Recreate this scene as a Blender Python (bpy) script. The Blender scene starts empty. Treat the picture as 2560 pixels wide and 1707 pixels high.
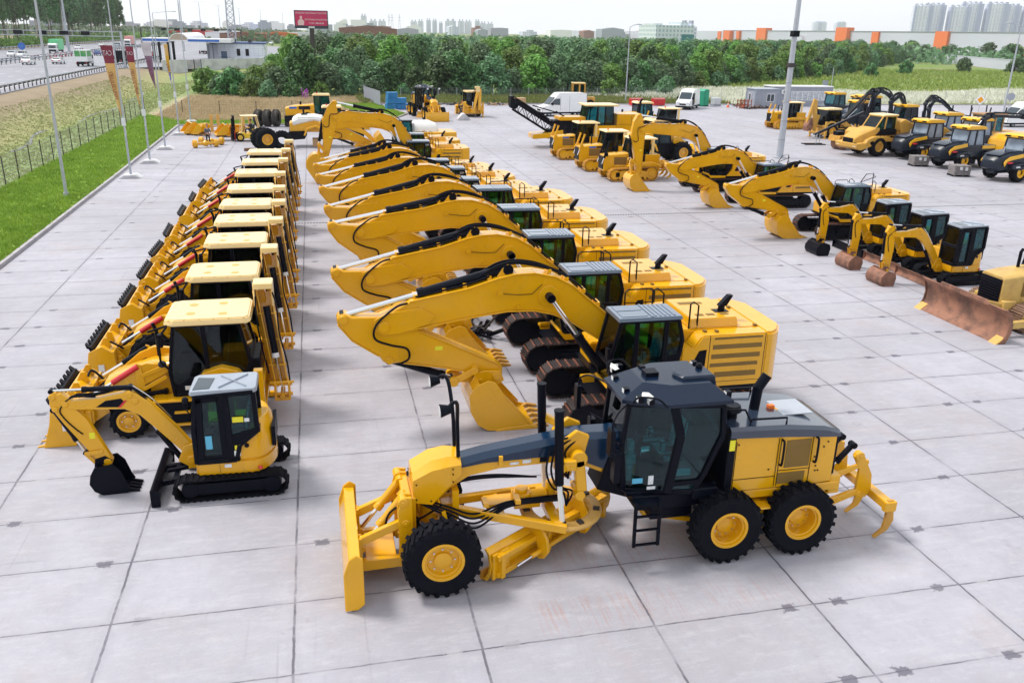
import bpy, bmesh, math, random
from mathutils import Vector, Matrix
from math import sin, cos, pi, radians
R = random.Random(7)
S = bpy.context.scene
C = S.collection

# ------------------------------------------------------------ camera
CAMH = 9.45
PITCH, ROLL, YAW = .3497, .0209, .2272
fw = Vector((sin(YAW)*cos(PITCH), cos(YAW)*cos(PITCH), -sin(PITCH)))
r0 = Vector((cos(YAW), -sin(YAW), 0)); u0 = r0.cross(fw)
rt = r0*cos(ROLL)+u0*sin(ROLL); up = -r0*sin(ROLL)+u0*cos(ROLL)
cd = bpy.data.cameras.new('camera'); cam = bpy.data.objects.new('camera', cd); C.objects.link(cam)
cam.matrix_world = Matrix(((rt.x, up.x, -fw.x, 0), (rt.y, up.y, -fw.y, 0), (rt.z, up.z, -fw.z, CAMH), (0, 0, 0, 1)))
cd.sensor_width = 36; cd.lens = 2122/2560*36; cd.clip_start = .1; cd.clip_end = 12000
S.camera = cam

# ------------------------------------------------------------ sky, sun, exposure
SUN_EL, SUN_AZ = radians(56), radians(-62)      # azimuth from +Y towards +X
W = bpy.data.worlds.new('World'); S.world = W; W.use_nodes = True
wt = W.node_tree; wt.nodes.clear()
wo = wt.nodes.new('ShaderNodeOutputWorld'); bg = wt.nodes.new('ShaderNodeBackground')
sk = wt.nodes.new('ShaderNodeTexSky'); sk.sky_type = 'NISHITA'; sk.sun_disc = False
sk.sun_elevation = SUN_EL; sk.sun_rotation = SUN_AZ; sk.air_density = 1.0; sk.dust_density = 2.5
# thin bright overcast in front of the blue: clouds as a noise over the sky directions
tc = wt.nodes.new('ShaderNodeTexCoord'); mp = wt.nodes.new('ShaderNodeMapping'); mp.inputs['Scale'].default_value = (1.2, 1.2, 5)
nz = wt.nodes.new('ShaderNodeTexNoise'); nz.inputs['Scale'].default_value = 1.6; nz.inputs['Detail'].default_value = 6
rmp = wt.nodes.new('ShaderNodeValToRGB')
rmp.color_ramp.elements[0].position = .3; rmp.color_ramp.elements[0].color = (.88, .88, .88, 1)
rmp.color_ramp.elements[1].position = .62; rmp.color_ramp.elements[1].color = (.97, .97, .97, 1)
mx = wt.nodes.new('ShaderNodeMix'); mx.data_type = 'RGBA'
mx.inputs['B'].default_value = (9.9, 10.3, 10.8, 1)
wt.links.new(tc.outputs['Generated'], mp.inputs[0]); wt.links.new(mp.outputs[0], nz.inputs[0])
wt.links.new(nz.outputs[0], rmp.inputs[0]); wt.links.new(rmp.outputs[0], mx.inputs['Factor'])
wt.links.new(sk.outputs[0], mx.inputs['A']); wt.links.new(mx.outputs['Result'], bg.inputs[0])
bg.inputs[1].default_value = .096
wt.links.new(bg.outputs[0], wo.inputs[0])
sl = bpy.data.lights.new('sun', 'SUN'); sl.energy = 3.0; sl.angle = radians(14); sl.color = (1, .95, .88)
so = bpy.data.objects.new('sun', sl); C.objects.link(so)
so.rotation_euler = Vector((sin(SUN_AZ)*cos(SUN_EL), cos(SUN_AZ)*cos(SUN_EL), sin(SUN_EL))).to_track_quat('Z', 'Y').to_euler()
S.view_settings.view_transform = 'Standard'; S.view_settings.look = 'None'
S.view_settings.exposure = 0.26; S.view_settings.gamma = 1; S.view_settings.use_curve_mapping = False

# ------------------------------------------------------------ materials
MATS = {}
def nodes(name):
    m = bpy.data.materials.new(name); m.use_nodes = True
    nt = m.node_tree; b = nt.nodes['Principled BSDF']
    return m, nt, b
def hexn(nt, kind, **kw):
    n = nt.nodes.new(kind)
    for k, v in kw.items():
        if k in ('operation', 'data_type', 'blend_type', 'noise_dimensions', 'feature', 'wave_type', 'bands_direction', 'use_clamp', 'clamp'): setattr(n, k, v)
    return n
def math_(nt, op, a, b=None, c=None):
    n = nt.nodes.new('ShaderNodeMath'); n.operation = op
    for i, v in enumerate((a, b, c)):
        if v is None: continue
        if isinstance(v, (int, float)): n.inputs[i].default_value = v
        else: nt.links.new(v, n.inputs[i])
    return n.outputs[0]
def noise(nt, vec, scale, detail=4, rough=.55):
    n = nt.nodes.new('ShaderNodeTexNoise'); n.inputs['Scale'].default_value = scale
    n.inputs['Detail'].default_value = detail; n.inputs['Roughness'].default_value = rough
    if vec is not None: nt.links.new(vec, n.inputs['Vector'])
    return n.outputs['Fac']
def ramp(nt, fac, p0, p1, c0=(0, 0, 0, 1), c1=(1, 1, 1, 1)):
    n = nt.nodes.new('ShaderNodeMapRange'); n.inputs['From Min'].default_value = p0; n.inputs['From Max'].default_value = p1
    n.clamp = True; nt.links.new(fac, n.inputs['Value'])
    return n.outputs[0]
def mixc(nt, fac, a, b):
    n = nt.nodes.new('ShaderNodeMix'); n.data_type = 'RGBA'
    for s, v in (('Factor', fac), ('A', a), ('B', b)):
        if isinstance(v, (int, float)): n.inputs[s].default_value = v
        elif isinstance(v, tuple): n.inputs[s].default_value = (v[0], v[1], v[2], 1)
        else: nt.links.new(v, n.inputs[s])
    return n.outputs['Result']
def objco(nt, scale=None):
    t = nt.nodes.new('ShaderNodeTexCoord')
    if scale is None: return t.outputs['Object']
    m = nt.nodes.new('ShaderNodeMapping'); m.inputs['Scale'].default_value = scale
    nt.links.new(t.outputs['Object'], m.inputs[0]); return m.outputs[0]
def bump(nt, b, h, strength=.3, dist=.02):
    n = nt.nodes.new('ShaderNodeBump'); n.inputs['Strength'].default_value = strength; n.inputs['Distance'].default_value = dist
    nt.links.new(h, n.inputs['Height']); nt.links.new(n.outputs[0], b.inputs['Normal'])
def mat(name, col, rough=.5, metal=0., dirt=.12, dcol=None, scale=1.7, coat=0., spec=.5, bmp=0., bscale=30, cior=1.5, ior=1.5, grime=0.):
    m, nt, b = nodes(name); co = objco(nt)
    n = noise(nt, co, scale, 5)
    dc = dcol or tuple(c*.62 for c in col)
    f = ramp(nt, n, .42, .78); f = math_(nt, 'MULTIPLY', f, dirt*2)
    cc = mixc(nt, f, col, dc)
    if grime:
        g = math_(nt, 'MULTIPLY', ramp(nt, noise(nt, objco(nt, (1, 1, .45)), 7, 8, .8), .56, .70), ramp(nt, noise(nt, co, .8, 3), .40, .62))
        cc = mixc(nt, math_(nt, 'MULTIPLY', g, grime), cc, (.20, .12, .045))
        ed = math_(nt, 'MULTIPLY', ramp(nt, noise(nt, co, 26, 4, .8), .70, .76), grime*.8); cc = mixc(nt, ed, cc, (.10, .07, .04))
    nt.links.new(cc, b.inputs['Base Color'])
    b.inputs['Metallic'].default_value = metal
    n2 = noise(nt, co, scale*4, 3)
    nt.links.new(math_(nt, 'MULTIPLY_ADD', n2, .18, rough-.09), b.inputs['Roughness'])
    b.inputs['Coat Weight'].default_value = coat; b.inputs['Coat Roughness'].default_value = .08
    b.inputs['Specular IOR Level'].default_value = spec
    if bmp: bump(nt, b, noise(nt, co, bscale, 3), bmp, .02)
    if coat: b.inputs['Coat IOR'].default_value = cior
    b.inputs['IOR'].default_value = ior
    MATS[name] = m; return m
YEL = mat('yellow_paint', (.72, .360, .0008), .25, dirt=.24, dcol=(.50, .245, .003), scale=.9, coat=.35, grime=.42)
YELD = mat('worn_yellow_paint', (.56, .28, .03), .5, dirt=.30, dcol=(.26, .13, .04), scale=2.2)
YELR = mat('sky_paled_yellow', (.82, .60, .26), .30, dirt=.08, coat=.4)  # yellow paint with the pale sky reflection of upper faces put into its colour
AMB = mat('pale_amber_panel', (.62, .36, .09), .45)
BLK = mat('black_paint', (.0018, .0028, .008), .36, dirt=.1, spec=.12)
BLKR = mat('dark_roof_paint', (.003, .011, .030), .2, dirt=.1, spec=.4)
ROOFL = mat('sky_sheen_black_roof', (.07, .11, .17), .2, dirt=.2, coat=.9)  # black cab roof, its bluish sky sheen painted into the base colour
HOODL = mat('navy_engine_hood', (.022, .034, .06), .2, dirt=.2, coat=.8)  # dark navy paint, base lightened to carry part of its sky reflection
NAVY = mat('navy_hood_paint', (.002, .018, .050), .18, dirt=.1, coat=.15)
RUB = mat('tyre_rubber', (.004, .005, .009), .75, dirt=.3, dcol=(.011, .011, .015), scale=3, bmp=.3, spec=.10)
RUBO = mat('dusty_rubber', (.03, .028, .028), .8, dirt=.5, dcol=(.09, .07, .055), scale=2)
STL = mat('chrome_rod', (.75, .76, .78), .16, 1.0, .05)
DSTL = mat('dark_steel', (.045, .043, .045), .5, .5, .3, (.11, .06, .04), 3)
SHOE = mat('track_shoe_steel', (.026, .024, .030), .5, .3, .35, (.075, .038, .028), 4)
GROU = mat('rusty_grouser', (.20, .062, .032), .7, .0, .5, (.06, .04, .04), 5)
GRILL = mat('brown_mesh_grille', (.20, .115, .02), .7, dirt=.2)
RUST = mat('rusty_blade_steel', (.29, .135, .085), .68, .1, .8, (.11, .055, .04), 1.9, bmp=.5)
RED = mat('red_paint', (.55, .012, .015), .35, coat=.3)
WHT = mat('white_paint', (.78, .79, .80), .35, dirt=.08, coat=.4)
PLW = mat('white_plastic_wrap', (.72, .72, .70), .3, dirt=.2)
GREY = mat('galvanised_steel', (.42, .45, .50), .5, .3, .2)
LGREY = mat('light_grey_panel', (.29, .33, .39), .4, dirt=.2, coat=.2)
CONT = mat('grey_container_paint', (.30, .32, .38), .55, dirt=.2)
SEATM = mat('seat_fabric', (.03, .04, .05), .8)
WRAP = mat('teal_plastic_wrap', (.22, .46, .50), .22, dirt=.5, dcol=(.75, .85, .86), scale=9)
LABEL = mat('white_sticker', (.72, .74, .76), .5, dirt=.3, dcol=(.3, .3, .3), scale=25)
YLAB = mat('yellow_sticker', (.75, .68, .02), .5)
BLUS = mat('blue_sign_face', (.02, .13, .50), .4)
LBLU = mat('light_blue_sticker', (.10, .42, .62), .5)
GRN = mat('green_plastic', (.01, .30, .17), .45)
BLU = mat('blue_plastic', (.015, .20, .48), .45, dirt=.25)
WOOD = mat('pale_wood', (.50, .32, .17), .8, dirt=.4, scale=5)
CRATE = mat('weathered_crate_wood', (.22, .20, .20), .8, dirt=.5, scale=6)
ORNG = mat('orange_plastic', (.80, .13, .02), .5)
ORNC = mat('orange_cladding', (.72, .17, .04), .6, dirt=.1, scale=.05)
WARE = mat('grey_cladding', (.50, .52, .60), .6, dirt=.12, scale=.02)
CONCW = mat('concrete_wall', (.58, .58, .60), .85, dirt=.5, dcol=(.34, .34, .36), scale=.6)
KERB = mat('kerb_concrete', (.40, .38, .40), .85, dirt=.4, scale=1.5, bmp=.3)
SKIN = mat('skin', (.45, .24, .16), .6)
CLOTH = mat('dark_workwear', (.018, .020, .028), .85)
CLOTHG = mat('grey_work_shirt', (.10, .11, .14), .85)
HAIR = mat('dark_hair', (.02, .015, .012), .6)
LAMP = mat('lamp_glass', (.70, .72, .74), .12)
REDG = mat('red_lens', (.65, .01, .03), .2)
ORL = mat('orange_lens', (.80, .16, .01), .25)
ASPH = mat('asphalt', (.27, .275, .31), .85, dirt=.25, dcol=(.19, .19, .21), scale=.08)
PAINT = mat('road_marking', (.62, .62, .62), .7, dirt=.3)
def glass(name, tint, rough=.03, fac=.05):
    m, nt, b = nodes(name); nt.nodes.remove(b); out = nt.nodes['Material Output']
    tr = nt.nodes.new('ShaderNodeBsdfTransparent'); tr.inputs[0].default_value = (*tint, 1)
    gl = nt.nodes.new('ShaderNodeBsdfGlossy'); gl.inputs['Roughness'].default_value = rough; gl.inputs[0].default_value = (.85, .93, 1, 1)
    fr = nt.nodes.new('ShaderNodeFresnel'); fr.inputs[0].default_value = 1.38
    n = noise(nt, objco(nt), 2.5, 3)
    f = math_(nt, 'MULTIPLY_ADD', n, fac, fr.outputs[0])
    ms = nt.nodes.new('ShaderNodeMixShader'); nt.links.new(f, ms.inputs[0])
    nt.links.new(tr.outputs[0], ms.inputs[1]); nt.links.new(gl.outputs[0], ms.inputs[2]); nt.links.new(ms.outputs[0], out.inputs[0])
    MATS[name] = m; return m
GLS = glass('teal_cab_glass', (.32, .62, .64), fac=.02)
GLSD = glass('dark_cab_glass', (.16, .30, .32), fac=.02)
GLSB = mat('dark_window_glass', (.015, .03, .045), .08, spec=.8)

# ------------------------------------------------------------ mesh builder
class B:
    def __init__(s): s.v = []; s.f = []; s.mi = []
    def add(s, vs, fs, m=0):
        o = len(s.v); s.v += [tuple(v) for v in vs]
        s.f += [tuple(i+o for i in f) for f in fs]; s.mi += [m]*len(fs); return s
    def box(s, x0, x1, y0, y1, z0, z1, m=0, M=None):
        vs = [(x, y, z) for x in (x0, x1) for y in (y0, y1) for z in (z0, z1)]
        if M: vs = [M @ Vector(v) for v in vs]
        return s.add(vs, [(0, 1, 3, 2), (4, 6, 7, 5), (0, 4, 5, 1), (2, 3, 7, 6), (0, 2, 6, 4), (1, 5, 7, 3)], m)
    def bar(s, p, q, w, d=None, m=0, side=(0, 1, 0)):
        p = Vector(p); q = Vector(q); a = (q-p); L = a.length
        if L < 1e-6: return s
        a /= L; sd = Vector(side); n = a.cross(sd)
        if n.length < 1e-3: n = a.cross(Vector((1, 0, 0)))
        n.normalize(); sd = n.cross(a).normalized(); d = d or w
        vs = [c + sd*(i*w/2) + n*(j*d/2) for c in (p, q) for i in (-1, 1) for j in (-1, 1)]
        return s.add(vs, [(0, 1, 3, 2), (4, 6, 7, 5), (0, 4, 5, 1), (2, 3, 7, 6), (0, 2, 6, 4), (1, 5, 7, 3)], m)
    def prism(s, pts, a, b, ax='y', m=0, sc=1., cen=None):
        n = len(pts)
        if cen is None: cen = (sum(p[0] for p in pts)/n, sum(p[1] for p in pts)/n)
        def P(p, h):
            return (p[0], h, p[1]) if ax == 'y' else ((h, p[0], p[1]) if ax == 'x' else (p[0], p[1], h))
        q = [(cen[0]+(p[0]-cen[0])*sc, cen[1]+(p[1]-cen[1])*sc) for p in pts]
        vs = [P(p, a) for p in pts]+[P(p, b) for p in q]
        fs = [tuple(range(n)), tuple(range(2*n-1, n-1, -1))]+[(i, i+n, (i+1) % n+n, (i+1) % n) for i in range(n)]
        return s.add(vs, fs, m)
    def loft(s, secs, m=0, cap=True):
        n = len(secs[0]); vs = [v for c in secs for v in c]; fs = []
        for k in range(len(secs)-1):
            for i in range(n): fs.append((k*n+i, (k+1)*n+i, (k+1)*n+(i+1) % n, k*n+(i+1) % n))
        if cap: fs += [tuple(range(n)), tuple(range(len(vs)-1, len(vs)-n-1, -1))]
        return s.add(vs, fs, m)
    def cyl(s, p, q, r, r2=None, n=12, m=0):
        p = Vector(p); q = Vector(q); a = (q-p).normalized()
        u = a.orthogonal().normalized(); w = a.cross(u); r2 = r if r2 is None else r2
        A = [[c+(u*cos(2*pi*i/n)+w*sin(2*pi*i/n))*rr for i in range(n)] for c, rr in ((p, r), (q, r2))]
        return s.loft(A, m)
    def tube(s, pts, r, n=6, m=0):
        P = [Vector(p) for p in pts]; secs = []
        u = (P[1]-P[0]).orthogonal().normalized()
        for i, p in enumerate(P):
            t = (P[min(i+1, len(P)-1)]-P[max(i-1, 0)]).normalized()
            u = (u-t*u.dot(t))
            u = u.normalized() if u.length > 1e-4 else t.orthogonal().normalized()
            w = t.cross(u); rr = r[i] if isinstance(r, (list, tuple)) else r
            secs.append([p+(u*cos(2*pi*k/n)+w*sin(2*pi*k/n))*rr for k in range(n)])
        return s.loft(secs, m)
    def lathe(s, prof, c=(0, 0, 0), n=24, m=0, ax='y'):
        secs = []
        for k in range(n):
            a = 2*pi*k/n; ring = []
            for r, h in prof:
                if ax == 'y': v = (c[0]+r*cos(a), c[1]+h, c[2]+r*sin(a))
                elif ax == 'x': v = (c[0]+h, c[1]+r*cos(a), c[2]+r*sin(a))
                else: v = (c[0]+r*cos(a), c[1]+r*sin(a), c[2]+h)
                ring.append(v)
            secs.append(ring)
        k = len(prof); vs = [v for c_ in secs for v in c_]; fs = []
        for i in range(n):
            j = (i+1) % n
            for t in range(k-1): fs.append((i*k+t, j*k+t, j*k+t+1, i*k+t+1))
        return s.add(vs, fs, m)
    def ball(s, c, r, n=10, m=0, sq=(1, 1, 1)):
        secs = []; vs = []; fs = []
        k = max(4, n//2+1)
        for i in range(1, k):
            a = pi*i/k
            vs += [(c[0]+r*sq[0]*sin(a)*cos(2*pi*j/n), c[1]+r*sq[1]*sin(a)*sin(2*pi*j/n), c[2]+r*sq[2]*cos(a)) for j in range(n)]
        for i in range(k-2):
            for j in range(n): fs.append((i*n+j, (i+1)*n+j, (i+1)*n+(j+1) % n, i*n+(j+1) % n))
        t = len(vs); vs += [(c[0], c[1], c[2]+r*sq[2]), (c[0], c[1], c[2]-r*sq[2])]
        for j in range(n): fs += [(t, j, (j+1) % n), (t+1, (k-2)*n+(j+1) % n, (k-2)*n+j)]
        return s.add(vs, fs, m)
    def mesh(s, name, mats, bev=0., seg=1, ang=24):
        me = bpy.data.meshes.new(name); me.from_pydata(s.v, [], s.f)
        for m in mats: me.materials.append(m)
        me.polygons.foreach_set('material_index', s.mi)
        bm = bmesh.new(); bm.from_mesh(me)
        bmesh.ops.recalc_face_normals(bm, faces=bm.faces)
        if bev:
            es = [e for e in bm.edges if len(e.link_faces) == 2 and e.calc_face_angle(0) > .55 and e.calc_length() > bev*1.5]
            bmesh.ops.bevel(bm, geom=es, offset=bev, segments=seg, affect='EDGES', clamp_overlap=True)
        bm.to_mesh(me); bm.free()
        me.shade_smooth(); me.set_sharp_from_angle(angle=radians(ang))
        return me
def obj(name, b, mats, parent=None, bev=0., seg=1, loc=None, rot=None, label=None):
    if not isinstance(mats, (list, tuple)): mats = [mats]
    me = b.mesh(name, mats, bev, seg) if isinstance(b, B) else b
    o = bpy.data.objects.new(name, me); C.objects.link(o)
    if parent is not None: o.parent = parent
    if loc is not None: o.location = loc
    if rot is not None: o.rotation_euler = rot
    if label: o['label'] = label
    return o
def tag(o, label, cat, group=None, kind=None):
    o['label'] = label; o['category'] = cat
    if group: o['group'] = group
    if kind: o['kind'] = kind
    return o
def thing(name, label, cat, loc=(0, 0, 0), rz=0., group=None, sc=1.):
    o = bpy.data.objects.new(name, None); C.objects.link(o); o.empty_display_size = .3
    o.location = loc; o.rotation_euler = (0, 0, rz); o.scale = (sc,)*3
    return tag(o, label, cat, group)
def struct(name, b, mats, **k):
    o = obj(name, b, mats, **k); o['kind'] = 'structure'; return o
def dup(root, loc, rz=0., label=None, group=None, sc=None):
    def cp(o, par):
        c = o.copy(); C.objects.link(c)
        if par is not None: c.parent = par
        for ch in o.children: cp(ch, c)
        return c
    r = cp(root, None); r.location = loc; r.rotation_euler = (0, 0, rz)
    if label: r['label'] = label
    if group: r['group'] = group
    if sc: r.scale = (sc,)*3
    return r
def text_mesh(txt, size, mt, ext=.004):
    cu = bpy.data.curves.new('lettering', 'FONT'); cu.body = txt; cu.size = size; cu.extrude = ext
    cu.align_x = 'CENTER'; cu.align_y = 'CENTER'; cu.resolution_u = 2
    o = bpy.data.objects.new('tmp', cu); C.objects.link(o)
    dg = bpy.context.evaluated_depsgraph_get(); me = bpy.data.meshes.new_from_object(o.evaluated_get(dg))
    bpy.data.objects.remove(o); me.materials.clear(); me.materials.append(mt)
    return me
# ------------------------------------------------------------ ground
GA, GB, GX, GY = 2.993, 1.811, -.818, 14.69
def smooth(a, b, t):
    t = max(0, min(1, (t-a)/(b-a))); return t*t*(3-2*t)
HWZ = .8
def terrain_z(x, y):
    z = -.08
    # highway embankment, ditch and meadow left of the fence
    if x < -18.5:
        d = -1.1*smooth(-18.5, -27, x)*(1-smooth(-27.5, -36, x)) if x > -36 else 0
        fade = 1-smooth(150, 200, y)*.6
        z = -.08 + d*fade + (HWZ-.02)*smooth(-28, -36.5, x)
        if x > -37.5: z += .12*sin(x*.9+y*.21)*sin(y*.13)*smooth(-19, -24, x)*(1-smooth(-31, -35, x))
    if x > -36.5 and y > 180:
        z += (HWZ-.1-z)*smooth(204.5, 208, y-(x+31.5)*1.097)*(1-smooth(300, 420, y)) if x < -9 else 0
    return z
def ground_mat():
    m, nt, b = nodes('ground'); co = objco(nt)
    sp = nt.nodes.new('ShaderNodeSeparateXYZ'); nt.links.new(co, sp.inputs[0]); x, y = sp.outputs[0], sp.outputs[1]
    big = noise(nt, co, .045, 5); mid = noise(nt, co, .35, 6, .65); fine = noise(nt, objco(nt, (1, .35, 1)), 3.5, 6, .75)
    green = mixc(nt, ramp(nt, fine, .3, .7), (.055, .115, .012), (.20, .30, .035))
    dry = mixc(nt, ramp(nt, fine, .3, .72), (.15, .15, .05), (.40, .39, .18))
    olive = mixc(nt, ramp(nt, fine, .3, .7), (.09, .12, .035), (.26, .28, .10))
    c = mixc(nt, ramp(nt, big, .42, .60), green, olive)
    # dry mown meadow behind the lot, left
    a = math_(nt, 'MULTIPLY', ramp(nt, x, 14, 4), ramp(nt, y, 96, 100)); a = math_(nt, 'MULTIPLY', a, ramp(nt, y, 140, 128))
    a = math_(nt, 'MULTIPLY', a, ramp(nt, mid, .30, .42))
    a = math_(nt, 'MULTIPLY', a, ramp(nt, x, -19.5, -17.5))
    hay = mixc(nt, ramp(nt, fine, .25, .75), (.24, .17, .10), (.62, .50, .34))
    c = mixc(nt, a, c, hay)
    # embankment: brown top, straw slope, greener ditch side
    w = math_(nt, 'ADD', x, math_(nt, 'MULTIPLY_ADD', mid, 7, -3.5))
    e = math_(nt, 'MULTIPLY', ramp(nt, w, -24.5, -28), ramp(nt, mid, .2, .5))
    c = mixc(nt, e, c, dry)
    e2 = math_(nt, 'MULTIPLY', ramp(nt, w, -30, -34), .9)
    c = mixc(nt, e2, c, mixc(nt, mid, (.17, .11, .08), (.34, .27, .18)))
    g3 = math_(nt, 'MULTIPLY', ramp(nt, w, -17, -19), ramp(nt, w, -27, -23)); g3 = math_(nt, 'MULTIPLY', g3, ramp(nt, mid, .25, .6))
    c = mixc(nt, g3, c, mixc(nt, fine, (.15, .22, .07), (.29, .37, .15)))
    # belt of white flowers beyond the far kerb
    yy = math_(nt, 'ADD', y, math_(nt, 'MULTIPLY_ADD', noise(nt, co, .06, 4), 26, -13))
    f = math_(nt, 'MULTIPLY', ramp(nt, yy, 122, 126), ramp(nt, yy, 160, 150)); f = math_(nt, 'MULTIPLY', f, ramp(nt, x, 28, 48))
    f = math_(nt, 'MULTIPLY', f, ramp(nt, noise(nt, co, 1.6, 6, .8), .36, .56))
    c = mixc(nt, f, c, mixc(nt, noise(nt, co, 5, 4, .8), (.30, .28, .17), (.74, .72, .66)))
    nt.links.new(c, b.inputs['Base Color']); b.inputs['Roughness'].default_value = .95
    bump(nt, b, fine, .6, .15)
    return m
GROUND = ground_mat()
xs = [-3400, -2000, -1200, -600, -300, -160, -110, -100]+[-98+i*2 for i in range(29)]+[-40+i*.75 for i in range(42)]+[-8, -4, 0, 10, 20, 40, 60, 90, 120, 160, 220, 300, 500, 900, 1600, 3400]
ys = [-60, -20, 0, 10]+[20+i*2.5 for i in range(86)]+[240, 260, 280, 300, 340, 380, 420, 480, 560, 700, 900, 1300, 2000, 3500]
gb = B(); nx = len(xs)
gb.add([(x, y, terrain_z(x, y)) for y in ys for x in xs], [(j*nx+i, j*nx+i+1, (j+1)*nx+i+1, (j+1)*nx+i) for j in range(len(ys)-1) for i in range(nx-1)])
struct('ground', gb, GROUND)

def concrete_mat():
    m, nt, b = nodes('slab_concrete'); co = objco(nt)
    sp = nt.nodes.new('ShaderNodeSeparateXYZ'); nt.links.new(co, sp.inputs[0]); x, y = sp.outputs[0], sp.outputs[1]
    wob = math_(nt, 'MULTIPLY_ADD', noise(nt, co, 2.2, 4, .7), .05, -.025)
    u = math_(nt, 'DIVIDE', math_(nt, 'ADD', math_(nt, 'ADD', x, wob), -GX), GA)
    v = math_(nt, 'DIVIDE', math_(nt, 'ADD', math_(nt, 'ADD', y, wob), -GY), GB)
    fu = math_(nt, 'FLOOR', u); fv = math_(nt, 'FLOOR', v)
    du = math_(nt, 'MULTIPLY', math_(nt, 'PINGPONG', u, .5), GA); dv = math_(nt, 'MULTIPLY', math_(nt, 'PINGPONG', v, .5), GB)
    cmb = nt.nodes.new('ShaderNodeCombineXYZ'); nt.links.new(fu, cmb.inputs[0]); nt.links.new(fv, cmb.inputs[1])
    wn = nt.nodes.new('ShaderNodeTexWhiteNoise'); nt.links.new(cmb.outputs[0], wn.inputs[0])
    big = noise(nt, co, .12, 5, .6); mid = noise(nt, co, .9, 7, .7); fine = noise(nt, co, 9, 6, .75)
    streak = noise(nt, objco(nt, (.35, 2.2, 1)), 1.3, 6, .7)
    c = mixc(nt, ramp(nt, mid, .30, .72), (.505, .498, .560), (.375, .372, .425))
    c = mixc(nt, math_(nt, 'MULTIPLY', ramp(nt, big, .38, .60), .75), c, (.315, .305, .340))
    c = mixc(nt, math_(nt, 'MULTIPLY', wn.outputs[0], .42), c, (.37, .36, .39))
    c = mixc(nt, math_(nt, 'MULTIPLY', ramp(nt, streak, .55, .75), .45), c, (.58, .56, .59))
    c = mixc(nt, math_(nt, 'MULTIPLY', ramp(nt, noise(nt, objco(nt, (2.0, .3, 1)), 1.1, 5, .7), .60, .78), .35), c, (.29, .27, .28))
    c = mixc(nt, math_(nt, 'MULTIPLY', ramp(nt, fine, .55, .8), .35), c, (.30, .29, .31))
    # dark spots and scuffs
    c = mixc(nt, math_(nt, 'MULTIPLY', ramp(nt, noise(nt, co, 2.7, 5, .8), .70, .76), .6), c, (.20, .19, .21))
    c = mixc(nt, math_(nt, 'MULTIPLY', ramp(nt, noise(nt, objco(nt, (1.4, .6, 1)), 1.7, 6, .85), .70, .76), .7), c, (.68, .67, .68))
    wm = ramp(nt, noise(nt, co, .22, 6, .72), .50, .68)
    c = mixc(nt, math_(nt, 'MULTIPLY', wm, .38), c, (.36, .31, .31))
    c = mixc(nt, math_(nt, 'MULTIPLY', ramp(nt, noise(nt, objco(nt, (.8, 2.6, 1)), 2.4, 7, .85), .50, .72), .40), c, (.60, .59, .63))
    c = mixc(nt, math_(nt, 'MULTIPLY', ramp(nt, noise(nt, objco(nt, (2.2, .9, 1)), 3.1, 7, .85), .54, .74), .38), c, (.24, .235, .27))
    # tyre scuffs running along and across the rows, oil drips
    for sc_, f0 in (((6.5, .12, 1), .62), ((.10, 6.0, 1), .64)):
        tm_ = math_(nt, 'MULTIPLY', ramp(nt, noise(nt, objco(nt, sc_), 1.0, 3, .5), f0, f0+.06), ramp(nt, noise(nt, co, .16, 3, .6), .50, .60))
        c = mixc(nt, math_(nt, 'MULTIPLY', tm_, .35), c, (.20, .19, .22))
    c = mixc(nt, math_(nt, 'MULTIPLY', ramp(nt, noise(nt, co, .55, 4, .75), .66, .72), .45), c, (.24, .22, .24))
    # pinkish rust blush
    c = mixc(nt, math_(nt, 'MULTIPLY', ramp(nt, noise(nt, co, .33, 5, .7), .56, .72), .30), c, (.44, .32, .29))
    # joints
    ju = ramp(nt, math_(nt, 'SUBTRACT', du, math_(nt, 'MULTIPLY', noise(nt, co, 6, 3, .8), .018)), .018, .004)
    jv = ramp(nt, math_(nt, 'SUBTRACT', dv, math_(nt, 'MULTIPLY', noise(nt, co, 6, 3, .8), .016)), .013, .001)
    jm = math_(nt, 'MULTIPLY', math_(nt, 'MAXIMUM', ju, jv), ramp(nt, noise(nt, co, .8, 4, .7), .36, .56))
    c = mixc(nt, math_(nt, 'MULTIPLY_ADD', jm, .72, math_(nt, 'MULTIPLY', math_(nt, 'MAXIMUM', ju, jv), .22)), c, (.055, .052, .075))
    halo = math_(nt, 'MULTIPLY', ramp(nt, math_(nt, 'MINIMUM', du, dv), .16, .0), .22)
    c = mixc(nt, halo, c, (.26, .25, .28))
    # filled lifting pockets on the cross joints, half a metre either side of the long joints
    n6 = noise(nt, co, 6, 5, .8)
    px = math_(nt, 'ABSOLUTE', math_(nt, 'SUBTRACT', du, .48))
    dd = math_(nt, 'MAXIMUM', math_(nt, 'MULTIPLY', px, .72), dv)
    dd = math_(nt, 'ADD', dd, math_(nt, 'MULTIPLY_ADD', n6, .30, -.15))
    side = math_(nt, 'ROUND', math_(nt, 'MULTIPLY', u, 1)); cm2 = nt.nodes.new('ShaderNodeCombineXYZ')
    nt.links.new(math_(nt, 'FLOOR', math_(nt, 'MULTIPLY', u, 2)), cm2.inputs[0]); nt.links.new(math_(nt, 'ROUND', v), cm2.inputs[1])
    w2 = nt.nodes.new('ShaderNodeTexWhiteNoise'); nt.links.new(cm2.outputs[0], w2.inputs[0])
    pm = math_(nt, 'MULTIPLY', ramp(nt, dd, .098, .080), ramp(nt, w2.outputs[0], .42, .48))
    c = mixc(nt, math_(nt, 'MULTIPLY', pm, .78), c, mixc(nt, ramp(nt, w2.outputs[0], .80, .84), (.085, .08, .11), (.40, .39, .42)))
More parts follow.
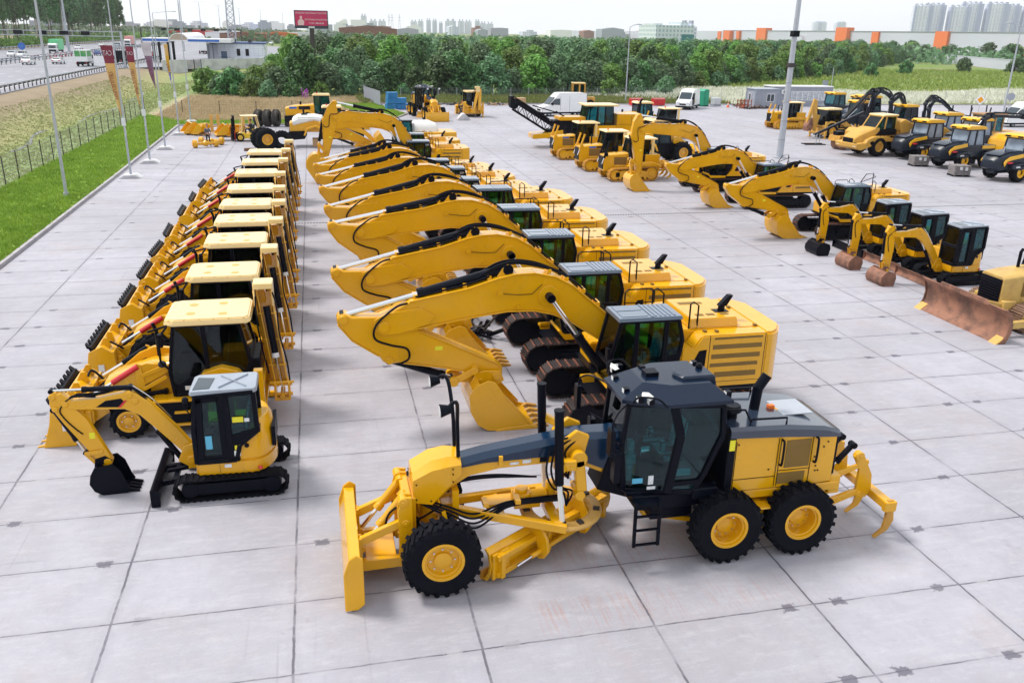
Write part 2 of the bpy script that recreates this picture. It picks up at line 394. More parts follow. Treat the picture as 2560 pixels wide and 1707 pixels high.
    # orange rust runs washed out of track shoes by the grader
    st = ramp(nt, noise(nt, objco(nt, (17, .8, 1)), 1.0, 5, .75), .50, .64)
    def zone(x0, x1, y0, y1):
        a = math_(nt, 'MULTIPLY', ramp(nt, x, x0, x0+.5), ramp(nt, x, x1, x1-.5)); bb = math_(nt, 'MULTIPLY', ramp(nt, y, y0, y0+.35), ramp(nt, y, y1, y1-.35))
        return math_(nt, 'MULTIPLY', a, bb)
    zm = math_(nt, 'MAXIMUM', zone(3.0, 8.4, 11.0, 12.2), zone(3.4, 7.2, 12.5, 14.4)); zm = math_(nt, 'MAXIMUM', zm, zone(3.6, 6.2, 17.8, 19.2))
    zm = math_(nt, 'MULTIPLY', math_(nt, 'MULTIPLY', zm, st), ramp(nt, mid, .25, .65))
    c = mixc(nt, math_(nt, 'MULTIPLY', zm, .62), c, (.42, .19, .11))
    c = mixc(nt, .17, c, (.055, .06, .085))
    nt.links.new(c, b.inputs['Base Color'])
    nt.links.new(math_(nt, 'MULTIPLY_ADD', mid, .25, .50), b.inputs['Roughness'])
    ck = nt.nodes.new('ShaderNodeTexChecker'); ck.inputs['Scale'].default_value = 22
    nt.links.new(objco(nt, (1, 1, .001)), ck.inputs[0])
    h = math_(nt, 'ADD', math_(nt, 'MULTIPLY', fine, .8), math_(nt, 'MULTIPLY', ck.outputs['Fac'], .10)); h = math_(nt, 'SUBTRACT', h, math_(nt, 'MULTIPLY', jm, 2))
    bump(nt, b, h, .45, .012)
    return m
CONC = concrete_mat()
lot = [(-12.75, -20), (150, -20), (150, 118.6), (8.1, 118.6), (10.6, 104), (9.2, 99.8), (4, 94.6), (-1, 92.4), (-13.2, 91.6), (-12.9, 60)]
lb = B(); lb.prism(lot, -.3, 0., 'z'); struct('concrete_yard', lb, CONC)
# kerbs
def kerb_run(pts, w=.16, h=.14):
    kb = B()
    for (p, q) in zip(pts, pts[1:]):
        L = math.dist(p, q); n = max(1, int(L/1.0))
        for i in range(n):
            a = (p[0]+(q[0]-p[0])*i/n, p[1]+(q[1]-p[1])*i/n); c = (p[0]+(q[0]-p[0])*(i+.97)/n, p[1]+(q[1]-p[1])*(i+.97)/n)
            kb.bar((a[0], a[1], h/2-.04), (c[0], c[1], h/2-.04), w, h+.08+R.uniform(-.01, .01), side=(q[1]-p[1], -(q[0]-p[0]), 0))
    return kb
tag(obj('kerb', kerb_run([(-12.83, 10), (-12.98, 60), (-13.3, 91.7)]), KERB), 'low concrete kerb between the yard and the lawn with the flagpoles', 'kerb')
tag(obj('kerb', kerb_run([(-13.3, 91.75), (-1, 92.5), (4, 94.7), (9.3, 99.9), (10.7, 104), (8.2, 118.5)]), KERB), 'low kerb curving round the grass corner behind the tyres', 'kerb')
tag(obj('kerb', kerb_run([(8.2, 118.75), (150, 118.75)]), KERB), 'long straight kerb along the far side of the yard', 'kerb')
# drain channel across the yard
dy = 44.3
db = B(); db.box(-3, 60, dy-.09, dy+.09, -.02, .004); 
for i in range(420): db.box(-3+i*.15, -3+i*.15+.06, dy-.08, dy+.08, .0, .012, 1)
tag(obj('drain_channel', db, [DSTL, GREY]), 'long slotted drain grating crossing the yard behind the middle excavators', 'drain')
# water puddle line in the ditch
pb = B(); pts = []
for i in range(40):
    y = 70+i*2.4; cx = -26.2+.9*sin(y*.11)+.5*sin(y*.31); w = .12+.22*abs(sin(y*.17)); pts.append((cx, y, w))
for (a, c) in zip(pts, pts[1:]):
    if sin(a[1]*.23) > -.45:
        pb.add([(a[0]-a[2], a[1], terrain_z(a[0], a[1])+.03), (a[0]+a[2], a[1], terrain_z(a[0], a[1])+.03), (c[0]+c[2], c[1], terrain_z(c[0], c[1])+.03), (c[0]-c[2], c[1], terrain_z(c[0], c[1])+.03)], [(0, 1, 2, 3)])
dz = [terrain_z(-26.2, 100)+.16]*1
o = struct('ditch_water', pb, mat('ditch_water', (.10, .11, .10), .25, dirt=.4, dcol=(.2, .22, .14), scale=.6, spec=.3)); o.location = (0, 0, 0)

# ------------------------------------------------------------ grass tufts
def tuft_field(name, spots, hgt, mt, label, seed, cols=1, wid=.05):
    r = random.Random(seed); b = B(); vs = []; fs = []; 
    for (x, y, z) in spots:
        for k in range(3):
            a = r.uniform(0, 2*pi); h = hgt*r.uniform(.5, 1.3); w = wid*r.uniform(.6, 1.5)
            lx, ly = r.uniform(-.5, .5)*h, r.uniform(-.5, .5)*h; o = len(vs); ox, oy = r.uniform(-.12, .12), r.uniform(-.12, .12)
            vs += [(x+ox-cos(a)*w, y+oy-sin(a)*w, z), (x+ox+cos(a)*w, y+oy+sin(a)*w, z), (x+ox+lx, y+oy+ly, z+h)]; fs.append((o, o+1, o+2))
    me = bpy.data.meshes.new(name); me.from_pydata(vs, [], fs); me.materials.append(mt)
    o = bpy.data.objects.new(name, me); C.objects.link(o); tag(o, label, 'grass', kind='stuff'); return o
def leafmat(name, c0, c1, scale=1.2, trans=.25, rough=.6):
    m, nt, b = nodes(name); co = objco(nt)
    g = nt.nodes.new('ShaderNodeNewGeometry')
    f = noise(nt, co, scale, 4, .7); f2 = nt.nodes.new('ShaderNodeTexWhiteNoise'); nt.links.new(g.outputs['Random Per Island'], f2.inputs['Vector'])
    ff = math_(nt, 'ADD', math_(nt, 'MULTIPLY', ramp(nt, f, .3, .7), .55), math_(nt, 'MULTIPLY', g.outputs['Random Per Island'], .45))
    oi = nt.nodes.new('ShaderNodeObjectInfo')
    c = mixc(nt, ff, c0, c1)
    hs = nt.nodes.new('ShaderNodeHueSaturation'); nt.links.new(c, hs.inputs['Color'])
    nt.links.new(math_(nt, 'MULTIPLY_ADD', oi.outputs['Random'], .05, .475), hs.inputs['Hue'])
    nt.links.new(math_(nt, 'MULTIPLY_ADD', oi.outputs['Random'], .7, .65), hs.inputs['Value'])
    nt.links.new(hs.outputs[0], b.inputs['Base Color']); b.inputs['Roughness'].default_value = rough
    tl = nt.nodes.new('ShaderNodeBsdfTranslucent'); nt.links.new(hs.outputs[0], tl.inputs[0])
    ms = nt.nodes.new('ShaderNodeMixShader'); ms.inputs[0].default_value = trans
    out = nt.nodes['Material Output']; nt.links.new(b.outputs[0], ms.inputs[1]); nt.links.new(tl.outputs[0], ms.inputs[2]); nt.links.new(ms.outputs[0], out.inputs[0])
    return m
LAWN = leafmat('lawn_grass', (.12, .22, .015), (.34, .46, .06), .5, .2)
STRAW = leafmat('straw_grass', (.30, .22, .12), (.62, .50, .33), .5, .2)
lawn = [(-18.6, -10), (-12.9, -10), (-13.05, 60), (-13.37, 91.8), (-1, 92.65), (4, 94.9), (9.1, 100), (10.5, 104), (8, 119), (2, 119), (5, 105), (0, 98), (-4, 96.5), (-14, 96.5), (-18.6, 104)]
m_, nt_, b_ = nodes('lawn_soil'); 
nt_.links.new(mixc(nt_, noise(nt_, objco(nt_), .9, 7, .8), (.09, .19, .012), (.30, .42, .06)), b_.inputs['Base Color']); b_.inputs['Roughness'].default_value = .95
bb_ = B(); bb_.prism(lawn, -.2, .035, 'z'); struct('lawn', bb_, m_)
def inpoly(x, y, P):
    c = False
    for i in range(len(P)):
        (x0, y0), (x1, y1) = P[i], P[i-1]
        if (y0 > y) != (y1 > y) and x < (x1-x0)*(y-y0)/(y1-y0)+x0: c = not c
    return c
r = random.Random(3); sp_ = []
while len(sp_) < 26000:
    y = 34+(r.random()**1.5)*85; x = r.uniform(-18.6, 11)
    if inpoly(x, y, lawn): sp_.append((x, y, .03))
tuft_field('grass', sp_, .15, LAWN, 'bright green grass of the lawn strip beside the yard', 5)
sp_ = []
while len(sp_) < 16000:
    x = r.uniform(-34, -18.6); y = 45+r.random()**1.3*130
    sp_.append((x, y, terrain_z(x, y)-.02))
tuft_field('grass', sp_, .14, leafmat('ditch_grass', (.20, .24, .07), (.42, .42, .20), .3, .2), 'rough pale grass on the ditch and embankment slope', 6, wid=.06)
sp_ = []
while len(sp_) < 14000:
    x = r.uniform(-17, 12); y = r.uniform(97, 131)
    if not inpoly(x, y, lawn) and (x < 7.5 or y > 119): sp_.append((x, y, -.08))
tuft_field('grass', sp_, .35, STRAW, 'dry straw coloured meadow grass behind the tyres', 8, wid=.07)
sp_ = []
while len(sp_) < 15000:
    x = r.uniform(6, 60); y = r.uniform(119.2, 134)
    sp_.append((x, y, -.08))
tuft_field('grass', sp_, .55, leafmat('verge_grass', (.10, .20, .02), (.34, .36, .12), .25, .25), 'tall green verge grass between the far kerb and the wood', 9, wid=.08)
FLOW = leafmat('white_flowers', (.32, .33, .20), (.78, .77, .72), .3, .2)
sp_ = []
while len(sp_) < 13000:
    x = r.uniform(34, 150); y = 121+r.random()*34
    if y > 121+max(0, 14-(x-34)*.5) and y < 150+6*sin(x*.1): sp_.append((x, y, .1))
tuft_field('flowers', sp_, .55, FLOW, 'broad belt of small white flowers beyond the far kerb', 10, wid=.11)['category'] = 'flowers'
sp_ = []
while len(sp_) < 12000:
    x = r.uniform(70, 240); y = r.uniform(150, 262)
    if y > 150+max(0, (100-x)*.2) and y > 230*(x-60)/240-20: sp_.append((x, y, -.08))
tuft_field('grass', sp_, .7, leafmat('field_grass', (.14, .24, .02), (.38, .42, .12), .2, .25), 'yellow green open field in front of the grey fence', 11, wid=.16)
# ------------------------------------------------------------ shared machine parts
# All machines: x along the machine (front at -x), y across (camera side -y), z up.
_c = {}
def tyre_mesh(r, w, rim_r, lugs=22, mt=None, ag=False):
    k = ('t', r, w, rim_r, lugs, ag, mt)
    if k in _c: return _c[k]
    b = B(); h = w/2; ro = r-.045
    b.lathe([(rim_r, -h*.78), (rim_r+(r-rim_r)*.35, -h*.97), (ro-.07, -h), (ro, -h*.80), (ro, h*.80), (ro-.07, h), (rim_r+(r-rim_r)*.35, h*.97), (rim_r, h*.78)], n=32)
    for i in range(lugs):
        a = 2*pi*i/lugs
        for s in (-1, 1):
            aa = a+(pi/lugs if s > 0 else 0)
            M = Matrix.Rotation(-aa, 4, 'Y') @ Matrix.Translation((ro, 0, 0)) @ Matrix.Rotation(s*(.75 if ag else .35), 4, 'X')
            y0, y1 = (0.0, h*.98) if s > 0 else (-h*.98, 0.0)
            b.box(-.05, .034, y0, y1, -(.62 if not ag else .4)*pi*r/lugs*.62, (.62 if not ag else .4)*pi*r/lugs*.62, 0, M)
    _c[k] = b.mesh('tyre', [mt or RUB]); return _c[k]
def rim_mesh(rr, w, deep, col, side=-1, bolts=10):
    k = ('r', rr, w, deep, col.name, side, bolts)
    if k in _c: return _c[k]
    b = B(); h = w/2*.80; s = side; d = deep
    b.lathe([(rr+.01, s*h), (rr+.02, s*(h+.02)), (rr-.035, s*(h+.02)), (rr-.045, s*(h-.03)), (rr-.07, s*(h-.035)), (rr-.085, s*(h-d)), (rr*.45, s*(h-d)), (rr*.43, s*(h-d+.05)), (rr*.22, s*(h-d+.07)), (.0, s*(h-d+.075))], n=28)
    b.lathe([(rr+.01, -s*h), (rr-.06, -s*h), (rr*.5, -s*(h-.06)), (0, -s*(h-.06))], n=16)
    for i in range(bolts):
        a = 2*pi*i/bolts; q = rr*.60
        b.cyl((q*cos(a), s*(h-d), q*sin(a)), (q*cos(a), s*(h-d+.035), q*sin(a)), .017, n=6, m=1)
    _c[k] = b.mesh('rim', [col, STL]); return _c[k]
def wheel(t, x, y, r, w, rr, deep=.08, col=None, lugs=22, ag=False, side=-1, mt=None, bolts=10):
    h = bpy.data.objects.new('wheel', None); C.objects.link(h); h.parent = t; h.location = (x, y, r); h.empty_display_size = .2
    obj('tyre', tyre_mesh(r, w, rr, lugs, mt, ag), None, h) if False else _lk('tyre', tyre_mesh(r, w, rr, lugs, mt, ag), h)
    _lk('rim', rim_mesh(rr, w, deep, col or YEL, side, bolts), h)
    return h
def _lk(name, me, par, loc=None):
    o = bpy.data.objects.new(name, me); C.objects.link(o); o.parent = par
    if loc: o.location = loc
    return o
def track_path(pts, n):
    # resample closed polyline to n equal steps -> (x, z, angle)
    P = pts+[pts[0]]; L = [0]
    for a, c in zip(P, P[1:]): L.append(L[-1]+math.dist(a, c))
    out = []
    for i in range(n):
        d = L[-1]*i/n
        for k in range(len(P)-1):
            if L[k+1] >= d:
                t = (d-L[k])/(L[k+1]-L[k]); a, c = P[k], P[k+1]
                out.append((a[0]+(c[0]-a[0])*t, a[1]+(c[1]-a[1])*t, math.atan2(c[1]-a[1], c[0]-a[0]))); break
    return out, L[-1]
def stadium(x0, x1, h, r0=None, r1=None, n=8):
    r = h/2; r0 = r0 or r; r1 = r1 or r; P = []
    for i in range(n+1):
        a = pi/2+pi*i/n; P.append((x0+r0+r0*cos(a), r0+r0*sin(a)))
    for i in range(n+1):
        a = -pi/2+pi*i/n; P.append((x1-r1+r1*cos(a), r1+r1*sin(a)))
    return P
def track_mesh(pts, w, n, th=.05, mats=None, rubber=False, gr=.035):
    k = ('tr', tuple(pts), w, n, rubber, str(mats))
    if k in _c: return _c[k]
    b = B(); sh, L = track_path(pts, n); st = L/n
    for (x, z, a) in sh:
        M = Matrix.Translation((x, 0, z)) @ Matrix.Rotation(-a, 4, 'Y')
        # path runs counter-clockwise: outside is -local z
        if rubber:
            b.box(-st*.51, st*.51, -w/2, w/2, .0, th, 0, M); b.box(-st*.22, st*.22, -w/2*.97, w/2*.97, -gr, 0, 0, M)
        else:
            b.box(-st*.47, st*.47, -w/2, w/2, .0, th*.6, 0, M)
            b.box(-st*.42, -st*.26, -w/2, w/2, -gr, .0, 1, M); b.box(-st*.02, st*.10, -w/2, w/2, -gr*.8, .0, 0, M); b.box(st*.30, st*.42, -w/2, w/2, -gr*.8, .0, 0, M)
            b.box(-st*.3, st*.3, -.12, .12, th*.6, th*1.8, 0, M)
    _c[k] = b.mesh('track_belt', mats or [SHOE, GROU]); return _c[k]
def seat(t, x, y, z, face=-1, mt=None, wrap=True, name='seat'):
    b = B(); m = 1 if wrap else 0
    b.box(x-.26, x+.26, y-.25, y+.25, z+.30, z+.45, 0)
    f = -face
    b.prism([(x+f*.18, z+.42), (x+f*.32, z+.42), (x+f*.42, z+1.05), (x+f*.30, z+1.10)], y-.24, y+.24, 'y', 0)
    b.box(x+f*.33-.05, x+f*.33+.07, y-.12, y+.12, z+1.08, z+1.28, 0)
    b.box(x-.2, x+.2, y-.2, y+.2, z, z+.3, 0)
    for s in (-1, 1): b.box(x-.25, x+.18, y+s*.30-.05, y+s*.30+.05, z+.58, z+.66, 0); b.box(x-.30, x-.18, y+s*.3-.06, y+s*.3+.06, z+.60, z+.80, 1)
    if wrap:
        b.prism([(x+f*.12, z+.50), (x+f*.20, z+.46), (x+f*.30, z+1.12), (x+f*.24, z+1.20)], y-.26, y+.26, 'y', 1)
        b.box(x-.27, x+.20, y-.26, y+.26, z+.45, z+.49, 1)
    return obj(name, b, [SEATM, WRAP], t, .03)
def console(t, x, y, z, h=.75):
    b = B(); b.box(x-.12, x+.10, y-.16, y+.16, z, z+h, 0); b.bar((x, y, z+h), (x+.16, y, z+h+.18), .06, .06)
    b.lathe([(.17, -.012), (.19, 0), (.17, .012), (.15, 0), (.17, -.012)], c=(x+.2, y, z+h+.2), n=16, ax='z')
    b.bar((x+.02, y, z+h+.2), (x+.38, y, z+h+.2), .03); b.box(x-.1, x+.12, y-.14, y+.14, z+h*.7, z+h*.9, 1)
    return obj('steering_console', b, [BLK, WRAP], t, .01)
def cab(t, poly, y0, y1, posts=(), panels=(), roof=None, gl=None, fr=None, w=.07, glassed=None, skipbar=(), roofm=None, bev=.012):
    """frame bars round a side outline on both sides, cross bars, pane between, solid lower panels"""
    fr = fr or BLK; gl = gl or GLS; b = B(); n = len(poly)
    for y in (y0, y1):
        for i in range(n):
            p, q = poly[i], poly[(i+1) % n]
            b.bar((p[0], y, p[1]), (q[0], y, q[1]), w, w)
        for (p, q) in posts: b.bar((p[0], y, p[1]), (q[0], y, q[1]), w, w*1.3)
        for pl_ in panels: b.prism(pl_, y-.02, y+.02)
    for p in poly: b.bar((p[0], y0, p[1]), (p[0], y1, p[1]), w*1.1, w*1.1, side=(1, 0, 0))
    zb = min(p[1] for p in poly); xs_ = [p[0] for p in poly if p[1] < zb+.35]
    b.box(min(xs_), max(xs_), y0, y1, zb-.02, zb+.04)
    o = obj('cab_frame', b, fr, t, bev)
    for y in (y0+.012, y1-.012): g = B(); g.prism(poly, y-.005, y+.005); obj('side_glass', g, gl, t)
    for i in (glassed if glassed is not None else range(n)):
        p, q = poly[i], poly[(i+1) % n]; g = B()
        g.bar(((p[0]), (y0+y1)/2, p[1]), (q[0], (y0+y1)/2, q[1]), y1-y0-.02, .01); obj('windscreen', g, gl, t)
    return o
def hoses(t, paths, r=.018, mt=None, name='hydraulic_hose'):
    b = B()
    for p in paths: b.tube(p, r, 6)
    return obj(name, b, mt or BLK, t)
def curve(pts, n=6):
    # catmull-rom
    P = [Vector(p) for p in pts]; P = [P[0]*2-P[1]]+P+[P[-1]*2-P[-2]]; out = []
    for i in range(1, len(P)-2):
        for k in range(n):
            t = k/n; a, b_, c, d = P[i-1:i+3]
            out.append(.5*((2*b_)+(-a+c)*t+(2*a-5*b_+4*c-d)*t*t+(-a+3*b_-3*c+d)*t**3))
    out.append(P[-2]); return out
def ram(t, p, q, r, frac=.5, name='hydraulic_cylinder', rod=None, body=None, sleeve=False):
    """body from p, chrome rod to q"""
    p = Vector(p); q = Vector(q); m = p.lerp(q, frac); d = (q-p).normalized(); b = B()
    b.cyl(p, m, r, n=14, m=0); b.cyl(m-d*r*1.2, m+d*.02, r*1.18, n=14, m=0); b.cyl(m, q, r*.52, n=10, m=1)
    yy = Vector((0, 1, 0)) if abs(d.y) < .9 else Vector((1, 0, 0))
    b.cyl(p-yy*r*1.3, p+yy*r*1.3, r*1.1, n=10, m=0); b.cyl(q-yy*r*1.2, q+yy*r*1.2, r*.85, n=10, m=0)
    return obj(name, b, [body or BLK, rod or STL], t)
def plate(t, pts, y0, y1, m, name, bev=.008, ax='y'):
    b = B(); b.prism(pts, y0, y1, ax); return obj(name, b, m, t, bev)
def pin(b, x, y0, y1, z, r=.07, m=0): b.cyl((x, y0, z), (x, y1, z), r, n=14, m=m); b.cyl((x, y0-.015, z), (x, y1+.015, z), r*.4, n=8, m=m)
# ------------------------------------------------------------ motor grader (origin: under front axle centre)
def make_grader(label, roofm=None, hoodm=None, engm=None, detail=True):
    hoodm = hoodm or NAVY; roofm = roofm or BLKR
    t = thing('motor_grader', label, 'motor grader')
    for y, s in ((-1.02, -1), (1.02, 1)):
        wheel(t, 0, y, .72, .42, .36, .10, lugs=24, side=s, bolts=8)
        for x in (5.42, 6.95): wheel(t, x, y, .72, .42, .36, .24, lugs=24, side=s, bolts=10)
    # front axle and ends
    b = B(); b.prism([(-.16, .62), (.16, .62), (.13, .98), (-.13, .98)], -.75, .75); b.cyl((-.1, 0, .8), (-.1, 0, 1.4), .17, n=14)
    for s in (-1, 1): b.box(-.13, .13, s*.72-.06, s*.72+.06, .45, 1.05); b.cyl((0, s*.7, .72), (0, s*.86, .72), .22, n=16)
    b.bar((.25, -.7, .62), (.25, .7, .62), .06); obj('front_axle', b, YEL, t, .02)
    b = B(); b.bar((.1, -.55, 1.35), (.22, -.72, .8), .07); b.bar((.1, .55, 1.35), (.22, .72, .8), .07); b.cyl((.18, -.6, 1.2), (.2, -.1, 1.05), .05, m=1); b.cyl((.18, .6, 1.2), (.2, .1, 1.05), .05, m=1)
    obj('steering_linkage', b, [YEL, BLK], t)
    # nose box
    b = B(); sec = lambda x, w, z0, z1, c: [(x, -w, z0), (x, -w, z1-c), (x, -w+c*1.4, z1), (x, w-c*1.4, z1), (x, w, z1-c), (x, w, z0)]
    b.loft([sec(-.42, .38, 1.48, 2.02, .10), sec(-.08, .40, 1.42, 2.22, .12), sec(.22, .40, 1.75, 2.27, .12), sec(.46, .34, 1.95, 2.24, .10)])
    obj('nose_housing', b, YEL, t)
    b = B()
    for x, z in ((-.36, 1.55), (-.36, 1.85), (-.1, 1.50), (.3, 2.0), (.3, 1.85), (.3, 2.1)): b.cyl((x, -.40, z), (x, -.412, z), .016, n=6)
    obj('bolt', b, BLK, t)
    # push blade and its linkage
    b = B()
    prof = [(-1.62, .00), (-1.72, .30), (-1.70, .62), (-1.60, .98), (-1.50, 1.0), (-1.52, .92), (-1.60, .60), (-1.62, .3), (-1.54, .04)]
    b.prism(prof, -1.28, 1.28); b.box(-1.62, -1.42, -1.28, 1.28, .88, 1.0)
    for y in (-1.30, 1.26): b.prism([(-1.72, .02), (-1.72, .75), (-1.62, 1.04), (-1.50, 1.12), (-1.38, 1.04), (-1.38, .12), (-1.5, .02)], y, y+.04)
    b.box(-1.58, -1.50, -1.2, 1.2, .40, .52)
    obj('push_blade', b, YEL, t, .012)
    b = B()
    for y in (-.5, .5):
        b.prism([(-1.45, .36), (-1.35, .50), (-.62, .50), (-.55, .40), (-.62, .30), (-1.35, .28)], y-.06, y+.06)
        b.prism([(-1.50, .86), (-1.40, .96), (-.62, 1.28), (-.54, 1.2), (-.62, 1.12), (-1.4, .78)], y-.05, y+.05)
        pin(b, -1.44, y-.10, y+.10, .4, .08); pin(b, -1.46, y-.10, y+.10, .88, .07); pin(b, -.6, y-.1, y+.1, .4, .08); pin(b, -.58, y-.1, y+.1, 1.2, .07)
        b.prism([(-1.52, .3), (-1.36, .3), (-1.36, .98), (-1.52, .98)], y-.09, y-.06); b.prism([(-1.52, .3), (-1.36, .3), (-1.36, .98), (-1.52, .98)], y+.06, y+.09)
    b.box(-1.3, -.75, -.46, .46, .40, .47); obj('lift_frame', b, YEL, t, .01)
    b = B()
    for y in (-.55, -.40, .40, .55):
        b.prism([(-.70, .30), (-.50, .26), (-.44, .6), (-.46, 1.7), (-.62, 1.72), (-.72, 1.45), (-.70, 1.0)], y-.025, y+.025)
    b.box(-.62, -.46, -.55, .55, .45, 1.66); b.box(-.48, -.38, -.42, .42, .75, 1.6)
    for y in (-.48, .48): pin(b, -.62, y-.12, y+.12, 1.62, .09)
    for z in (.8, 1.0, 1.2, 1.4, 1.6): b.cyl((-.7, -.22, z), (-.62, -.22, z), .03, n=6)
    obj('front_mounting_plate', b, YEL, t, .012)
    for y in (-.30, .30): ram(t, (-.60, y, 1.60), (-1.36, y, .62), .075, .55, body=YEL)
    # main frame: yellow gooseneck under a dark blue cover
    b = B()
    b.loft([[(x, -w, z0), (x, -w, z1), (x, w, z1), (x, w, z0)] for x, w, z0, z1 in ((-.1, .20, 1.25, 1.75), (.3, .2, 1.62, 2.1), (.62, .2, 1.82, 2.10), (1.2, .2, 1.92, 2.14), (2.2, .2, 1.94, 2.16), (2.7, .22, 1.88, 2.12), (3.4, .24, 1.55, 2.2), (3.8, .3, 1.2, 1.9))])
    obj('gooseneck_frame', b, YEL, t, .015)
    b = B()
    b.loft([[(x, -w, z0), (x, -w, z1-.10), (x, -w+.10, z1), (x, w-.10, z1), (x, w, z1-.10), (x, w, z0)] for x, w, z0, z1 in ((.46, .235, 2.02, 2.17), (.9, .235, 2.08, 2.26), (2.25, .235, 2.10, 2.44), (2.6, .25, 2.02, 2.50), (3.30, .27, 1.70, 2.48), (3.6, .3, 1.6, 2.48))])
    obj('frame_cover', b, hoodm, t)
    b = B(); b.box(1.62, 1.78, -.215, -.202, 1.99, 2.06, 0); b.box(1.95, 2.1, -.215, -.202, 1.98, 2.08, 1); b.box(1.38, 1.55, -.215, -.202, 1.98, 2.03, 0)
    obj('sticker', b, [LABEL, BLK], t)
    b = B(); b.bar((1.2, -.25, 2.0), (1.2, -.25, 2.2), .07); b.prism([(2.2, 1.86), (2.35, 1.86), (2.4, 2.0), (2.2, 2.0)], -.3, -.2); b.ball((2.3, -.34, 1.82), .07); obj('frame_bracket', b, YEL, t)
    # drawbar A-frame
    b = B()
    b.bar((.22, -.12, 1.16), (2.35, -.78, .86), .13, .16); b.bar((.22, .12, 1.16), (2.35, .78, .86), .13, .16)
    b.box(.1, .32, -.2, .2, 1.05, 1.30); b.bar((1.2, -.42, 1.02), (1.2, .42, 1.02), .14, .12); b.bar((2.2, -.72, .9), (2.2, .72, .9), .2, .14)
    b.box(.95, 1.6, -.18, .18, 1.08, 1.17)
    obj('drawbar', b, YEL, t, .012)
    b = B(); b.cyl((1.66, -.0, 1.1), (1.66, 0, 1.30), .20, n=20); b.cyl((1.66, 0, 1.3), (1.66, 0, 1.37), .12, n=16); b.cyl((1.66, 0, 1.18), (2.15, .0, 1.18), .12, n=14); b.box(1.5, 2.0, -.16, .16, 1.0, 1.2); b.cyl((2.25, .05, 1.0), (2.25, .05, 1.42), .10, n=12)
    for i in range(10): b.cyl((1.66+.17*cos(i*.628), .17*sin(i*.628), 1.3), (1.66+.17*cos(i*.628), .17*sin(i*.628), 1.325), .015, n=5)
    obj('circle_drive', b, YEL, t, .008)
    # circle: ring gear
    b = B(); b.lathe([(.60, -.05), (.78, -.05), (.80, .0), (.78, .05), (.60, .05), (.58, 0), (.60, -.05)], c=(2.45, 0, .84), n=40, ax='z')
    for i in range(48):
        a = i*2*pi/48; b.box(-.02, .03, -.02, .02, -.05, .03, 0, Matrix.Translation((2.45, 0, .84)) @ Matrix.Rotation(a, 4, 'Z') @ Matrix.Translation((.575, 0, 0)))
    for i in range(7):
        a = .5+i*.9; b.box(-.06, .06, -.05, .05, .05, .09, 1, Matrix.Translation((2.45, 0, .84)) @ Matrix.Rotation(a, 4, 'Z') @ Matrix.Translation((.69, 0, 0)))
    obj('turntable_ring', b, [AMB, DSTL], t)
    # blade assembly, swung so its near end leads
    ang = math.atan2(1.55, 2.35); M = Matrix.Translation((2.30, .02, 0)) @ Matrix.Rotation(ang, 4, 'Z')
    b = B(); L = 1.75
    prof = [(-.18, .02), (-.10, .06), (.0, .22), (.03, .40), (-.02, .60), (-.10, .68), (-.06, .70), (.04, .62), (.09, .40), (.06, .2), (-.03, .03)]
    n0 = len(b.v); b.prism([(-p[0], p[1]) for p in prof], -L, L, 'x')   # runs along x, profile in (y,z)
    b.v = [tuple(M @ Vector(v)) for v in b.v]
    mb = B(); mb.box(-L, L, .16, .20, .00, .17, 0, M)
    obj('moldboard', b, YEL, t, .008); obj('cutting_edge', mb, YELD, t)
    b = B()
    b.box(-L+.1, L-.3, -.20, -.06, .50, .60, 0, M); b.box(-L+.1, L-.3, -.18, -.04, .14, .24, 0, M)
    for x in (-1.55, -.3, .9, 1.4): b.box(x-.05, x+.05, -.22, -.06, .12, .62, 0, M)
    b.box(-1.72, -1.30, -.12, -.07, .10, .62, 0, M)
    for q in range(8): b.cyl(M @ Vector((-1.66+q*.05, -.12, .3+.05*(q % 3))), M @ Vector((-1.66+q*.05, -.135, .3+.05*(q % 3))), .012, n=5)
    obj('blade_rails', b, YEL, t, .01)
    for s in (-.62, .62):
        b = B(); pp = [(-.25, .86), (.25, .86), (.42, .60), (.46, .36), (.36, .18), (.22, .12), (.12, .2), (.20, .36), (.14, .52), (-.05, .64), (-.25, .72)]
        b.prism([(-p[0]-.02, p[1]) for p in pp], s-.035, s+.035, 'x'); b.v = [tuple(M @ Vector(v)) for v in b.v]
        obj('circle_arm', b, YEL, t, .01)
    b = B(); p = M @ Vector((-.9, -.30, .32)); q = M @ Vector((.3, -.30, .36)); b.cyl(p, q, .05, m=0); b.cyl(M @ Vector((-1.3, -.30, .30)), p, .028, m=1); obj('side_shift_ram', b, [YEL, STL], t)
    # lift rams with tall black barrels and their saddle
    for y in (-.62, .62):
        b = B(); b.cyl((2.22, y, 1.72), (2.16, y, 3.18), .085, n=14); b.cyl((2.16, y, 3.18), (2.16, y, 3.21), .095, n=14, m=0); b.cyl((2.3, y*1.05, .92), (2.22, y, 1.74), .05, n=10, m=1); b.ball((2.3, y*1.05, .9), .08)
        obj('blade_lift_ram', b, [BLK, PLW], t)
    b = B(); b.prism([(2.35, 2.05), (2.75, 2.05), (2.85, 2.5), (2.6, 2.62), (2.3, 2.4)], -.34, -.24); b.prism([(2.35, 2.05), (2.75, 2.05), (2.85, 2.5), (2.6, 2.62), (2.3, 2.4)], .24, .34)
    for s in (-1, 1):
        b.cyl((2.62, s*.30, 2.12), (2.62, s*.52, 2.12), .16, n=16); b.box(2.3, 2.55, s*.50-.10, s*.50+.10, 1.95, 2.15); b.bar((2.62, s*.44, 2.1), (2.7, s*.44, 1.45), .16, .2); b.cyl((2.66, s*.34, 1.38), (2.66, s*.56, 1.38), .10, n=12)
        b.bar((2.25, s*.62, 2.02), (2.5, s*.45, 2.05), .12)
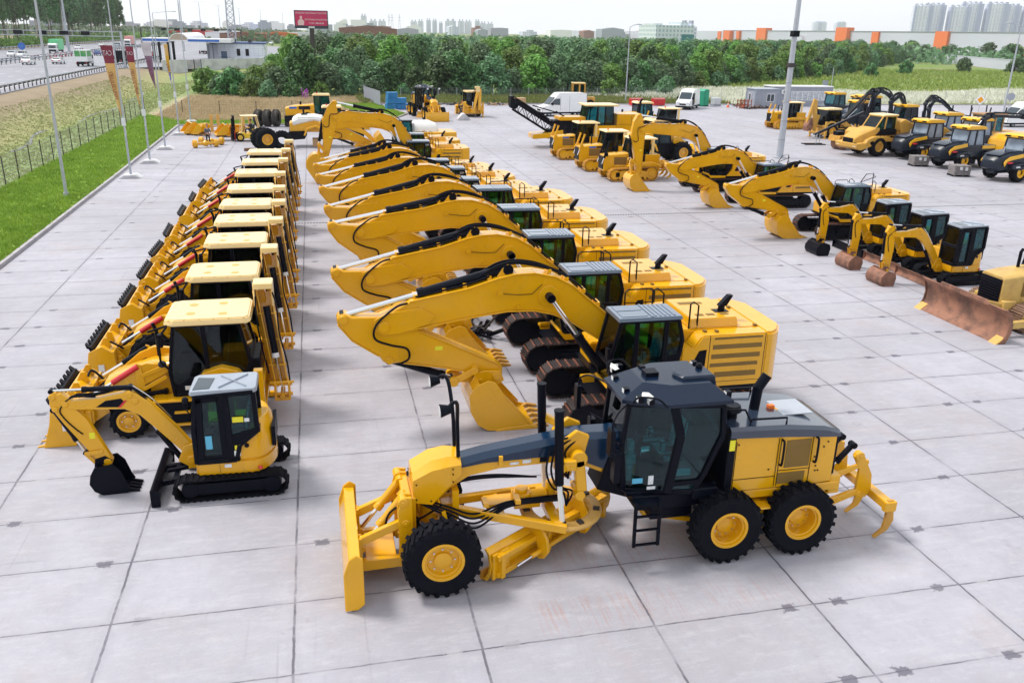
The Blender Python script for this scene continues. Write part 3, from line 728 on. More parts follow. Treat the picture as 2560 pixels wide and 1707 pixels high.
    b.box(2.28, 2.42, -.62, .62, 1.98, 2.1); b.bar((2.2, .7, 2.5), (2.6, .3, 2.4), .14)
    obj('lift_saddle', b, YEL, t, .015)
    ram(t, (2.62, -.36, 1.5), (2.9, .62, .95), .07, .5, name='centre_shift_ram', body=YEL)
    if detail:
        H = []
        for i in range(4):
            a = i*.06; H.append(curve([(-.35, -.1-a, 1.45), (.2, -.34-a, 1.32-a*.6), (.7, -.36-a*.6, 1.12-a*1.3), (1.3, -.30-a*.5, 1.26-a*.3), (2.0, -.2-a*.6, 1.24-a*.2), (2.35, -.1-a, 1.18)], 10))
        for i in range(3):
            a = i*.09; H.append(curve([(2.1+a, -.35, 2.35), (2.0+a, -.5, 1.95), (2.15+a, -.42, 1.55), (2.4+a, -.3, 1.35), (2.5, -.2, 1.0)]))
            H.append(curve([(2.5+a, -.3, 2.5), (2.2+a, -.38, 2.42-a), (2.25+a, -.48, 2.0), (2.45, -.4, 1.7)]))
        H.append(curve([(-.5, -.3, 1.5), (-.85, -.42, 1.35), (-.9, -.38, 1.05), (-.65, -.34, .98), (-.2, -.3, 1.15), (.1, -.25, 1.3)]))
        for i in range(3): H.append(curve([(-.1, .1+i*.05, 1.4), (.6, .35+i*.05, 1.42), (1.3, .5+i*.05, 1.35), (2.1, .55, 1.25)]))
        hoses(t, H, .02)
        b = B(); [b.box(x-.05, x+.05, -.45, -.2, 1.28, 1.36) for x in (.9, 1.5)]; b.box(.3, .42, -.3, .1, 1.0, 1.6, 0); obj('hose_clamp', b, YEL, t)
    # mirrors / head lamps on poles above the nose
    b = B()
    for s in (-1, 1):
        b.tube(curve([(.42, s*.22, 2.25), (.40, s*.26, 2.9), (.36, s*.5, 3.4), (.28, s*.62, 3.50), (.2, s*.66, 3.45)]), .035)
    obj('lamp_pole', b, BLK, t)
    for s in (-1, 1):
        b = B(); b.cyl((.22, s*.66, 3.40), (.04, s*.66, 3.38), .07, .12, n=14, m=0); b.cyl((.04, s*.66, 3.38), (.03, s*.66, 3.38), .105, n=14, m=1); obj('headlamp', b, [BLK, LAMP], t)
    # cab
    bx = 3.42; yl = .78
    pl_ = [(3.50, 1.42), (3.42, 2.3), (3.50, 3.18), (4.25, 3.22), (5.22, 3.15), (5.26, 2.55), (4.95, 1.75), (4.75, 1.42)]
    # plan: windscreen corner narrower in front
    def at(x): return .50+.32*min(1, max(0, (x-3.45)/.65))
    b = B(); G_ = []
    edges = [(0, 1), (1, 2), (2, 3), (3, 4), (4, 5), (5, 6), (6, 7), (7, 0)]
    for s in (-1, 1):
        for i, j in edges:
            p, q = pl_[i], pl_[j]; b.bar((p[0], s*at(p[0]), p[1]), (q[0], s*at(q[0]), q[1]), .09, .09)
        b.bar((4.25, s*at(4.25), 3.2), (4.42, s*at(4.42), 2.6), .10, .16); b.bar((4.42, s*at(4.42), 2.6), (4.25, s*at(4.25), 1.45), .10, .16)
        b.bar((4.35, s*at(4.35), 1.62), (4.9, s*at(4.9), 1.62), .08)
        for poly in ([(3.50, 1.45), (3.43, 2.3), (3.52, 3.15), (4.22, 3.18), (4.38, 2.6), (4.2, 1.5)], [(4.34, 3.16), (4.46, 2.6), (4.32, 1.5), (4.72, 1.48), (4.93, 1.78), (5.22, 2.55), (5.19, 3.12)]):
            g = B(); G_.append(g); g.add([(p[0], s*(at(p[0])-.01), p[1]) for p in poly]+[(p[0], s*(at(p[0])-.02), p[1]) for p in poly], [tuple(range(len(poly))), tuple(range(2*len(poly)-1, len(poly)-1, -1))]+[(i, i+len(poly), (i+1) % len(poly)+len(poly), (i+1) % len(poly)) for i in range(len(poly))])
    for p in pl_: b.bar((p[0], -at(p[0]), p[1]), (p[0], at(p[0]), p[1]), .08, .08, side=(1, 0, 0))
    b.box(3.5, 4.8, -.7, .7, 1.36, 1.44); b.box(4.75, 5.3, -.7, .7, 1.42, 1.5)
    obj('cab_frame', b, BLK, t, .012); [obj('side_glass', g, GLS, t) for g in G_]
    for i, j in ((0, 1), (1, 2), (4, 5), (5, 6)):
        g2 = B(); p, q = pl_[i], pl_[j]; g2.bar((p[0], 0, p[1]), (q[0], 0, q[1]), 2*at(min(p[0], q[0]))-.04, .01); obj('windscreen', g2, GLS, t)
    # roof
    b = B(); z = 3.2
    rp = [(3.36, -.52), (4.12, -.90), (5.36, -.90), (5.36, .90), (4.12, .90), (3.36, .52)]
    b.prism(rp, z, z+.07, 'z'); b.prism([(p[0]*1, p[1]) for p in rp], z+.07, z+.30, 'z', 0, .62, (4.55, 0))
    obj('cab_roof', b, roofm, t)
    b = B(); b.prism([(4.55, -.42), (5.25, -.42), (5.25, .12), (4.55, .12), (4.42, -.15)], z+.14, z+.37, 'z', 0, .9); obj('air_conditioner', b, roofm, t, .03)
    b = B()
    for (x, y) in ((3.62, -.72), (3.78, -.84), (3.62, .72), (3.78, .84), (5.3, -.75), (5.3, .75), (3.5, -.3), (3.5, .3)): b.box(x-.05, x+.05, y-.06, y+.06, z+.09, z+.2, 0); b.box(x-.055, x-.045, y-.05, y+.05, z+.1, z+.19, 1)
    b.box(3.95, 4.2, -.12, .12, z+.26, z+.38); b.box(4.0, 4.1, .3, .45, z+.2, z+.34)
    for s in (-1, 1): b.tube(curve([(3.5, s*.72, z+.08), (3.55, s*.85, z+.24), (3.85, s*.98, z+.24), (4.05, s*.97, z+.06)]), .018)
    obj('work_lamp', b, [BLK, LAMP], t)
    b = B(); b.ball((5.05, 0, z+.40), .07); b.cyl((5.05, 0, z+.3), (5.05, 0, z+.42), .06); obj('beacon', b, BLK, t)
    # crinkled wrap on the roof lamps
    b = B()
    for (x, y) in ((3.75, -.78), (3.6, .6)):
        pts = [(x+R.uniform(.05, .16)*cos(a), y+R.uniform(.08, .2)*sin(a), z+.22+R.uniform(-.03, .05)) for a in [i*pi/5 for i in range(10)]]
        o = len(b.v); b.add(pts+[(x, y, z+.29)], [(i, (i+1) % 10, 10) for i in range(10)])
    obj('plastic_wrap', b, PLW, t)
    # wiring to mirrors at the cab front
    for s in (-1, 1):
        b = B(); b.tube(curve([(3.45, s*.52, 3.15), (3.2, s*.85, 3.2), (3.05, s*1.0, 3.1), (3.03, s*1.02, 2.95)]), .02); b.box(2.97, 3.06, s*1.02-.10, s*1.02+.10, 2.45, 2.95); b.tube([(3.45, s*.5, 2.35), (3.2, s*.72, 2.45), (3.25, s*.72, 2.1)], .02); b.box(3.18, 3.3, s*.74-.1, s*.74+.1, 1.75, 2.35)
        obj('mirror', b, BLK, t, .02)
    seat(t, 4.55, 0, 1.45); console(t, 3.85, 0, 1.45, .62)
    b = B(); b.box(3.6, 3.72, -.4, -.25, 1.5, 2.35, 0); b.box(3.55, 3.75, -.45, -.2, 1.9, 2.1, 0); b.box(4.3, 4.6, -.5, -.4, 1.9, 2.0, 0); obj('control_levers', b, [WRAP], t, .02)
    b = B(); yy = -at(4.0)-.012
    b.box(3.62, 3.82, -.66, -.64, 1.60, 1.70, 1); b.box(3.90, 4.0, -.735, -.725, 1.60, 1.78, 0); b.box(3.88, 4.05, -.745, -.735, 1.50, 1.56, 0); b.box(4.42, 4.70, yy-.01, yy, 1.76, 1.90, 0)
    obj('window_sticker', b, [LABEL, LBLU], t)
    # cab base, articulation, tanks
    b = B()
    b.prism([(3.05, 1.35), (3.3, 2.1), (3.6, 1.45), (5.3, 1.45), (5.45, 1.0), (4.6, .55), (4.3, .62), (3.7, 1.1)], -.32, .32)
    b.box(3.7, 5.35, -.78, .78, 1.08, 1.38); b.box(4.05, 4.9, -.62, .62, .75, 1.1); b.box(4.75, 5.25, -.9, -.5, 1.28, 1.5); b.box(3.6, 3.8, -.8, .8, 1.2, 1.4)
    obj('cab_base', b, BLK, t, .02)
    b = B(); b.prism([(4.0, .70), (5.1, .42), (5.1, .52), (4.0, .8)], -.35, .35); obj('belly_plate', b, YEL, t)
    for s in (-1, 1):
        b = B()
        for x in (3.58, 4.05): b.bar((x, s*1.02, 1.42), (x-.02, s*1.10, .52), .04, .06)
        for z_ in (.55, .86, 1.15): b.bar((3.56, s*1.08, z_), (4.06, s*1.08, z_), .05, .03)
        b.box(3.55, 4.1, s*.9-.12, s*.9+.12, 1.30, 1.36); obj('access_ladder', b, BLK, t)
    # rear module
    b = B(); b.loft([[(x, -w, 1.30), (x, -w, z1), (x, w, z1), (x, w, 1.30)] for x, w, z1 in ((5.52, .80, 2.48), (7.35, .80, 2.36), (7.72, .76, 2.30))])
    obj('engine_housing', b, engm or YEL, t, .02)
    b = B(); b.box(5.40, 5.56, -.83, .83, 1.2, 2.62); obj('bulkhead', b, BLK, t, .02)
    b = B(); b.loft([[(x, -w, z0), (x, -w, z1-.06), (x, -w+.07, z1), (x, w-.07, z1), (x, w, z1-.06), (x, w, z0)] for x, w, z0, z1 in ((5.42, .85, 2.46, 2.66), (6.6, .85, 2.40, 2.62), (7.4, .83, 2.32, 2.52), (7.78, .76, 2.26, 2.38))])
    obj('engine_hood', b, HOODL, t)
    b = B(); b.box(6.65, 7.4, -.32, .35, 2.58, 2.60, 0, Matrix.Translation((0, 0, -.0))@Matrix.Rotation(.0, 4, 'Y'));
    o = obj('hood_grille', b, GREY, t); o.location = (0, 0, .0); 
    b = B()
    for i in range(14):
        for s in (-.78, .78): b.cyl((5.6+i*.15, s, 2.55-i*.016), (5.6+i*.15, s, 2.64-i*.018), .012, n=5)
    b.tube([(5.85, -.72, 2.60), (5.85, -.72, 2.76), (6.6, -.72, 2.74), (6.6, -.72, 2.58)], .022); b.tube([(5.85, .72, 2.60), (5.85, .72, 2.76), (6.6, .72, 2.74), (6.6, .72, 2.58)], .022)
    b.tube([(5.3, -.75, 3.02), (5.7, -.75, 2.98), (5.85, -.75, 2.72)], .022)
    obj('hood_handrail', b, BLK, t)
    b = B(); b.cyl((6.30, 0, 2.58), (6.34, 0, 3.1), .10, n=16); b.cyl((6.33, 0, 3.05), (6.50, 0, 3.32), .10, n=16); obj('exhaust_stack', b, BLK, t)
    b = B(); b.cyl((5.66, -.30, 2.64), (5.66, -.30, 2.78), .12, n=16); b.cyl((5.66, -.30, 2.78), (5.66, -.30, 2.90), .20, .16, n=18); obj('air_precleaner', b, BLK, t, .01)
    b = B(); b.box(6.6, 6.72, -.05, .05, 2.60, 2.68, 0); b.box(6.55, 6.78, -.1, .1, 2.59, 2.605, 1); obj('shutoff_knob', b, [ORL, YEL], t)
    for s in (-1, 1):
        y = s*.806; e = s*.004
        b = B(); b.box(6.62, 7.14, y-.003, y+.003, 1.72, 2.30); b.box(6.5, 7.08, y-.003, y+.003, 1.38, 1.62); obj('mesh_grille', b, GRILL, t)
        b = B()
        for x in (5.58, 6.45, 6.5, 7.17): b.box(x-.006, x+.006, y-.003, y+.003, 1.34, 2.36)
        for (x0, x1, z_) in ((5.58, 6.45, 1.56), (6.5, 7.17, 1.67)): b.box(x0, x1, y-.003, y+.003, z_-.006, z_+.006)
        for x, z_ in ((7.3, 2.2), (7.42, 2.1), (7.3, 2.0), (7.5, 2.2), (7.3, 1.6), (7.36, 1.6), (7.3, 1.7), (7.25, 1.9), (6.3, 1.72), (5.62, 1.4), (5.62, 2.3)): b.cyl((x, y, z_), (x, y+e*2, z_), .018, n=8)
        obj('panel_seam', b, BLK, t)
        for x in (6.52, 7.24):
            b = B(); b.tube(curve([(x, s*.80, 2.32), (x, s*.88, 2.28), (x, s*.88, 1.85), (x, s*.80, 1.80)]), .022); obj('door_handle', b, BLK, t)
    b = B(); b.box(5.42, 5.53, -.838, -.832, 2.2, 2.42); obj('sticker', b, YLAB, t)
    b = B(); b.box(5.3, 8.0, -.42, .42, .85, 1.30); b.box(5.4, 7.9, -.78, -.42, 1.10, 1.28); b.box(5.4, 7.9, .42, .78, 1.10, 1.28); b.box(7.7, 7.95, -.75, .75, 1.0, 1.4)
    obj('rear_frame', b, YEL, t, .02)
    for s in (-1, 1):
        b = B(); b.box(5.2, 7.2, s*.68-.13, s*.68+.13, .50, .98); b.box(5.75, 6.65, s*.9-.14, s*.9+.14, .98, 1.02); b.cyl((6.2, s*.5, .72), (6.2, s*.86, .72), .3, n=16)
        obj('tandem_case', b, YEL, t, .03)
    b = B(); b.box(7.72, 7.80, -.7, .7, 1.42, 2.25); obj('radiator_grille', b, BLK, t, .01)
    # ripper
    b = B()
    for y in (-.42, .42):
        b.prism([(7.75, 1.22), (7.95, 1.28), (8.05, 1.16), (8.02, .95), (7.85, .70), (7.75, .72)], y-.04, y+.04)
        b.prism([(7.85, 1.22), (8.0, 1.26), (8.75, 1.50), (8.78, 1.40), (8.0, 1.12)], y-.03, y+.03)
        b.prism([(7.8, .62), (8.6, .85), (8.66, .74), (7.9, .48)], y-.05, y+.05)
        b.prism([(8.40, 1.60), (8.52, 1.70), (8.64, 1.60), (8.88, 1.15), (8.92, .80), (8.82, .64), (8.64, .64), (8.56, .8), (8.56, 1.3)], y-.035, y+.035)
        pin(b, 8.52, y-.07, y+.07, 1.60, .10); pin(b, 8.63, y-.07, y+.07, .72, .08)
    obj('ripper_linkage', b, YEL, t, .012)
    b = B(); M2 = Matrix.Identity(4); b.box(8.88, 9.08, -.98, .98, .64, .82); b.box(8.85, 9.11, -1.05, -.92, .62, .84); b.box(8.85, 9.11, .92, 1.05, .62, .84); obj('ripper_beam', b, YEL, t, .015)
    for y in (-.98, 0, .98):
        b = B(); b.prism([(8.93, .86), (9.05, .86), (9.12, .40), (9.02, .18), (8.75, .02), (8.72, .06), (8.9, .22), (8.93, .42)], y-.035, y+.035); obj('ripper_shank', b, YELD if y else YEL, t, .008)
    for y in (-.2, .2): ram(t, (8.50, y, 1.74), (7.98, y, 1.15), .06, .6, name='ripper_ram')
    return t
G1 = make_grader('big yellow motor grader with dark blue hood and glazed black cab in the foreground')
G1.location = (1.75, 13.72, 0)
# ------------------------------------------------------------ crawler excavator (origin: slew centre on the ground, boom towards -x)
def xf(pts, piv, ang, new=None, mir=False):
    """rotate 2d outline about piv by ang, then move piv to new"""
    c, s = cos(ang), sin(ang); nx_, nz_ = new or piv
    return [(nx_+(p[0]-piv[0])*c-(p[1]-piv[1])*s, nz_+(p[0]-piv[0])*s+(p[1]-piv[1])*c) for p in pts]
BOOM = [(-7.15, 2.95), (-6.87, 3.08), (-6.35, 3.36), (-4.93, 3.62), (-4.2, 3.84), (-3.75, 3.93), (-3.29, 3.94), (-2.75, 3.82), (-2.28, 3.56), (-1.89, 3.22), (-1.3, 2.72), (-.6, 2.12), (-.1, 1.85), (-.05, 1.55), (-.3, 1.42), (-.8, 1.52), (-1.2, 1.85), (-1.55, 2.13), (-1.84, 2.32), (-2.33, 2.65), (-2.8, 2.87), (-3.26, 2.98), (-3.95, 3.0), (-4.97, 2.87), (-6.37, 2.64), (-6.97, 2.60), (-7.15, 2.7)]
STICK = [(-8.05, 2.85), (-8.08, 3.0), (-8.0, 3.10), (-7.88, 3.12), (-7.7, 3.02), (-7.03, 3.0), (-6.6, 2.86), (-6.23, 2.64), (-4.23, 1.65), (-4.05, 1.48), (-4.05, 1.28), (-4.2, 1.16), (-4.78, 1.40), (-5.5, 1.59), (-6.6, 1.80), (-6.81, 1.78), (-7.0, 1.82), (-7.11, 2.0), (-7.73, 2.43)]
BKT = [(-4.72, 1.30), (-4.5, 1.38), (-4.32, 1.32), (-3.99, .82), (-3.44, .12), (-3.2, .05), (-3.25, .0), (-4.2, .0), (-4.5, .03), (-4.76, .2), (-4.94, .55), (-4.98, .95), (-4.9, 1.15)]
def make_excavator(name, label, boom_ang=0., stick_ang=0., bucket_ang=0., number=None, decal=True, group=None, sc=1., hoop=False, slim=False, ctr=1.45):
    t = thing(name, label, 'excavator', group=group)
    root = (-.3, 1.65); tip = (-6.98, 2.78); tip2 = xf([tip], root, boom_ang)[0]
    bm_ = lambda P: xf(P, root, boom_ang)
    sa = stick_ang
    st_ = lambda P: xf(P, tip, sa, tip2)
    be = (-4.22, 1.32); be2 = st_([be])[0]
    bk_ = lambda P: xf(P, be, bucket_ang, be2)
    # undercarriage
    for s in (-1, 1):
        _lk('track_belt', track_mesh(stadium(-2.68, 2.45, .93, .44, .44), .56, 46), t, (0, s*1.22, .035))
        b = B(); b.prism([(-2.2, .25), (-1.9, .2), (1.8, .2), (2.1, .3), (2.0, .66), (-1.9, .72), (-2.25, .6)], s*1.22-.2, s*1.22+.2); b.box(-1.6, 1.5, s*1.22-.3, s*1.22+.27, .36, .60)
        b.cyl((-2.24, s*1.22-.22, .48), (-2.24, s*1.22+.22, .48), .40, n=22); b.cyl((2.0, s*1.22-.25, .48), (2.0, s*1.22+.25, .48), .42, n=22); b.cyl((2.0, s*1.22-.31, .48), (2.0, s*1.22+.31, .48), .26, n=18)
        for i in range(8): x = -1.75+i*.47; b.cyl((x, s*1.22-.23, .17), (x, s*1.22+.23, .17), .12, n=10)
        for x in (-.9, .8): b.cyl((x, s*1.22-.15, .83), (x, s*1.22+.15, .83), .08, n=10)
        obj('track_frame', b, BLK, t, .012)
    b = B(); b.box(-1.1, 1.1, -1.1, 1.1, .55, .8); b.cyl((0, 0, .75), (0, 0, 1.05), .78, n=24); b.prism([(-1.7, .5), (-1.2, .75), (1.2, .75), (1.7, .5), (1.2, .6), (-1.2, .6)], -1.15, 1.15); obj('carbody', b, BLK, t, .02)
    # upper structure
    b = B(); b.prism([(-1.5, 1.02), (2.6, 1.02), (2.6, 1.16), (-1.66, 1.16)], -1.42, 1.42); obj('deck', b, BLK, t)
    b = B(); b.prism([(-1.72, 1.30), (-1.50, 1.02), (-.3, 1.02), (-.3, 1.16), (-1.45, 1.20), (-1.66, 1.34)], -1.46, -.5); obj('cab_sill', b, YEL, t, .01)
    b = B(); b.prism([(-.3, 1.10), (.19, 1.62), (.19, 2.16), (.50, 2.20), (.72, 2.50), (2.6, 2.50), (2.6, 1.10)], -ctr, -.95)
    obj('side_housing', b, YEL, t, .035, 2)
    b = B(); b.box(.35, 2.6, -.95, ctr, 1.10, 2.50); b.box(-.3, .4, .45, ctr, 1.1, 2.1); b.box(-1.5, -.3, .55, ctr, 1.1, 1.75); b.box(-.3, .4, -.95, .45, 1.1, 1.9)
    obj('engine_housing', b, YEL, t, .035, 2)
    b = B(); b.prism([(.62, -.88), (1.95, -.88), (1.95, .95), (.62, .95)], 2.50, 2.74, 'z', 0, .94); obj('raised_hood', b, YEL, t, .02, 2)
    b = B()
    for (x0, x1, y0, y1) in ((.85, 1.3, .35, .55), (1.38, 1.5, .35, .5), (.9, 1.12, -.62, -.46), (1.2, 1.42, -.62, -.46), (1.58, 1.8, -.62, -.46)): b.box(x0, x1, y0, y1, 2.738, 2.746)
    obj('hood_vent', b, GRILL, t)
    b = B(); pts = [(2.42, -ctr-.02)]+[(2.60+.50*sin(pi/2*min(1, (1-abs(k))*2.2))**.8 if abs(k) < 1 else 2.60, k*(ctr+.02)) for k in (-1, -.97, -.86, -.6, -.3, 0, .3, .6, .86, .97, 1)]+[(2.42, ctr+.02)]
    b.prism(pts, 1.06, 2.52, 'z'); obj('counterweight', b, YEL, t, .06, 2)
    # louvres, decal, seams on the near side
    y = -ctr-.004; b = B()
    for z0, z1, x0, x1 in ((2.385, 2.44, 1.05, 2.35), (2.13, 2.25, 1.02, 2.35), (1.88, 2.0, 1.0, 2.32), (1.66, 1.76, .98, 2.28), (1.38, 1.52, 1.12, 2.26)): b.box(x0, x1, y, y+.01, z0, z1)
    obj('louvre', b, GRILL, t)
    b = B()
    for x in (.93, 2.43): b.box(x-.008, x+.008, y+.002, y+.012, 1.14, 2.49)
    b.box(.93, 2.6, y+.002, y+.012, 1.25, 1.262); obj('panel_seam', b, BLK, t)
    b = B(); dec = [(.36, 1.50), (.66, 2.12), (.86, 2.14), (.84, 1.62), (.68, 1.47)]; b.prism(dec, y, y+.01, 'y', 0); b.prism([(.70, 1.47), (.84, 1.62), (.84, 1.72), (.62, 1.49)], y-.003, y+.008, 'y', 1); obj('side_decal', b, [BLK, RED], t)
    # exhaust and roof furniture
    b = B(); b.cyl((1.72, -.28, 2.72), (1.74, -.28, 2.90), .09, n=12); b.prism([(1.62, 2.88), (1.84, 2.88), (2.0, 3.16), (1.88, 3.16)], -.36, -.20); b.box(1.5, 1.9, -.42, -.14, 2.738, 2.75); obj('exhaust_stack', b, BLK, t, .015)
    b = B()
    for (x, y_) in ((2.4, -.9), (2.4, .6), (1.2, -1.2), (.9, -1.15)): b.box(x-.04, x+.04, y_-.05, y_+.05, 2.50, 2.55)
    obj('lifting_eye', b, GRILL, t)
    # handrails on the far side
    for (x0, x1, z0) in ((-1.35, -.45, 1.75), (-.3, .55, 2.1)):
        b = B(); b.tube([(x0, ctr-.06, z0), (x0, ctr-.06, z0+.72), (x0+.08, ctr-.06, z0+.80), (x1-.08, ctr-.06, z0+.80), (x1, ctr-.06, z0+.72), (x1, ctr-.06, z0)], .022); b.tube([(x0, ctr-.06, z0+.42), (x1, ctr-.06, z0+.42)], .016); obj('handrail', b, BLK, t)
    b = B(); b.tube([(.30, .9, 2.1), (.30, .9, 3.0), (.42, .9, 3.06), (.62, .9, 2.9), (.62, .9, 2.5)], .022); b.tube([(.6, -.85, 2.48), (.6, -.85, 3.15), (.68, -.85, 3.2), (.82, -.85, 3.1), (.82, -.85, 2.5)], .022); obj('grab_rail', b, BLK, t)
    if hoop:
        b = B(); b.tube([(.2, -.3, 3.05), (.5, -.3, 3.5), (.95, -.3, 3.55), (1.0, -.3, 2.7)], .025); b.tube([(.2, -.3, 3.05), (.7, -.9, 3.45), (1.0, -.3, 3.45)], .02); obj('guard_rail_hoop', b, BLK, t)
    # cab
    poly = [(-1.56, 1.24), (-1.66, 1.9), (-1.42, 2.96), (.06, 2.96), (.20, 2.45), (.14, 2.0), (-.20, 1.30)]
    cab(t, poly, -ctr+.03, -.48, posts=[((-1.02, 1.24), (-1.0, 2.96)), ((-.28, 1.3), (-.24, 2.96))], panels=[[(-.30, 1.28), (-.2, 1.28), (.16, 2.0), (.16, 2.1), (-.28, 2.0)], [(-1.02, 1.24), (-.3, 1.24), (-.3, 1.5), (-.62, 1.5), (-.85, 1.38), (-1.02, 1.38)]], w=.085, glassed=(0, 1, 3, 4))
    b = B(); b.prism([(-1.50, -ctr-.03), (.14, -ctr-.03), (.14, -.44), (-1.50, -.44)], 2.98, 3.07, 'z', 0, .97)
    for i in range(5): b.box(-.55+i*.12, -.50+i*.12, -ctr+.06, -.52, 3.07, 3.085)
    b.box(-1.38, -.72, -ctr+.08, -.95, 3.07, 3.082); b.box(-1.38, -.72, -.90, -.52, 3.07, 3.082); b.box(-.66, -.6, -ctr, -.46, 3.07, 3.09)
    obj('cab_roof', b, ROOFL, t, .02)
    seat(t, -.48, -.96, 1.3); console(t, -1.22, -.96, 1.28, .6)
    b = B(); b.box(-.1, -.04, -ctr+.2, -.6, 1.5, 2.2); b.box(-.9, -.3, -.56, -.50, 1.5, 1.72); obj('cab_interior', b, SEATM, t)
    b = B(); b.tube([(-1.5, -1.38, 2.4), (-1.75, -1.55, 2.55), (-1.75, -1.55, 2.35)], .016); b.box(-1.80, -1.72, -1.64, -1.46, 2.1, 2.38); obj('mirror', b, BLK, t, .01)
    if number:
        o = obj('number', text_mesh(number, .17, LABEL), None, t); o.rotation_euler = (pi/2, 0, 0); o.location = (-.10, -ctr+.03-.055, 2.78) if False else (-.08, -ctr-.028, 2.80)
        b = B(); b.box(-.28, .12, -ctr-.022, -ctr+.0, 2.68, 2.92); obj('number_plate', b, BLK, t)
    # boom
    hw = .26 if not slim else .2
    b = B(); b.prism(bm_(BOOM), -hw+.03, hw-.03); o_ = B()
    obj('boom', b, YEL, t, .03)
    b = B()
    top = BOOM[2:12]; bot = BOOM[15:25]
    for a, c in list(zip(top, top[1:]))+list(zip(bot, bot[1:])):
        A_, C_ = bm_([a, c]); b.bar((A_[0], 0, A_[1]), (C_[0], 0, C_[1]), 2*hw+.02, .035)
    for s in (-1, 1):
        P = bm_([(-7.2, 2.95), (-6.9, 3.1), (-6.1, 3.2), (-5.75, 2.98), (-5.9, 2.78), (-6.6, 2.58), (-7.0, 2.56), (-7.22, 2.7)]); b.prism(P, s*hw-.015, s*hw+.02)
        q = bm_([tip])[0]; b.cyl((q[0], s*hw*.6, q[1]), (q[0], s*(hw+.08), q[1]), .13, n=18)
        q = bm_([(-2.92, 3.35)])[0]; b.cyl((q[0], s*(hw-.02), q[1]), (q[0], s*(hw+.03), q[1]), .26, n=22)
        P = bm_([(-4.25, 3.80), (-4.02, 3.80), (-3.80, 3.95), (-3.80, 4.10), (-3.95, 4.16), (-4.08, 4.05)]); b.prism(P, s*.12-.02, s*.12+.02)
    obj('boom_flange', b, YEL, t, .006)
    # boom rams
    for s in (-1, 1):
        p, q = (-1.38, 1.25), bm_([(-2.92, 3.35)])[0]
        ram(t, (p[0], s*(hw+.16), p[1]), (q[0], s*(hw+.16), q[1]), .10, .52, name='boom_cylinder')
        b = B(); b.cyl((q[0], s*(hw+.02), q[1]), (q[0], s*(hw+.28), q[1]), .11, n=16); obj('boom_pin', b, BLK, t, .01)
    # stick ram over the boom
    p = bm_([(-3.93, 4.02)])[0]; q = st_([(-7.93, 3.02)])[0]
    L = math.dist(p, q); ram(t, (p[0], 0, p[1]), (q[0], 0, q[1]), .12, min(.62, 2.25/L), name='stick_cylinder')
    # stick
    sw = .19 if not slim else .15
    b = B(); b.prism(st_(STICK), -sw, sw); obj('stick', b, YEL, t, .03)
    b = B(); ed = STICK[5:10]
    for a, c in list(zip(ed, ed[1:]))+[(STICK[18], STICK[17]), (STICK[14], STICK[13]), (STICK[13], STICK[12]), (STICK[0], STICK[18])]:
        A_, C_ = st_([a, c]); b.bar((A_[0], 0, A_[1]), (C_[0], 0, C_[1]), 2*sw+.05, .03)
    for s in (-1, 1):
        for (c_, r_) in (((-7.92, 2.98), .10), ((-6.86, 1.88), .09), (be, .13), ((-4.75, 1.55), .08)):
            q = st_([c_])[0]; b.cyl((q[0], s*sw*.9, q[1]), (q[0], s*(sw+.06), q[1]), r_, n=16)
    obj('stick_flange', b, YEL, t, .006)
    # bucket ram and links
    lk0 = st_([(-4.78, 1.50)])[0]; lk1 = st_([(-5.30, 1.24)])[0]
    p = st_([(-6.86, 1.84)])[0]; ram(t, (p[0], 0, p[1]), (lk1[0], 0, lk1[1]), .095, .86, name='bucket_cylinder')
    b = B(); be3 = bk_([(-4.62, 1.20)])[0]
    for s in (-1, 1):
        b.bar((lk0[0], s*(sw+.09), lk0[1]), (lk1[0], s*(sw+.09), lk1[1]), .05, .17)
        for q, rr in ((lk0, .10), (lk1, .12)): b.cyl((q[0], s*(sw+.02), q[1]), (q[0], s*(sw+.15), q[1]), rr, n=16)
    b.bar((lk1[0], 0, lk1[1]), (be3[0], 0, be3[1]), .24, .16); b.cyl((be3[0], -.32, be3[1]), (be3[0], .32, be3[1]), .09, n=14); b.cyl((be2[0], -.34, be2[1]), (be2[0], .34, be2[1]), .10, n=14)
    obj('bucket_link', b, YEL, t, .008)
    # bucket
    bw = .70; b = B()
    shell = BKT[6:13]+[BKT[0]]; P = bk_(shell)
    Q = [(p[0]-.0, p[1]) for p in bk_([((p[0]+4.1)*.955-4.1, (p[1]-.7)*.94+.7) for p in shell])]
    b.prism(P+Q[::-1], -bw, bw)
    for s in (-1, 1): b.prism(bk_(BKT), s*bw-.02, s*bw+.02); b.prism(bk_([(-3.44, .12), (-3.2, .05), (-3.25, -.005), (-4.3, -.005), (-4.25, .06), (-3.6, .10)]), s*(bw+.02)-.015, s*(bw+.02)+.02); b.bar((*[bk_([(-4.1, .95)])[0][0]], s*bw, bk_([(-4.1, .95)])[0][1]), (bk_([(-3.42, .15)])[0][0], s*bw, bk_([(-3.42, .15)])[0][1]), .07, .05)
    for s in (-1, 1): b.prism(bk_([(-4.95, 1.0), (-4.75, 1.42), (-4.55, 1.48), (-4.12, 1.46), (-4.02, 1.2), (-4.3, 1.0)]), s*.27-.03, s*.27+.03)
    obj('bucket', b, YEL, t, .01)
    for i in range(5):
        yy = -.62+i*.31; b = B(); b.prism(bk_([(-3.45, -.02), (-3.2, .11), (-2.92, .04), (-2.9, .0), (-3.2, -.03)]), yy-.05, yy+.05); obj('bucket_tooth', b, YELD, t, .008)
    # hoses, clamps and small plates
    H = []
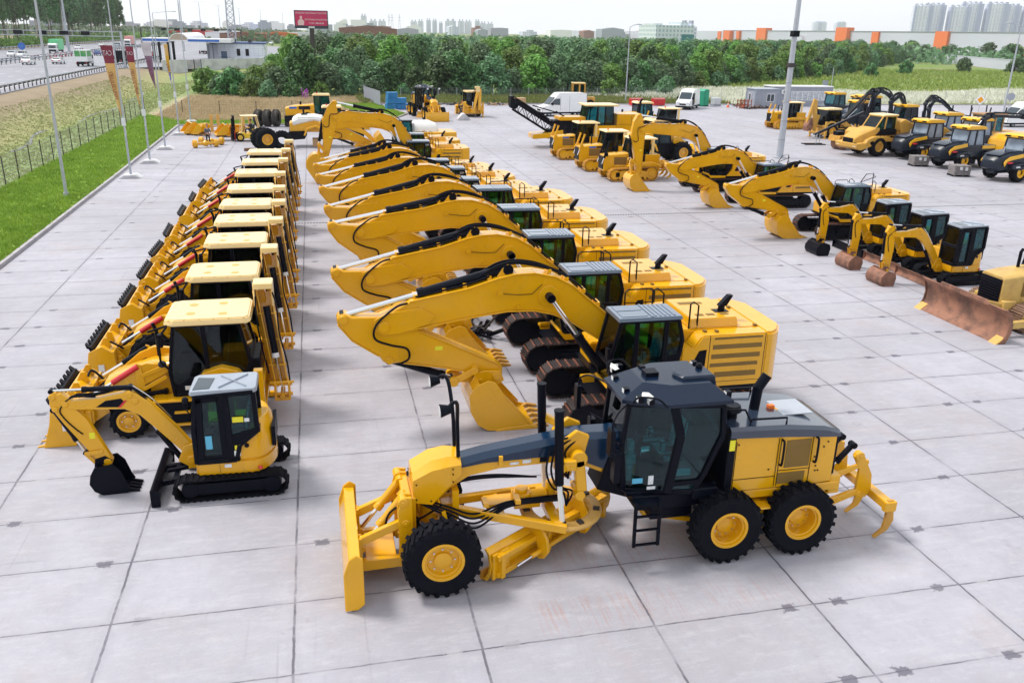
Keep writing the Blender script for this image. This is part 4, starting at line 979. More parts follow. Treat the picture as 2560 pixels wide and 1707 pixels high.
    for s in (-.10, .10):
        P3 = lambda P, dz=0: [(q[0], s, q[1]+dz) for q in P]
        H.append(curve(P3(bm_([(-4.6, 3.92), (-3.9, 4.16), (-3.3, 4.1), (-2.7, 3.92), (-2.2, 3.62), (-1.7, 3.16), (-.9, 2.45)]))))
        H.append(curve(P3(bm_([(-4.75, 3.80), (-4.2, 4.12), (-3.75, 4.20), (-3.2, 4.12), (-2.6, 3.88)]))))
    for k in (-1, 1):
        a0 = bm_([(-6.4, 3.35), (-6.7, 3.25)]); a1 = st_([(-7.15, 2.85), (-7.2, 2.5), (-6.85, 2.32), (-6.45, 2.2), (-6.4, 1.95), (-6.6, 1.82)])
        H.append(curve([(q[0], k*(hw+.05), q[1]) for q in a0+a1]))
        H.append(curve([(q[0], k*(hw-.1), q[1]) for q in bm_([(-6.2, 3.45), (-5.0, 3.70), (-4.4, 3.88)])]))
    hoses(t, H, .028)
    b = B(); pp = bm_([(-6.2, 3.42), (-5.5, 3.55), (-5.0, 3.66), (-4.4, 3.82), (-2.9, 3.92), (-2.45, 3.7), (-2.0, 3.38), (-1.6, 3.02)])
    for q in pp: b.box(q[0]-.05, q[0]+.05, -.17, .17, q[1]-.03, q[1]+.07)
    q = bm_([(-4.15, 3.48)])[0]; b.box(q[0]-.07, q[0]+.07, -hw-.04, -hw, q[1]-.06, q[1]+.06); q = bm_([(-3.7, 3.12)])[0]; b.cyl((q[0], -hw, q[1]), (q[0], -hw-.08, q[1]), .05, n=8)
    obj('hose_bracket', b, YEL, t)
    b = B(); q = st_([(-5.65, 2.12)])[0]; b.box(q[0]-.09, q[0]+.09, -sw-.008, -sw, q[1]-.05, q[1]+.05); obj('sticker', b, YLAB, t)
    b = B(); a = bm_([(-4.1, 3.46), (-3.7, 3.42), (-3.35, 3.42), (-3.1, 3.66)]); b.tube([(q[0], -hw-.012, q[1]) for q in a], .010); obj('grease_line', b, BLK, t)
    b = B(); b.box(-1.95, -1.65, -.35, -.05, 1.05, 1.12); b.box(-1.95, -1.65, -.35, -.30, 1.0, 1.2); obj('step', b, YEL, t)
    return t
GE = 'excavators lined up in the long middle row'
E1 = make_excavator('excavator', 'nearest big excavator of the middle row, boom folded forward right behind the grader', group=GE)
E1.location = (8.3, 19.6, 0)
for (y, dx, rz, lab) in ((23.85, -.05, .008, 'second excavator of the middle row counted from the camera'), (33.0, -.10, -.01, 'fourth excavator of the middle row counted from the camera'), (37.4, -.25, .012, 'fifth excavator of the middle row counted from the camera')):
    dup(E1, (8.3+dx, y, 0), rz, lab, GE)
E3 = make_excavator('excavator', 'third excavator of the middle row counted from the camera', boom_ang=-.045, stick_ang=-.05, bucket_ang=-.1, group=GE); E3.location = (8.2, 28.4, 0)
EF = make_excavator('excavator', 'sixth excavator of the middle row, numbered 330 on its black cab', number='330', group=GE, boom_ang=-.02); EF.location = (7.35, 41.2, 0); EF.scale = (.93,)*3
dup(EF, (7.25, 44.6, 0), 0, 'seventh excavator of the middle row, just behind the one numbered 330', GE)
ED = make_excavator('excavator', 'eighth excavator of the middle row, numbered 320 on its black cab', number='320', group=GE); ED.location = (7.1, 48.9, 0); ED.scale = (.86,)*3
EC = make_excavator('excavator', 'excavator of the middle row with its boom raised and bucket resting on its teeth', boom_ang=-.29, stick_ang=-1.40, bucket_ang=-1.0, number='320', group=GE); EC.location = (7.0, 56.6, 0); EC.scale = (.9,)*3
EB = make_excavator('excavator', 'far excavator of the middle row half hidden behind the raised boom', boom_ang=-.12, group=GE); EB.location = (7.2, 61.2, 0); EB.scale = (.88,)*3
GR = 'excavators parked in the right hand row'
R3 = make_excavator('excavator', 'nearest large excavator of the right row, yellow bucket beside the small diggers', number=None, group=GR, hoop=True); R3.location = (26.4, 38.2, 0); R3.scale = (.88,)*3
R2 = make_excavator('excavator', 'middle excavator of the right row, numbered 326 on its cab', number='326', group=GR, hoop=True); R2.location = (26.2, 46.0, 0); R2.scale = (.84,)*3
R1 = make_excavator('excavator', 'farther excavator of the right row with raised boom and upright stick', boom_ang=-.245, stick_ang=-1.13, bucket_ang=0., group=GR); R1.location = (25.8, 51.8, 0); R1.scale = (.88,)*3
# ------------------------------------------------------------ backhoe loader (front with bucket towards -x)
def bucket_front(t, x0, w, m=YEL, teeth=8, clam=True):
    P = [(x0, .0), (x0+.68, .0), (x0+.92, .28), (x0+.90, .90), (x0+.62, 1.10), (x0+.42, 1.06), (x0+.60, .85), (x0+.66, .36), (x0+.5, .12), (x0, .06)]
    b = B(); b.prism(P, -w, w)
    for s in (-1, 1): b.prism([(x0-.02, .0), (x0+.68, .0), (x0+.93, .28), (x0+.90, .92), (x0+.60, 1.14), (x0+.25, .98), (x0+.18, .6)], s*w-.015, s*w+.03)
    for y in (-.8, -.3, .3, .8): b.prism([(x0+.88, .3), (x0+1.08, .4), (x0+1.10, .7), (x0+.88, 1.0)], y-.02, y+.02)
    for y in (-.85, -.35, .35, .85): b.prism([(x0+.5, 1.08), (x0+.62, 1.30), (x0+.72, 1.30), (x0+.8, 1.0)], y-.025, y+.025)
    b.box(x0+.62, x0+.9, -w, w, .92, .97); b.box(x0+.86, x0+1.0, -w*.8, w*.8, .55, .62)
    obj('loader_bucket', b, m, t, .012)
    if clam:
        b = B(); b.prism([(x0+.30, .1), (x0+.52, .14), (x0+.60, .4), (x0+.50, .80), (x0+.32, 1.12), (x0+.24, 1.12), (x0+.38, .8), (x0+.46, .4)], -w+.03, w-.03)
        for i in range(8): y = -w+.12+i*(2*w-.24)/7; b.prism([(x0+.22, 1.08), (x0+.35, 1.06), (x0+.18, 1.22)], y-.09, y+.09)
        obj('bucket_inner_face', b, BLK, t, .008)  # black inner face of the bucket with its toothed upper edge
    for i in range(teeth):
        y = -w+.08+i*(2*w-.16)/(teeth-1); b = B(); b.prism([(x0+.1, -.01), (x0+.1, .07), (x0-.17, .02), (x0-.17, .0)], y-.035, y+.035); obj('bucket_tooth', b, m, t)
def make_backhoe(label, group=None, roofm=None, arm=True, clean=True, yel=None, bkt=True, fr=.46):
    Y_ = yel or YEL
    t = thing('backhoe_loader', label, 'backhoe loader', group=group)
    for s in (-1, 1):
        wheel(t, -.78, s*.86, fr, .34+(fr-.46)*.5, fr*.56, .05, lugs=16, ag=True, side=s, bolts=6); wheel(t, 1.35, s*.82, .72, .46, .36, .12, lugs=20, ag=True, side=s, bolts=8)
    b = B(); b.box(-1.3, 2.2, -.34, .34, .55, .95); b.box(-.9, -.65, -.7, .7, .35, .6); b.box(-.2, .62, -.98, -.5, .25, .88); b.box(-.2, .62, .5, .98, .25, .88); obj('chassis', b, BLK, t, .02)
    b = B(); b.box(-.2, .74, -1.0, -.45, .88, .93); b.box(-.2, .74, .45, 1.0, .88, .93)
    for z in (.30, .62): b.box(.28, .64, -1.06, -.86, z-.025, z+.025)
    obj('step_platform', b, Y_, t, .006)
    b = B(); b.loft([[(x, -w, z0), (x, -w, z1-.08), (x, -w+.12, z1), (x, w-.12, z1), (x, w, z1-.08), (x, w, z0)] for x, w, z0, z1 in ((-1.38, .34, .7, 1.22), (-1.1, .40, .65, 1.40), (-.3, .44, .75, 1.62), (.28, .46, .8, 1.72))])
    obj('engine_hood', b, Y_, t, .02)
    b = B(); b.box(-1.42, -1.36, -.3, .3, .72, 1.15); b.box(-1.1, -.3, -.47, -.455, 1.0, 1.3); obj('hood_grille', b, BLK, t)
    b = B(); b.tube([(-.15, .28, 1.6), (-.15, .28, 2.3), (-.22, .28, 2.5)], .045, 10); obj('exhaust_stack', b, BLK, t)
    for s in (-1, 1):
        b = B(); b.prism([(.22, 1.72), (.12, 1.50), (-.45, 1.20), (-1.15, .66), (-1.74, .28), (-1.92, .38), (-1.88, .62), (-1.30, 1.14), (-.66, 1.66), (-.30, 1.80)], s*.58-.07, s*.58+.07)
        b.prism([(-.52, 1.82), (-.42, 1.78), (-.36, 1.30), (-.45, 1.0), (-.56, 1.02), (-.58, 1.5)], s*.66-.02, s*.66+.02); b.bar((-.42, s*.7, 1.50), (.15, s*.7, 1.72), .03, .10); b.bar((-.42, s*.7, 1.15), (.15, s*.7, 1.45), .03, .10)
        b.bar((-1.15, s*.66, 1.0), (-1.75, s*.66, .85), .04, .12); pin(b, -1.8, s*.58-.1, s*.58+.1, .45, .07); pin(b, -1.2, s*.58-.12, s*.58+.12, .98, .06); pin(b, .12, s*.58-.1, s*.58+.1, 1.60, .07)
        obj('loader_arm', b, Y_, t, .012)
        b = B(); b.cyl((-.48, s*.66, 1.74), (-1.10, s*.66, 1.36), .07, n=12, m=0); b.cyl((-1.1, s*.66, 1.36), (-1.62, s*.66, 1.06), .035, n=8, m=1)
        obj('bucket_cylinder', b, [BLK if s > 0 else RED, STL], t)
        ram(t, (.05, s*.52, 1.0), (-1.05, s*.52, .85), .055, .5, name='lift_cylinder')
    b = B(); b.cyl((-1.2, -.62, .95), (-1.2, .62, .95), .09, n=12); b.box(-1.75, -1.62, -.9, .9, .35, .75); b.box(-1.0, -.86, -.55, .55, .75, .95); obj('loader_crossbar', b, Y_, t, .01)
    hoses(t, [curve([(-.5, s*.52, 1.5), (-1.0, s*.48, 1.25), (-1.5, s*.4, 1.0), (-1.75, s*.3, .8)]) for s in (-1, 1)]+[curve([(-1.6, s*.7, .9), (-1.9, s*.8, 1.15), (-2.0, s*.6, 1.0)]) for s in (-1, 1)], .03)
    if bkt: bucket_front(t, -2.66, 1.14, Y_)
    for s in (-1, 1):
        b = B(); b.prism([(.66, 1.0), (.80, 1.30), (1.02, 1.58), (1.45, 1.70), (1.82, 1.58), (2.12, 1.28), (2.2, 1.0), (2.1, 1.0), (2.0, 1.25), (1.75, 1.46), (1.42, 1.54), (1.1, 1.46), (.88, 1.22), (.78, 1.0)], s*.98, s*.52); b.prism([(.8, 1.0), (.95, 1.35), (1.42, 1.6), (1.9, 1.35), (2.1, 1.0)], s*.60, s*.54); obj('rear_fender', b, Y_, t, .015)
        b = B(); b.prism([(-1.15, .7), (-1.25, 1.0), (-.75, 1.1), (-.30, 1.02), (-.26, .9), (-.75, 1.02), (-1.18, .94)], s*.68, s*1.0); obj('front_fender', b, BLK, t, .01)
    poly = [(.30, .95), (.24, 1.55), (.42, 2.72), (1.92, 2.74), (2.12, 1.75), (2.0, 1.45), (1.35, 1.62), (1.0, 1.5), (.78, .98)]
    cab(t, poly, -.74, .74, posts=[((1.12, 1.55), (1.08, 2.72))], panels=[[(.32, .95), (.78, .98), (.92, 1.35), (.7, 1.42), (.45, 1.25), (.33, 1.25)]], w=.08, glassed=(1, 3), gl=GLSD)
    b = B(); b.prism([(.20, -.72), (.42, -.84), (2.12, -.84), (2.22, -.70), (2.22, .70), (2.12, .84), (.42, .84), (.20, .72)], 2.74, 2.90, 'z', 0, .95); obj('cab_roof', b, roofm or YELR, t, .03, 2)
    b = B()
    for (x, y) in ((.8, -.35), (1.55, -.45), (.8, .35), (1.5, .4)): b.cyl((x, y, 2.90), (x, y, 2.906), .11, n=14)
    for i in range(6): b.cyl((.35+i*.34, -.79, 2.86), (.35+i*.34, -.79, 2.885), .018, n=6)
    obj('roof_boss', b, AMB, t)
    seat(t, 1.35, 0, 1.05); console(t, .72, 0, 1.0, .55)
    b = B(); b.tube([(.28, -.75, 1.6), (.1, -.95, 1.9), (.1, -.98, 2.5), (.3, -.8, 2.75)], .03); b.box(.10, .20, -1.02, -.86, 2.3, 2.62); b.tube([(.3, -.75, 2.75), (-.1, -1.0, 2.7)], .03); obj('mirror_bar', b, BLK, t, .01)
    b = B(); b.ball((.08, -.72, 1.78), .10, sq=(1, .8, .9)); obj('headlamp', b, BLKR, t)
    b = B(); b.box(.55, .72, -.785, -.775, 1.10, 1.2); b.box(-2.2, -2.05, -1.185, -1.172, .42, .62); obj('sticker', b, LABEL, t)
    # rear frame, stabilisers
    b = B(); b.box(2.15, 2.35, -1.05, 1.05, .35, 1.30); b.box(2.3, 2.42, -.95, .95, 1.1, 1.25); b.box(2.3, 2.42, -.95, .95, .45, .6); obj('rear_frame', b, Y_, t, .015)
    b = B(); b.box(1.95, 2.35, -.6, .6, 1.0, 1.75); b.box(-.9, .2, -.40, .40, .55, 1.0); obj('dark_gap_filler', b, BLK, t, .03)  # black filler added for the dark gaps behind the cab and between loader arms
    for s in (-1, 1):
        b = B(); b.box(2.2, 2.42, s*1.12-.10, s*1.12+.10, .28, 1.66); b.box(2.24, 2.38, s*1.12-.06, s*1.12+.06, .05, .3); b.box(2.12, 2.52, s*1.12-.17, s*1.12+.17, .02, .07); obj('stabiliser', b, Y_, t, .012)
    if arm:
        # digging arm folded upright against the rear frame, sideways
        top = Vector((2.48, .42, 3.28)); bot = Vector((2.80, -.22, .72)); d = (bot-top).normalized()
        b = B()
        for s in (-1, 1): b.bar(top+Vector((s*.17, .05, -.1)), bot+Vector((s*.15, .05, .1)), .035, .34, side=(1, 0, 0)); b.bar(top+Vector((s*.2, .16, 0)), top+Vector((s*.17, -.1, -.75)), .03, .2, side=(1, 0, 0))
        b.bar(top+Vector((0, .2, -.2)), bot+Vector((0, .2, .1)), .32, .04, side=(1, 0, 0)); b.box(2.6, 2.98, -.42, -.05, .48, .55); b.box(2.6, 2.66, -.42, .0, .5, .95); b.box(2.94, 3.0, -.42, 0, .5, .95)
        for k in (.25, .5, .75): p = top.lerp(bot, k); b.box(p.x-.22, p.x+.22, p.y-.10, p.y-.05, p.z-.02, p.z+.02)
        obj('digging_stick', b, Y_, t, .01)
        b = B(); b.box(top.x-.24, top.x+.24, top.y-.28, top.y+.26, top.z+.0, top.z+.16); b.box(top.x-.24, top.x-.2, top.y-.26, top.y+.26, top.z-.45, top.z+.05); b.box(top.x+.2, top.x+.24, top.y-.26, top.y+.26, top.z-.45, top.z+.05); obj('boom_head', b, [YELR], t, .03)
        b = B(); p0 = top+d*.45+Vector((0, -.16, 0)); p1 = top+d*1.65+Vector((0, -.16, 0)); p2 = top+d*2.5+Vector((0, -.14, 0)); b.cyl(p0, p1, .085, n=12, m=0); b.cyl(p1, p1+d*.12, .09, n=12, m=2); b.cyl(p1+d*.12, p2, .045, n=8, m=1); obj('stick_cylinder', b, [BLK, STL, LABEL], t)
        b = B(); b.bar((2.62, .62, .75), (2.34, .72, 3.15), .30, .36, side=(1, 0, 0)); b.bar((2.4, .95, .5), (2.6, .7, 1.0), .5, .4, side=(1, 0, 0)); obj('digging_boom', b, Y_, t, .02)
        b = B(); pin(b, 2.8, -.5, .1, .62, .06); [b.cyl((2.55, -.3, z), (3.05, -.3, z), .05, n=10) for z in (.62, .9)]; b.cyl((2.5, -.32, .95), (3.1, -.32, .95), .035, n=8); obj('linkage_pin', b, [YEL], t)
        hoses(t, [curve([(2.70, .2, 3.2), (2.80, -.1, 2.9), (2.82, -.15, 2.2), (2.95, -.2, 1.5), (3.0, -.3, .95)]), curve([(2.28, .2, 3.1), (2.3, -.15, 2.6), (2.38, -.2, 1.9), (2.5, -.3, 1.2)])], .022)
    return t
GB_ = 'backhoe loaders lined up in the left row'
BH = make_backhoe('nearest backhoe loader of the left row, right behind the small digger', GB_)
BH.location = (-4, 21.05, 0)
BH2 = make_backhoe('second backhoe loader of the left row counted from the camera', GB_, fr=.66); BH2.location = (-4, 24.8, 0)
for i, (y, dx) in enumerate(((24.8, 0), (28.75, .05), (31.95, .05), (35.1, -.05), (38.6, -.1), (42.9, -.1), (46.5, -.05), (50.4, 0))):
    w_ = ('second', 'third', 'fourth', 'fifth', 'sixth', 'seventh', 'eighth', 'ninth and farthest')[i]
    if i: dup(BH2, (-4+dx, y, 0), R.uniform(-.035, .035), f'{w_} backhoe loader of the left row counted from the camera', GB_)

# ------------------------------------------------------------ mini excavator
MB = [(-3.38, 2.28), (-3.25, 2.33), (-3.05, 2.14), (-2.55, 2.16), (-2.1, 2.24), (-1.95, 2.30), (-1.80, 2.20), (-1.60, 2.02), (-1.1, 1.36), (-.82, .92), (-.72, .80), (-.74, .50), (-.95, .46), (-1.04, .62), (-1.05, .8), (-1.5, 1.36), (-1.80, 1.72), (-2.08, 1.88), (-3.05, 1.94), (-3.30, 2.02)]
MS = [(-3.46, 2.32), (-3.34, 2.36), (-3.22, 2.16), (-3.0, 1.92), (-2.84, 1.7), (-2.46, .72), (-2.50, .60), (-2.66, .60), (-2.80, .80), (-3.28, 1.62), (-3.50, 2.05)]
def make_mini(label, group=None, pose=(0, 0, 0), bmat=None, bladem=None, bucket='dig', bw=.26, roof=None, decals=True, blade_x=-1.52, wide=.88):
    t = thing('mini_excavator', label, 'mini excavator', group=group)
    ba, sa, ka = pose; bmat = bmat or BLK; bladem = bladem or BLK
    root = (-.88, .62); tip = (-3.2, 2.1); tip2 = xf([tip], root, ba)[0]; be = (-2.55, .68)
    bmf = lambda P: xf(P, root, ba); stf = lambda P: xf(P, tip, sa, tip2); be2 = stf([be])[0]; bkf = lambda P: xf(P, be, ka, be2)
    for s in (-1, 1):
        _lk('rubber_track', track_mesh(stadium(-1.18, 1.14, .53, .24, .24), .36, 40, .03, [RUB], True, .025), t, (0, s*.76, .025))
        b = B(); b.prism([(-.85, .14), (.8, .14), (.9, .25), (.8, .40), (-.85, .40), (-.95, .25)], s*.76-.13, s*.76+.14); b.cyl((-.85, s*.76-.14, .27), (-.85, s*.76+.15, .27), .17, n=16); b.cyl((.82, s*.76-.15, .27), (.82, s*.76+.15, .27), .19, n=16)
        obj('track_frame', b, BLK, t, .01)
    b = B(); b.box(-.6, .6, -.6, .6, .28, .44); b.cyl((0, 0, .40), (0, 0, .54), .42, n=20); obj('carbody', b, BLK, t)
    # blade
    b = B(); b.prism([(blade_x-.06, .0), (blade_x-.02, .04), (blade_x+.07, .16), (blade_x+.03, .34), (blade_x-.05, .40), (blade_x-.10, .40), (blade_x-.01, .3), (blade_x+.02, .17), (blade_x-.08, .02)], -wide-.12, wide+.12)
    for s in (-1, 1): b.prism([(blade_x-.1, .01), (blade_x+.08, .01), (blade_x+.10, .36), (blade_x-.1, .40)], s*(wide+.12)-.01, s*(wide+.12)+.012)
    obj('dozer_blade', b, bladem, t, .006)
    b = B(); b.bar((blade_x+.05, -.35, .22), (-.55, -.35, .34), .10, .12); b.bar((blade_x+.05, .35, .22), (-.55, .35, .34), .10, .12); b.bar((blade_x+.3, -.35, .25), (blade_x+.3, .35, .25), .1, .1); b.bar((blade_x+.1, 0, .32), (-.55, 0, .42), .08); obj('blade_arm', b, BLK, t, .01)
    # house
    pts = [(-.70, -.76), (.45, -.80)]+[(.45+.48*sin(a), -.80*cos(a)) for a in [i*pi/12 for i in range(1, 12)]]+[(.45, .80), (-.45, .76), (-.70, .45)]
    b = B(); b.prism(pts, .50, .86, 'z', 0); obj('house_skirt', b, YEL, t, .05, 2)
    b = B()
    secs = []
    for k, z in enumerate((.84, 1.0, 1.25, 1.5, 1.64)):
        f = (1, 1, .97, .88, .72)[k]; xo = (.12, .13, .25, .45, .52)[k]
        secs.append([(xo, -.78*f, z)]+[(.45+.47*f*sin(a), -.79*f*cos(a), z) for a in [i*pi/10 for i in range(1, 10)]]+[(xo, .78*f, z)])
    b.loft(secs); b.box(-.6, .4, .10, .76, .84, 1.32); obj('engine_cover', b, YEL, t, .02)
    b = B(); b.box(.855, .935, -.45, .45, .95, 1.40); b.cyl((.36, -.785, 1.17), (.36, -.80, 1.17), .05, n=12); b.box(-.22, -.215, -.812, -.80, .52, .84); obj('cover_vent', b, BLK, t)
    b = B(); b.cyl((.60, -.80, .60), (.60, -.775, .66), .045, n=10, m=0); b.box(-.12, .02, -.815, -.805, .70, .78, 1); obj('sticker', b, [RED, LABEL], t)
    poly = [(-.66, .86), (-.66, 1.6), (-.56, 2.34), (.58, 2.38), (.60, 1.50), (.22, 1.20), (.14, .86)]
    cab(t, poly, -.78, .08, posts=[((.04, .86), (.01, 2.36)), ((-.56, .92), (-.50, 2.3)), ((-.08, .92), (-.10, 2.3)), ((-.56, 2.27), (-.1, 2.29))], panels=[[(.05, .86), (.14, .86), (.22, 1.2), (.58, 1.5), (.58, 1.56), (.05, 1.42)], [(-.64, .86), (-.05, .86), (-.05, .98), (-.64, .98)], [(-.64, 1.12), (-.54, 1.2), (-.54, 1.5), (-.64, 1.55)]], w=.10, glassed=(0, 1, 3))
    b = B(); b.prism([(-.64, -.82), (.62, -.82), (.66, -.74), (.66, .06), (.62, .12), (-.58, .12), (-.66, .02), (-.68, -.74)], 2.38, 2.47, 'z', 0, .97)
    b.bar((-.1, -.7, 2.475), (.45, -.05, 2.475), .06, .015, side=(0, 0, 1)); b.bar((-.1, -.05, 2.475), (.45, -.7, 2.475), .06, .015, side=(0, 0, 1)); obj('cab_roof', b, roof or LGREY, t, .02)
    b = B(); b.prism([(-.60, -.72), (-.28, -.70), (-.22, -.15), (-.55, -.08)], 2.472, 2.482, 'z'); obj('roof_window', b, GLSB, t)
    b = B(); b.tube([(-.65, -.8, 1.9), (-.78, -.88, 2.2), (-.76, -.88, 2.35)], .014); b.ball((-.74, -.86, 2.32), .07); obj('mirror', b, BLK, t)
    seat(t, .18, -.35, .86); console(t, -.42, -.35, .86, .5)
    if decals:
        b = B(); b.box(.12, .24, -.822, -.812, 1.1, 1.2, 1); b.box(.10, .23, -.822, -.812, .96, 1.08, 0); b.box(-.45, -.32, -.80, -.79, 1.15, 1.45, 2); b.box(.12, .34, -.80, -.79, 1.72, 1.84, 1); b.box(.36, .46, -.80, -.79, 1.72, 1.80, 0); obj('window_sticker', b, [LABEL, YLAB, LBLU], t)
    # boom, stick
    b = B(); b.prism(bmf(MB), -.085, .085); 
    for s in (-1, 1): b.prism(bmf([(-1.15, .60), (-1.0, .95), (-.80, 1.0), (-.66, .8), (-.66, .5), (-.85, .40)]), s*.12-.02, s*.12+.02); b.cyl((bmf([root])[0][0], s*.1, bmf([root])[0][1]), (bmf([root])[0][0], s*.2, bmf([root])[0][1]), .09, n=12)
    for c_ in ((-3.2, 2.08), (-1.85, 2.05), (-1.95, 2.2)):
        q = bmf([c_])[0]; b.cyl((q[0], -.11, q[1]), (q[0], .11, q[1]), .07, n=12)
    b.box(-.95, -.62, -.18, .18, .42, .72); obj('boom', b, YEL, t, .012)
    b = B(); b.prism(stf(MS), -.075, .075)
    for c_, r_ in (((-3.42, 2.25), .07), ((-2.56, .70), .08), ((-3.4, 1.98), .06), ((-2.66, .95), .05)):
        q = stf([c_])[0]; b.cyl((q[0], -.11, q[1]), (q[0], .11, q[1]), r_, n=12)
    obj('stick', b, YEL, t, .012)
    if decals:
        b = B(); b.prism(bmf([(-2.62, 1.97), (-2.42, 2.10), (-2.12, 2.13), (-2.06, 2.05), (-2.2, 1.94)]), -.092, -.086, 'y', 0); b.prism(bmf([(-2.2, 1.93), (-2.14, 1.93), (-2.0, 2.08), (-2.06, 2.08)]), -.094, -.088, 'y', 1); q = stf([(-2.78, 1.33)])[0]; b.box(q[0]-.06, q[0]+.05, -.084, -.078, q[1]-.07, q[1]+.07, 2); obj('side_decal', b, [BLK, RED, YLAB], t)
    P0 = bmf([(-1.93, 2.33)])[0]; P1 = stf([(-3.44, 2.36)])[0]; ram(t, (P0[0], 0, P0[1]), (P1[0], 0, P1[1]), .055, .6, name='stick_cylinder')
    P0 = (-1.0, .52); P1 = bmf([(-1.88, 1.95)])[0]
    ram(t, (P0[0]-.05, 0, P0[1]), (P1[0], 0, P1[1]), .06, .55, name='boom_cylinder')
    P0 = stf([(-3.45, 1.95)])[0]; P1 = stf([(-2.98, .92)])[0]; ram(t, (P0[0], 0, P0[1]), (P1[0], 0, P1[1]), .055, .7, name='bucket_cylinder')
    P2 = stf([(-2.64, .95)])[0]; P3 = bkf([(-2.76, .62)])[0]; b = B()
    for s in (-1, 1): b.bar((P1[0], s*.1, P1[1]), (P2[0], s*.1, P2[1]), .025, .09); b.bar((P1[0], s*.06, P1[1]), (P3[0], s*.06, P3[1]), .025, .08)
    obj('bucket_link', b, YEL, t, .006)
    b = B(); P = bkf([(-2.80, .66), (-2.44, .72), (-2.30, .56), (-2.2, .22), (-2.14, .10), (-2.2, .02), (-2.7, .0), (-2.86, .10), (-2.94, .28), (-2.90, .48)])
    Q = bkf([(-2.8, .6), (-2.90, .48), (-2.94, .28), (-2.86, .10), (-2.7, .0), (-2.16, .04), (-2.18, .07), (-2.68, .05), (-2.82, .14), (-2.88, .3), (-2.85, .46), (-2.76, .58)])
    b.prism(Q, -bw, bw); [b.prism(P, s*bw-.012, s*bw+.012) for s in (-1, 1)]; b.prism(bkf([(-2.84, .58), (-2.8, .78), (-2.6, .84), (-2.46, .72)]), -.10, -.07); b.prism(bkf([(-2.84, .58), (-2.8, .78), (-2.6, .84), (-2.46, .72)]), .07, .10)
    obj('bucket', b, bmat, t, .006)
    if bucket == 'dig':
        for i in range(4): y = -bw+.06+i*(2*bw-.12)/3; b = B(); b.prism(bkf([(-2.25, .02), (-2.2, .1), (-1.98, .04), (-1.98, .01)]), y-.03, y+.03); obj('bucket_tooth', b, bmat, t)
    H = []
    for s in (-.05, .0, .05):
        H.append(curve([(q[0], s, q[1]) for q in bmf([(-.95, 1.0), (-1.4, 1.70), (-1.75, 2.18), (-2.0, 2.36), (-2.5, 2.24), (-3.0, 2.24)])]))
        H.append(curve([(q[0], s-.04, q[1]) for q in bmf([(-2.6, 2.20), (-3.05, 2.22)])+stf([(-3.30, 1.98), (-3.26, 1.78), (-3.08, 1.52), (-2.95, 1.38)])]))
    hoses(t, H, .014)
    hoses(t, [curve([(q[0], .02, q[1]) for q in bmf([(-1.2, 1.58), (-1.55, 2.05), (-1.9, 2.37)])])], .012, STL, 'steel_pipe')
    return t
M1 = make_mini('small yellow digger with grey roof and black bucket, foremost machine on the left')
M1.location = (-2.15, 17.62, 0)
GM = 'small excavators at the near end of the right row'
pz = (-.12, -.62, -.3)
MR = make_mini('nearest small digger of the right row, with a rusty brown blade and bucket', GM, (.0, -.42, -.5), RUST, RUST, 'flat', .5, LGREY, False, -1.75, 1.05)
MR.location = (25.75, 29.6, 0)
dup(MR, (25.9, 32.1, 0), 0, 'second small digger of the right row, its rusty bucket on the ground', GM)
M2 = make_mini('farthest small digger of the right row, with a black bucket', GM, (.0, -.42, -.5), BLK, BLK, 'flat', .5, LGREY, False, -1.75, 1.05); M2.location = (25.9, 34.6, 0)
